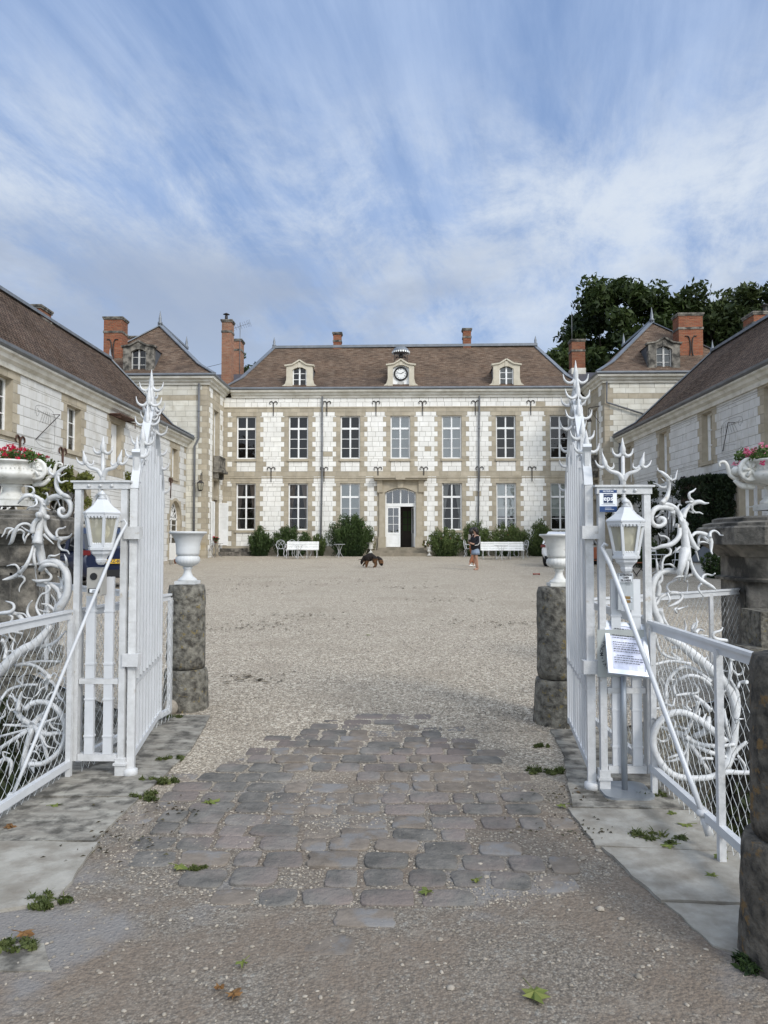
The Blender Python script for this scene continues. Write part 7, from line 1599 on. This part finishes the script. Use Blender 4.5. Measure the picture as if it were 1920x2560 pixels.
# ================================================================= GARDEN FURNITURE
def bench(label, x, y, L_):
    z = G(y); t = thing('garden_bench', label, 'bench', (x, y, z), 0, 'white slatted benches before the facade'); q = MB()
    for i in range(5): q.box((x-L_/2, y-.30+i*.085, z+.43), (x+L_/2, y-.23+i*.085, z+.455))
    q.build('seat', 'white_wood', t); q = MB()
    for i in range(5): zz = z+.50+i*.083; yy = y+.13+i*.022; q.bar((x-L_/2, yy, zz), (x+L_/2, yy, zz), .022, .070)
    q.build('backrest', 'white_wood', t)
    for f in (-.46, -.16, .16, .46):
        q = MB(); X = x+L_*f; q.tube(spline([(X, y-.34, z), (X, y-.26, z+.2), (X, y-.28, z+.42), (X, y+.1, z+.42), (X, y+.15, z+.5), (X, y+.24, z+.88)], 3), .014, 6); q.tube(spline([(X, y+.30, z), (X, y+.16, z+.2), (X, y+.1, z+.42)], 3), .014, 6); q.build('leg', 'white_steel', t)
    return t
def iron_chair(label, x, y, rz, proto=[None]):
    grp = 'ornate white iron garden chairs'
    if proto[0] is not None: return dup(proto[0], (x, y, G(y)), rz, label)
    t = thing('iron_chair', label, 'garden chair', (0, 0, 0), 0, grp)
    q = MB(); q.lathe([(.20, .44), (.215, .45), (.20, .46)], 20); q.build('seat', 'white_steel', t)
    for sx, sy in ((-1, -1), (1, -1), (-1, 1), (1, 1)):
        q = MB(); q.tube(spline([(sx*.22, sy*.22, 0), (sx*.15, sy*.15, .15), (sx*.17, sy*.17, .32), (sx*.15, sy*.14, .44)], 3), .013, 5); q.build('leg', 'white_steel', t)
    q = MB(); q.tube(spline([(-.15, .17, .44), (-.23, .2, .62), (-.20, .23, .82), (0, .24, .92), (.20, .23, .82), (.23, .2, .62), (.15, .17, .44)], 4), .013, 5)
    for sx in (-1, 1): q.tube([(sx*.09+math.cos(a*.7)*.075, .21, .76+math.sin(a*.7)*.08) for a in range(10)], .009, 5); q.tube(spline([(sx*.05, .18, .45), (sx*.12, .2, .56), (sx*.03, .2, .68)], 3), .009, 5)
    q.build('backrest', 'white_steel', t)
    for sx in (-1, 1): q = MB(); q.tube(spline([(sx*.19, .2, .64), (sx*.27, .05, .68), (sx*.27, -.12, .64), (sx*.20, -.14, .46)], 3), .011, 5); q.build('armrest', 'white_steel', t)
    proto[0] = t; t.location = (x, y, G(y)); t.rotation_euler = (0, 0, rz); return t
def bistro_table(label, x, y, r_=.32, h=.72, m='white_steel', cross=False, group=None):
    z = G(y); t = thing('bistro_table', label, 'garden table', (x, y, z), 0, group); q = MB(); q.lathe([(r_, h-.02), (r_+.01, h-.01), (r_, h)], 24, (x, y, z)); q.build('tabletop', m, t)
    for i in range(3):
        a = 2*math.pi*i/3+.5; q = MB(); c, s_ = math.cos(a), math.sin(a)
        q.tube(spline([(x+c*r_*.9, y+s_*r_*.9, z), (x+c*.12, y+s_*.12, z+h*.25), (x+c*.05, y+s_*.05, z+h*.5), (x+c*.14, y+s_*.14, z+h*.8), (x+c*.2, y+s_*.2, z+h-.02)], 3), .012, 5); q.build('leg', m, t)
    return t
p = GP(756, 1396); bench('shorter white slatted bench left of the door', p.x, p.y, 1.66); p = GP(1256, 1398); bench('longer white slatted bench right of the two people', p.x, p.y, 2.15)
for px, py, rz, lab in ((702, 1393, .2, 'white iron chair standing left of the short bench'), (726, 1392, -.2, 'white iron chair at the left end of the short bench'), (746, 1390, 0, 'white iron chair with its round back above the short bench'), (785, 1390, .1, 'white iron chair behind the right end of the short bench'),
                     (1172, 1393, 1.2, 'white iron chair half hidden by the two people'), (1214, 1391, 0, 'white iron chair behind the left end of the long bench'), (1277, 1391, 0, 'white iron chair behind the middle of the long bench'), (1307, 1394, -1.2, 'white iron chair at the right end of the long bench'), (519, 1394, -.4, 'white iron chair in front of the left pavilion corner')):
    p = GP(px, py); iron_chair(lab, p.x, p.y, rz)
p = GP(748, 1397); bistro_table('small round white table before the short bench', p.x, p.y-.2); p = GP(848, 1395); bistro_table('lone round white table before the biggest oleander', p.x, p.y, .30); p = GP(1252, 1400); bistro_table('small round white table before the long bench', p.x, p.y-.2, .34)
p = GP(541, 1393); tb = bistro_table('dark folding table with red flower pot by the left shutters', p.x, p.y, .34, .74, 'pipe_grey')
def pot(label, x, y, z, r_, h, m, leafm=None, petal=None, seed=1, ph=.35, name='flower_pot'):
    t = thing(name, label, 'flower pot', (x, y, z)); q = MB(); q.lathe([(r_*.7, 0), (r_*.95, h*.85), (r_*1.08, h*.86), (r_*1.08, h), (r_*.9, h), (.001, h*.9)], 18, (x, y, z)); q.build('pot', m, t)
    if leafm:
        rng = random.Random(seed); q = MB(); cl = [(Vector((x+rng.uniform(-1, 1)*r_*1.5, y+rng.uniform(-1, 1)*r_*1.5, z+h+rng.uniform(0, ph))), (.09, .09, .08), rng.random()) for _ in range(14)]; leaves(q, cl, 500, .05, rng, long_=1.3); q.build('foliage', leafm, t, fix=False)
        if petal: q = MB(); leaves(q, [(c[0]+Vector((0, 0, .05)), (.07, .07, .05), rng.random()) for c in cl[:8]], 130, .05, rng, long_=1.1); q.build('blossom', petal, t, fix=False)
    return t
pot('red geranium pot standing on the dark folding table', p.x-.05, p.y, G(p.y)+.745, .09, .14, 'terracotta', 'oleander_dark', 'petal_red', 3, .15)
p = GP(561, 1390); pot('dark potted plant by the left pavilion steps', p.x-1.1, p.y, G(p.y), .22, .35, 'iron_dark', 'ivy_dark', None, 5, .8); p = GP(427, 1411); pot('cream pot by the arched door of the left wing', p.x, p.y, p.z, .11, .22, 'blind_light'); p = GP(440, 1409); pot('terracotta pot beside the cream pot', p.x, p.y, p.z, .10, .20, 'terracotta')
for x, y, z, lab in ((-1.62, 40.85, 1.0, 'small white urn left of the doorstep'), (1.60, 40.55, .86, 'small white urn with rusty flowers right of the doorstep')):
    t = thing('goblet_urn', lab, 'urn', (x, y, z)); urn(t, (x, y, z), .56, .20, 'white_cast', n=18)
rng = random.Random(8); q = MB(); cl = [(Vector((1.60+rng.uniform(-.35, .35), 40.55+rng.uniform(-.25, .25), 1.42+rng.uniform(-.08, .22))), (.09, .09, .08), rng.random()) for _ in range(16)]
t = thing('geranium', 'rusty red geranium spilling from the small urn right of the door', 'geranium', (1.6, 40.55, 1.42)); leaves(q, cl, 420, .05, rng); q.build('foliage', 'oleander', t, fix=False); q = MB(); leaves(q, cl, 220, .045, rng, long_=1.1); q.build('blossom', 'petal_rust', t, fix=False)
def folding_chair(label, px, py, rz, frame, cloth, seat_h=.45):
    p = GP(px, py); t = thing('folding_chair', label, 'folding chair', p, rz); M = Matrix.Identity(4)
    for sx in (-1, 1):
        q = MB(); q.bar((sx*.21, -.22, 0), (sx*.21, .20, .46), .022, .022); q.bar((sx*.21, .24, 0), (sx*.21, -.20, .46), .022, .022); q.bar((sx*.21, .20, .44), (sx*.21, .27, .92), .022, .022); q.build('leg_frame', frame, t, local=True)
    q = MB(); 
    if cloth in ('white_wood',):
        for i in range(6): q.box((-.21, -.20+i*.07, .455), (.21, -.15+i*.07, .47))
        q.build('seat', cloth, t, local=True); q = MB(); q.box((-.21, .24, .72), (.21, .26, .80)); q.box((-.21, .255, .84), (.21, .275, .90)); q.build('backrest', cloth, t, local=True)
    else:
        q.box((-.22, -.20, .44), (.22, .21, .465)); q.build('seat', cloth, t, local=True); q = MB(); q.bar((0, .215, .50), (0, .28, .92), .44, .018, up=(0, 1, 0)); q.build('backrest', cloth, t, local=True)
    return t
folding_chair('orange canvas folding armchair behind the right lantern', 1592, 1440, .5, 'iron_dark', 'orange_cloth'); folding_chair('dark framed folding chair with pale cloth left of the right lantern', 1516, 1441, -.3, 'iron_dark', 'blind'); folding_chair('orange canvas folding chair half behind the right gate frame', 1490, 1432, .2, 'iron_dark', 'orange_cloth')
folding_chair('white slatted folding chair behind the white bistro table', 1634, 1428, .1, 'white_steel', 'white_wood'); folding_chair('white slatted folding chair right of the bistro table', 1700, 1432, -.6, 'white_steel', 'white_wood')
p = GP(1650, 1440); bistro_table('blue grey round bistro table with thin white legs', p.x, p.y, .40, .73, 'white_steel')
t = thing('dog_kennel', 'little white kennel with dark pitched roof beside the stone pedestal', 'kennel', GP(1792, 1445)); p = GP(1792, 1445); q = MB(); q.prism([(p.x-.42, p.z), (p.x+.42, p.z), (p.x+.42, p.z+.55), (p.x, p.z+.95), (p.x-.42, p.z+.55)], p.y-.1, p.y+1.0); q.build('wall', 'white_wood', t)
q = MB(); q.bar((p.x-.5, p.y+.45, p.z+.50), (p.x+.01, p.y+.45, p.z+1.0), 1.25, .05, up=(-.7, 0, .7)); q.bar((p.x+.5, p.y+.45, p.z+.50), (p.x-.01, p.y+.45, p.z+1.0), 1.25, .05, up=(.7, 0, .7)); q.build('roof', 'lead_dark', t)
# hanging wall lanterns, courtyard bell, dog toy
def wall_lantern(label, x, y, z, dx, dy, s_=1.):
    t = thing('wall_lantern', label, 'lantern', (x, y, z)); cx, cy = x+dx*.3, y+dy*.3; q = MB(); q.tube(spline([(x, y, z+.5*s_), (x+dx*.2, y+dy*.2, z+.62*s_), (cx, cy, z+.5*s_), (cx, cy, z+.35*s_)], 3), .014, 5); q.tube([(x, y, z-.1), (x, y, z+.7*s_)], .016, 5); q.build('bracket', 'iron_dark', t)
    q = MB(); c = (cx, cy, z-.15*s_)
    q.lathe([(.02*s_, .46*s_), (.10*s_, .40*s_), (.17*s_, .33*s_), (.17*s_, .32*s_)], 6, c, sm=False); q.lathe([(.04*s_, -.04*s_), (.10*s_, 0), (.11*s_, .02*s_)], 6, c, sm=False)
    for i in range(6): a = i*math.pi/3; q.tube([(cx+math.cos(a)*.10*s_, cy+math.sin(a)*.10*s_, c[2]+.02*s_), (cx+math.cos(a)*.155*s_, cy+math.sin(a)*.155*s_, c[2]+.33*s_)], .010*s_, 4)
    q.build('lantern_cage', 'iron_dark', t); g = MB(); g.lathe([(.095*s_, .02*s_), (.15*s_, .32*s_)], 6, c, sm=False); g.build('glass', 'glass_lamp', t, fix=False); return t
wall_lantern('black wall lantern on the left pavilion front beside the drainpipe', -10.35, 38.37, 4.45, 0, -1, 1.15); wall_lantern('black wall lantern right of the yew block on the right wing', 11.40, 21.6, 2.75, -1, 0, 1.25)
t = thing('courtyard_bell', 'small black iron bell on a bracket of the right pavilion', 'bell', (10.58, 39.2, 8.4)); q = MB(); q.tube([(10.58, 39.2, 8.8), (10.0, 39.2, 8.7), (10.0, 39.2, 8.25)], .022, 5); q.tube([(10.58, 39.2, 7.9), (10.02, 39.2, 8.68)], .014, 5); q.build('bracket', 'iron_dark', t); q = MB(); q.lathe([(.17, 0), (.14, .05), (.10, .18), (.06, .25), (.0, .27)], 14, (10.0, 39.2, 7.98)); q.build('bell', 'iron_dark', t)
p = GP(1341, 1438); q = MB(); q.tube([p+Vector((-.09, 0, .04)), p+Vector((.09, .02, .04))], .022, 8)
for e in (-1, 1):
    for f in (-1, 1): q.sphere(p+Vector((e*.095, f*.022, .04)), .030, 8)
tag(q.build('dog_toy', 'petal_rust'), 'red rubber bone lying on the gravel near the right bollard', 'dog toy')
# ================================================================= CARS
def car(label, loc, head, paint, s_=1., plate=None, grp=None):
    """hatchback: tapering body shell, glazed cabin, wheels, lights; nose along +x before turning"""
    t = thing('parked_car', label, 'car', loc, head); L_, Wd, H = 4.2*s_, 1.80*s_, 1.58*s_
    st = [(-2.05, .42, .95, .70), (-2.10, .35, 1.02, .82), (-1.95, .24, 1.06, .88), (-1.2, .20, 1.02, .90), (0, .20, .98, .905), (1.1, .20, .96, .90), (1.75, .24, .86, .85), (2.05, .30, .74, .72), (2.10, .38, .60, .55)]
    q = MB(); k = 0; n = 12
    for x, z0, z1, w in st:
        for j in range(n):
            a = 2*math.pi*(j+.5)/n; c, d = math.cos(a), math.sin(a); rr = (abs(c)**4+abs(d)**4)**(-.25); q.v.append((x*s_, c*rr*w*s_, ((z0+z1)/2+d*rr*(z1-z0)/2)*s_))
    for i in range(len(st)-1):
        for j in range(n): a = i*n+j; b = i*n+(j+1) % n; q.face((a, b, b+n, a+n), sm=True)
    q.face(range(n)); q.face([(len(st)-1)*n+j for j in range(n)]); q.build('body', paint, t, local=True)
    q = MB(); cs = [(-2.0, .98, .78), (-1.72, 1.38, .70), (-1.45, 1.52, .66), (-.4, 1.58, .66), (.35, 1.50, .66), (1.05, 1.0, .80)]; k = len(q.v)
    for x, z, w in cs: q.v += [(x*s_, -.80*s_, .94*s_), (x*s_, -w*s_, z*s_), (x*s_, w*s_, z*s_), (x*s_, .80*s_, .94*s_)]
    for i in range(len(cs)-1):
        for j in range(3): a = k+i*4+j; q.face((a, a+1, a+5, a+4))
    q.face((k, k+1, k+2, k+3)); cb = q.build('cabin', 'car_glass', t, local=True)
    q = MB()
    for e in (-1, 1):
        pts = [(x*s_, e*(w+.015)*s_, (z+.005)*s_) for x, z, w in cs]
        for a, b in zip(pts[:-1], pts[1:]): q.bar(a, b, .07*s_, .05*s_)
        for x, x2 in ((-1.15, -1.05), (-.15, -.15)): q.bar((x*s_, e*.815*s_, .97*s_), (x2*s_, e*.67*s_, 1.55*s_), .09*s_, .03*s_)
    q.poly([(-1.72*s_, -.71*s_, 1.385*s_), (-1.72*s_, .71*s_, 1.385*s_), (-1.45*s_, .67*s_, 1.53*s_), (-1.45*s_, -.67*s_, 1.53*s_)]); q.poly([(-1.45*s_, -.67*s_, 1.53*s_), (-1.45*s_, .67*s_, 1.53*s_), (-.4*s_, .67*s_, 1.59*s_), (-.4*s_, -.67*s_, 1.59*s_)]); q.poly([(-.4*s_, -.67*s_, 1.59*s_), (-.4*s_, .67*s_, 1.59*s_), (.35*s_, .67*s_, 1.51*s_), (.35*s_, -.67*s_, 1.51*s_)])
    q.build('roof', paint, t, local=True, fix=False)
    for x in (-1.3, 1.3):
        for e in (-1, 1):
            q = MB(); Mx = Matrix.Rotation(R(90), 4, 'X'); q.lathe([(.20, -.11), (.31, -.11), (.335, -.08), (.335, .08), (.31, .11), (.20, .11)], 28, (x*s_, e*.82*s_, .335*s_), M=Mx); w = q.build('wheel', 'rubber', t, local=True)
            q = MB(); q.lathe([(.21, -.09), (.20, -.115), (.06, -.10), (.0, -.12)], 20, (x*s_, e*.82*s_, .335*s_), M=Matrix.Rotation(R(90 if e < 0 else 90), 4, 'X') @ Matrix.Scale(1 if e > 0 else -1, 4, (0, 0, 1)) if False else Matrix.Rotation(R(90), 4, 'X')); q.lathe([(.21, .09), (.20, .115), (.06, .10), (.0, .12)], 20, (x*s_, e*.82*s_, .335*s_), M=Mx); q.build('rim', 'rim', w, local=True)
    for e in (-1, 1):
        q = MB(); q.box((-2.10*s_, min(e*.88, e*.66)*s_, .84*s_), (-1.86*s_, max(e*.88, e*.66)*s_, .96*s_)); q.build('tail_light', 'tail_red', t, local=True)
        q = MB(); q.box((-.0+.9*s_, min(e*.88, e*1.02)*s_, .98*s_), (1.05*s_, max(e*.88, e*1.02)*s_, 1.10*s_)); q.build('wing_mirror', paint, t, local=True)
    q = MB(); q.box((-2.13*s_, -.70*s_, .30*s_), (-2.02*s_, .70*s_, .46*s_)); q.build('bumper', 'rubber', t, local=True)
    q = MB(); q.box((-2.135*s_, -.26*s_, .62*s_), (-2.115*s_, .26*s_, .73*s_)); pl_ = q.build('number_plate', 'plate_yellow' if plate else 'sign_white', t, local=True)
    if plate:
        M = Matrix.Translation((-2.137*s_, 0, .675*s_)) @ Matrix.Rotation(R(-90), 4, 'Z') @ Matrix.Rotation(R(90), 4, 'X'); o = text_mesh(plate, .115*s_, 'ink', None, M, bold=.003); o.parent = pl_
    return t
car('dark blue hatchback with yellow plate parked by the left wing', (-9.42, 21.35, G(21.35)), R(140), 'car_blue', 1.06, 'HXZ-80-X')
car('white hatchback parked behind the right goblet urn', (7.38, 31.8, G(31.8)), R(62), 'car_white', .92)

# ================================================================= PEOPLE AND DOG
def skin_mesh(name, joints, edges, m, parent, sub=2, mats=None, pick=None, smooth=True):
    me = bpy.data.meshes.new(name); me.from_pydata([j[0] for j in joints], edges, []); o = bpy.data.objects.new(name, me); COL.objects.link(o)
    o.modifiers.new('s', 'SKIN'); sk = me.skin_vertices[0].data
    for i, j in enumerate(joints):
        r_ = j[1]; sk[i].radius = r_ if isinstance(r_, tuple) else (r_, r_)
    sk[0].use_root = True
    sm = o.modifiers.new('u', 'SUBSURF'); sm.levels = sub; sm.render_levels = sub
    dg = bpy.context.evaluated_depsgraph_get(); dg.update(); ev = o.evaluated_get(dg); m2 = bpy.data.meshes.new_from_object(ev); bpy.data.objects.remove(o)
    off = root_loc(parent); m2.transform(Matrix.Translation(-off)); m2.materials.clear()
    for q_ in (mats or [m]): m2.materials.append(MATS[q_])
    for p_ in m2.polygons:
        p_.use_smooth = True
        if pick: p_.material_index = pick(Vector(p_.center)+off)
    o2 = bpy.data.objects.new(name, m2); COL.objects.link(o2); o2.parent = parent; return o2
def chain(js, ed, pts, start=None):
    prev = start
    for p_, r_ in pts:
        js.append((Vector(p_), r_)); i = len(js)-1
        if prev is not None: ed.append((prev, i))
        prev = i
    return prev
def person(label, loc, ang, H, pose):
    """figure from a joint skeleton; local x = forward, y = left"""
    t = thing('person', label, 'person', loc); Mz = Matrix.Translation(loc) @ Matrix.Rotation(ang, 4, 'Z') @ Matrix.Scale(H/1.7, 4)
    def W_(p_): return Mz @ Vector(p_)
    k = H/1.7; js = []; ed = []
    pel = chain(js, ed, [(W_((0, 0, .92)), (.115*k, .10*k))]); spn = chain(js, ed, [(W_((.0, 0, 1.10)), (.12*k, .10*k)), (W_((.0, 0, 1.32)), (.15*k, .10*k)), (W_((.0, 0, 1.42)), (.08*k, .07*k)), (W_((.02, 0, 1.50)), .045*k), (W_((.04, 0, 1.58)), (.072*k, .08*k)), (W_((.03, 0, 1.66)), (.068*k, .078*k))], pel)
    ch = pel+2
    for e, a in pose['arms'].items():
        s_ = 1 if e == 'l' else -1
        h = chain(js, ed, [(W_((0, s_*.17, 1.39)), .052*k)]+[(W_(q_), r_*k) for q_, r_ in a], ch)
        base = js[h][0]; d = (js[h][0]-js[h-1][0]).normalized(); sd = d.cross(Vector((0, 0, 1))); sd = sd.normalized() if sd.length > .1 else Vector((1, 0, 0))
        for f in range(4): chain(js, ed, [(base+d*.05*k+sd*(f-1.5)*.016*k, .009*k), (base+d*(.085-.006*abs(f-1.5))*k+sd*(f-1.5)*.018*k-Vector((0, 0, .012*k)), .006*k)], h)
        chain(js, ed, [(base+sd*.035*k+d*.02*k, .009*k), (base+sd*.045*k+d*.045*k, .007*k)], h)
    for a in pose['legs']: chain(js, ed, [(W_(q_), (r_ if not isinstance(r_, tuple) else r_) * 1. * k if not isinstance(r_, tuple) else (r_[0]*k, r_[1]*k)) for q_, r_ in a], pel)
    body = skin_mesh('body', js, ed, 'skin', t)
    hd = W_((.045, 0, 1.60)); q = MB(); q.sphere(W_((.112, 0, 1.60)), .014*k, 6)
    for s_ in (-1, 1): q.sphere(W_((.10, s_*.032, 1.625)), .011*k, 6)
    q.build('face_features', 'skin', t)
    q = MB(); q.sphere(W_((.005, 0, 1.635)), .118*k, 14, sx=.98, sy=.92, sz=1.02)
    q.tube([W_((-.04, 0, 1.66)), W_((-.06, 0, 1.56)), W_((-.05, 0, 1.47)), W_((-.04, 0, 1.42))], [.10*k, .105*k, .09*k, .05*k], 12)
    q.tube([W_((.02, .085, 1.64)), W_((.02, .09, 1.54)), W_((.0, .08, 1.47))], [.04*k, .045*k, .02*k], 8); q.tube([W_((.02, -.085, 1.64)), W_((.02, -.09, 1.54)), W_((.0, -.08, 1.47))], [.04*k, .045*k, .02*k], 8)
    q.build('hair', 'hair', t)
    for nm, m, chains in pose['clothes']:
        js2 = []; ed2 = []; last = None
        for c_ in chains:
            st = c_[0]; idx = chain(js2, ed2, [(W_(q_), (r_[0]*k, r_[1]*k) if isinstance(r_, tuple) else r_*k) for q_, r_ in c_[1]], st)
        skin_mesh(nm, js2, ed2, m, t)
    return t
pA = GP(1189, 1425)
arms = {'l': [((.05, .24, 1.12), .045), ((.22, .12, 1.05), .036), ((.30, .03, 1.10), .028)], 'r': [((.03, -.24, 1.12), .045), ((.22, -.12, 1.06), .036), ((.31, -.03, 1.12), .028)]}
legs = [[((0, .09, .84), .085), ((.05, .10, .48), .052), ((.02, .10, .40), .050), ((-.03, .10, .10), .032), ((-.05, .10, .05), .033), ((.07, .11, .03), (.035, .022)), ((.14, .11, .025), (.028, .016))], [((0, -.09, .84), .085), ((-.02, -.10, .48), .052), ((-.05, -.10, .40), .050), ((-.14, -.10, .12), .032), ((-.16, -.10, .06), .033), ((-.05, -.11, .03), (.035, .022)), ((.02, -.11, .025), (.028, .016))]]
clothes = [('jacket', 'jacket', [(None, [((0, 0, .78), (.22, .19)), ((0, 0, .92), (.215, .18)), ((0, 0, 1.12), (.20, .16)), ((0, 0, 1.34), (.185, .13)), ((0, 0, 1.43), (.10, .085)), ((.01, 0, 1.47), .07)]), (2, [((.0, .19, 1.38), .075), ((.05, .25, 1.12), .062), ((.20, .13, 1.05), .052)]), (2, [((.0, -.19, 1.38), .075), ((.03, -.25, 1.12), .062), ((.20, -.13, 1.06), .052)])]),
           
           ('sleeve_stripe', 'stripe', [(None, [((-.005, .262, 1.37), .018), ((.03, .312, 1.13), .018), ((.10, .275, 1.02), .018), ((.20, .18, 1.0), .016)]) , (None, [((-.005, -.262, 1.37), .018), ((.01, -.312, 1.13), .018), ((.10, -.275, 1.03), .018), ((.20, -.18, 1.01), .016)])])]
pp1 = person('person in black jacket with pale sleeve stripe and light blue skirt, looking at a phone', pA, R(215), 1.60, {'arms': arms, 'legs': legs, 'clothes': clothes})
M_ = Matrix.Translation(pA) @ Matrix.Rotation(R(215), 4, 'Z') @ Matrix.Scale(1.60/1.7, 4); q = MB(); q.lathe([(.15, .95), (.175, .85), (.195, .72), (.205, .62), (.195, .625)], 20, (0, 0, 0), M=M_ @ Matrix.Diagonal((.78, 1, 1, 1))); q.build('skirt', 'shorts', pp1)
M_ = Matrix.Translation(pA) @ Matrix.Rotation(R(215), 4, 'Z') @ Matrix.Scale(1.60/1.7, 4); q = MB(); q.box((.335, -.04, 1.09), (.345, .04, 1.24), M=M_); tag(q.build('phone', 'black'), 'dark phone held by the person in the black jacket', 'phone')
pB = GP(1181, 1416)
arms2 = {'l': [((.0, .25, 1.12), .042), ((.08, .22, .90), .034), ((.12, .18, .82), .026)], 'r': [((.0, -.25, 1.12), .042), ((.08, -.22, .90), .034), ((.12, -.18, .82), .026)]}
legs2 = [[((0, .09, .84), .085), ((.10, .10, .48), .055), ((.14, .10, .10), .035), ((.13, .10, .05), .035), ((.24, .11, .03), (.038, .025)), ((.29, .11, .03), (.03, .018))], [((0, -.09, .84), .085), ((-.04, -.10, .48), .055), ((-.22, -.10, .12), .035), ((-.24, -.10, .06), .035), ((-.14, -.11, .03), (.038, .025)), ((-.08, -.11, .03), (.03, .018))]]
clothes2 = [('blouse', 'blouse', [(None, [((0, 0, .95), (.155, .125)), ((0, 0, 1.12), (.15, .12)), ((0, 0, 1.34), (.165, .11)), ((0, 0, 1.43), (.09, .08)), ((.01, 0, 1.47), .06)]), (2, [((.0, .19, 1.38), .07), ((.0, .255, 1.13), .055), ((.05, .235, .98), .045)]), (2, [((.0, -.19, 1.38), .07), ((.0, -.255, 1.13), .055), ((.05, -.235, .98), .045)])]),
            ('trousers', 'trousers', [(None, [((0, 0, .96), (.15, .12)), ((0, 0, .86), (.165, .13))]), (1, [((.01, .10, .78), .10), ((.10, .105, .48), .078), ((.14, .105, .13), .07)]), (1, [((.0, -.10, .78), .10), ((-.04, -.105, .48), .078), ((-.20, -.105, .15), .07)])]),
            ('shoe', 'white_wood', [(None, [((.10, .105, .05), .042), ((.22, .115, .04), (.045, .035)), ((.31, .115, .035), (.035, .025))])]), ('shoe', 'white_wood', [(None, [((-.26, -.105, .06), .042), ((-.14, -.115, .04), (.045, .035)), ((-.06, -.115, .035), (.035, .025))])])]
person('person in orange trousers and pale blouse walking behind the other one', pB, R(30), 1.58, {'arms': arms2, 'legs': legs2, 'clothes': clothes2})
# german shepherd, head down at the gravel
pd = GP(925, 1418.5); YD = pd.y
def DP(a, b, dy=0.): return P(880+a/16.59, 1370+b/16.59, YD+dy)
u = YD/F/16.59
t = thing('dog', 'black and tan long haired shepherd dog sniffing the gravel before the door', 'dog', (pd.x, YD, pd.z)); js = []; ed = []
b0 = chain(js, ed, [(DP(950, 370), (200*u, 170*u)), (DP(830, 360), (215*u, 180*u)), (DP(700, 400), (230*u, 190*u)), (DP(600, 430), (205*u, 170*u)), (DP(510, 450), (150*u, 130*u)), (DP(450, 500), (95*u, 85*u)), (DP(410, 570), (80*u, 76*u)), (DP(390, 640), (48*u, 45*u)), (DP(382, 685), (32*u, 30*u))])
for dy, pts in ((-.09, [((640, 500), 105), ((610, 630), 72), ((600, 730), 52), ((595, 775), 44), ((560, 795), 38)]), (.09, [((600, 520), 70), ((540, 620), 42), ((480, 690), 34), ((462, 740), 30), ((440, 755), 28)])): chain(js, ed, [(DP(*a, dy), r_*u) for a, r_ in pts], 3)
for dy, pts in ((-.10, [((950, 460), 145), ((910, 560), 100), ((985, 655), 58), ((960, 730), 46), ((930, 785), 42), ((860, 795), 34)]), (.10, [((1000, 460), 100), ((960, 570), 66), ((1020, 655), 42), ((1000, 730), 34), ((960, 785), 34), ((900, 795), 30)])): chain(js, ed, [(DP(*a, dy), r_*u) for a, r_ in pts], 0)
body = skin_mesh('body', js, ed, None, t, mats=['fur_black', 'fur_tan'], pick=lambda c: 1 if (c.z < DP(0, 520).z and c.x > DP(470, 0).x) or (DP(0,440).z > c.z and c.x > DP(860, 0).x) else 0)
js = []; ed = []; chain(js, ed, [(DP(1010, 370), 70*u), (DP(1100, 410), 70*u), (DP(1165, 480), 105*u), (DP(1200, 570), 115*u), (DP(1222, 660), 98*u), (DP(1245, 750), 26*u)]); skin_mesh('tail', js, ed, None, t, mats=['fur_black', 'fur_tan'], pick=lambda c: 1 if DP(0, 640).z < c.z < DP(0, 500).z else 0)
for dy in (-.05, .05): js = []; ed = []; chain(js, ed, [(DP(400, 470, dy), (45*u, 20*u)), (DP(330, 480, dy), (34*u, 14*u)), (DP(245, 500, dy), (8*u, 6*u))]); skin_mesh('ear', js, ed, 'fur_black', t, sub=1)
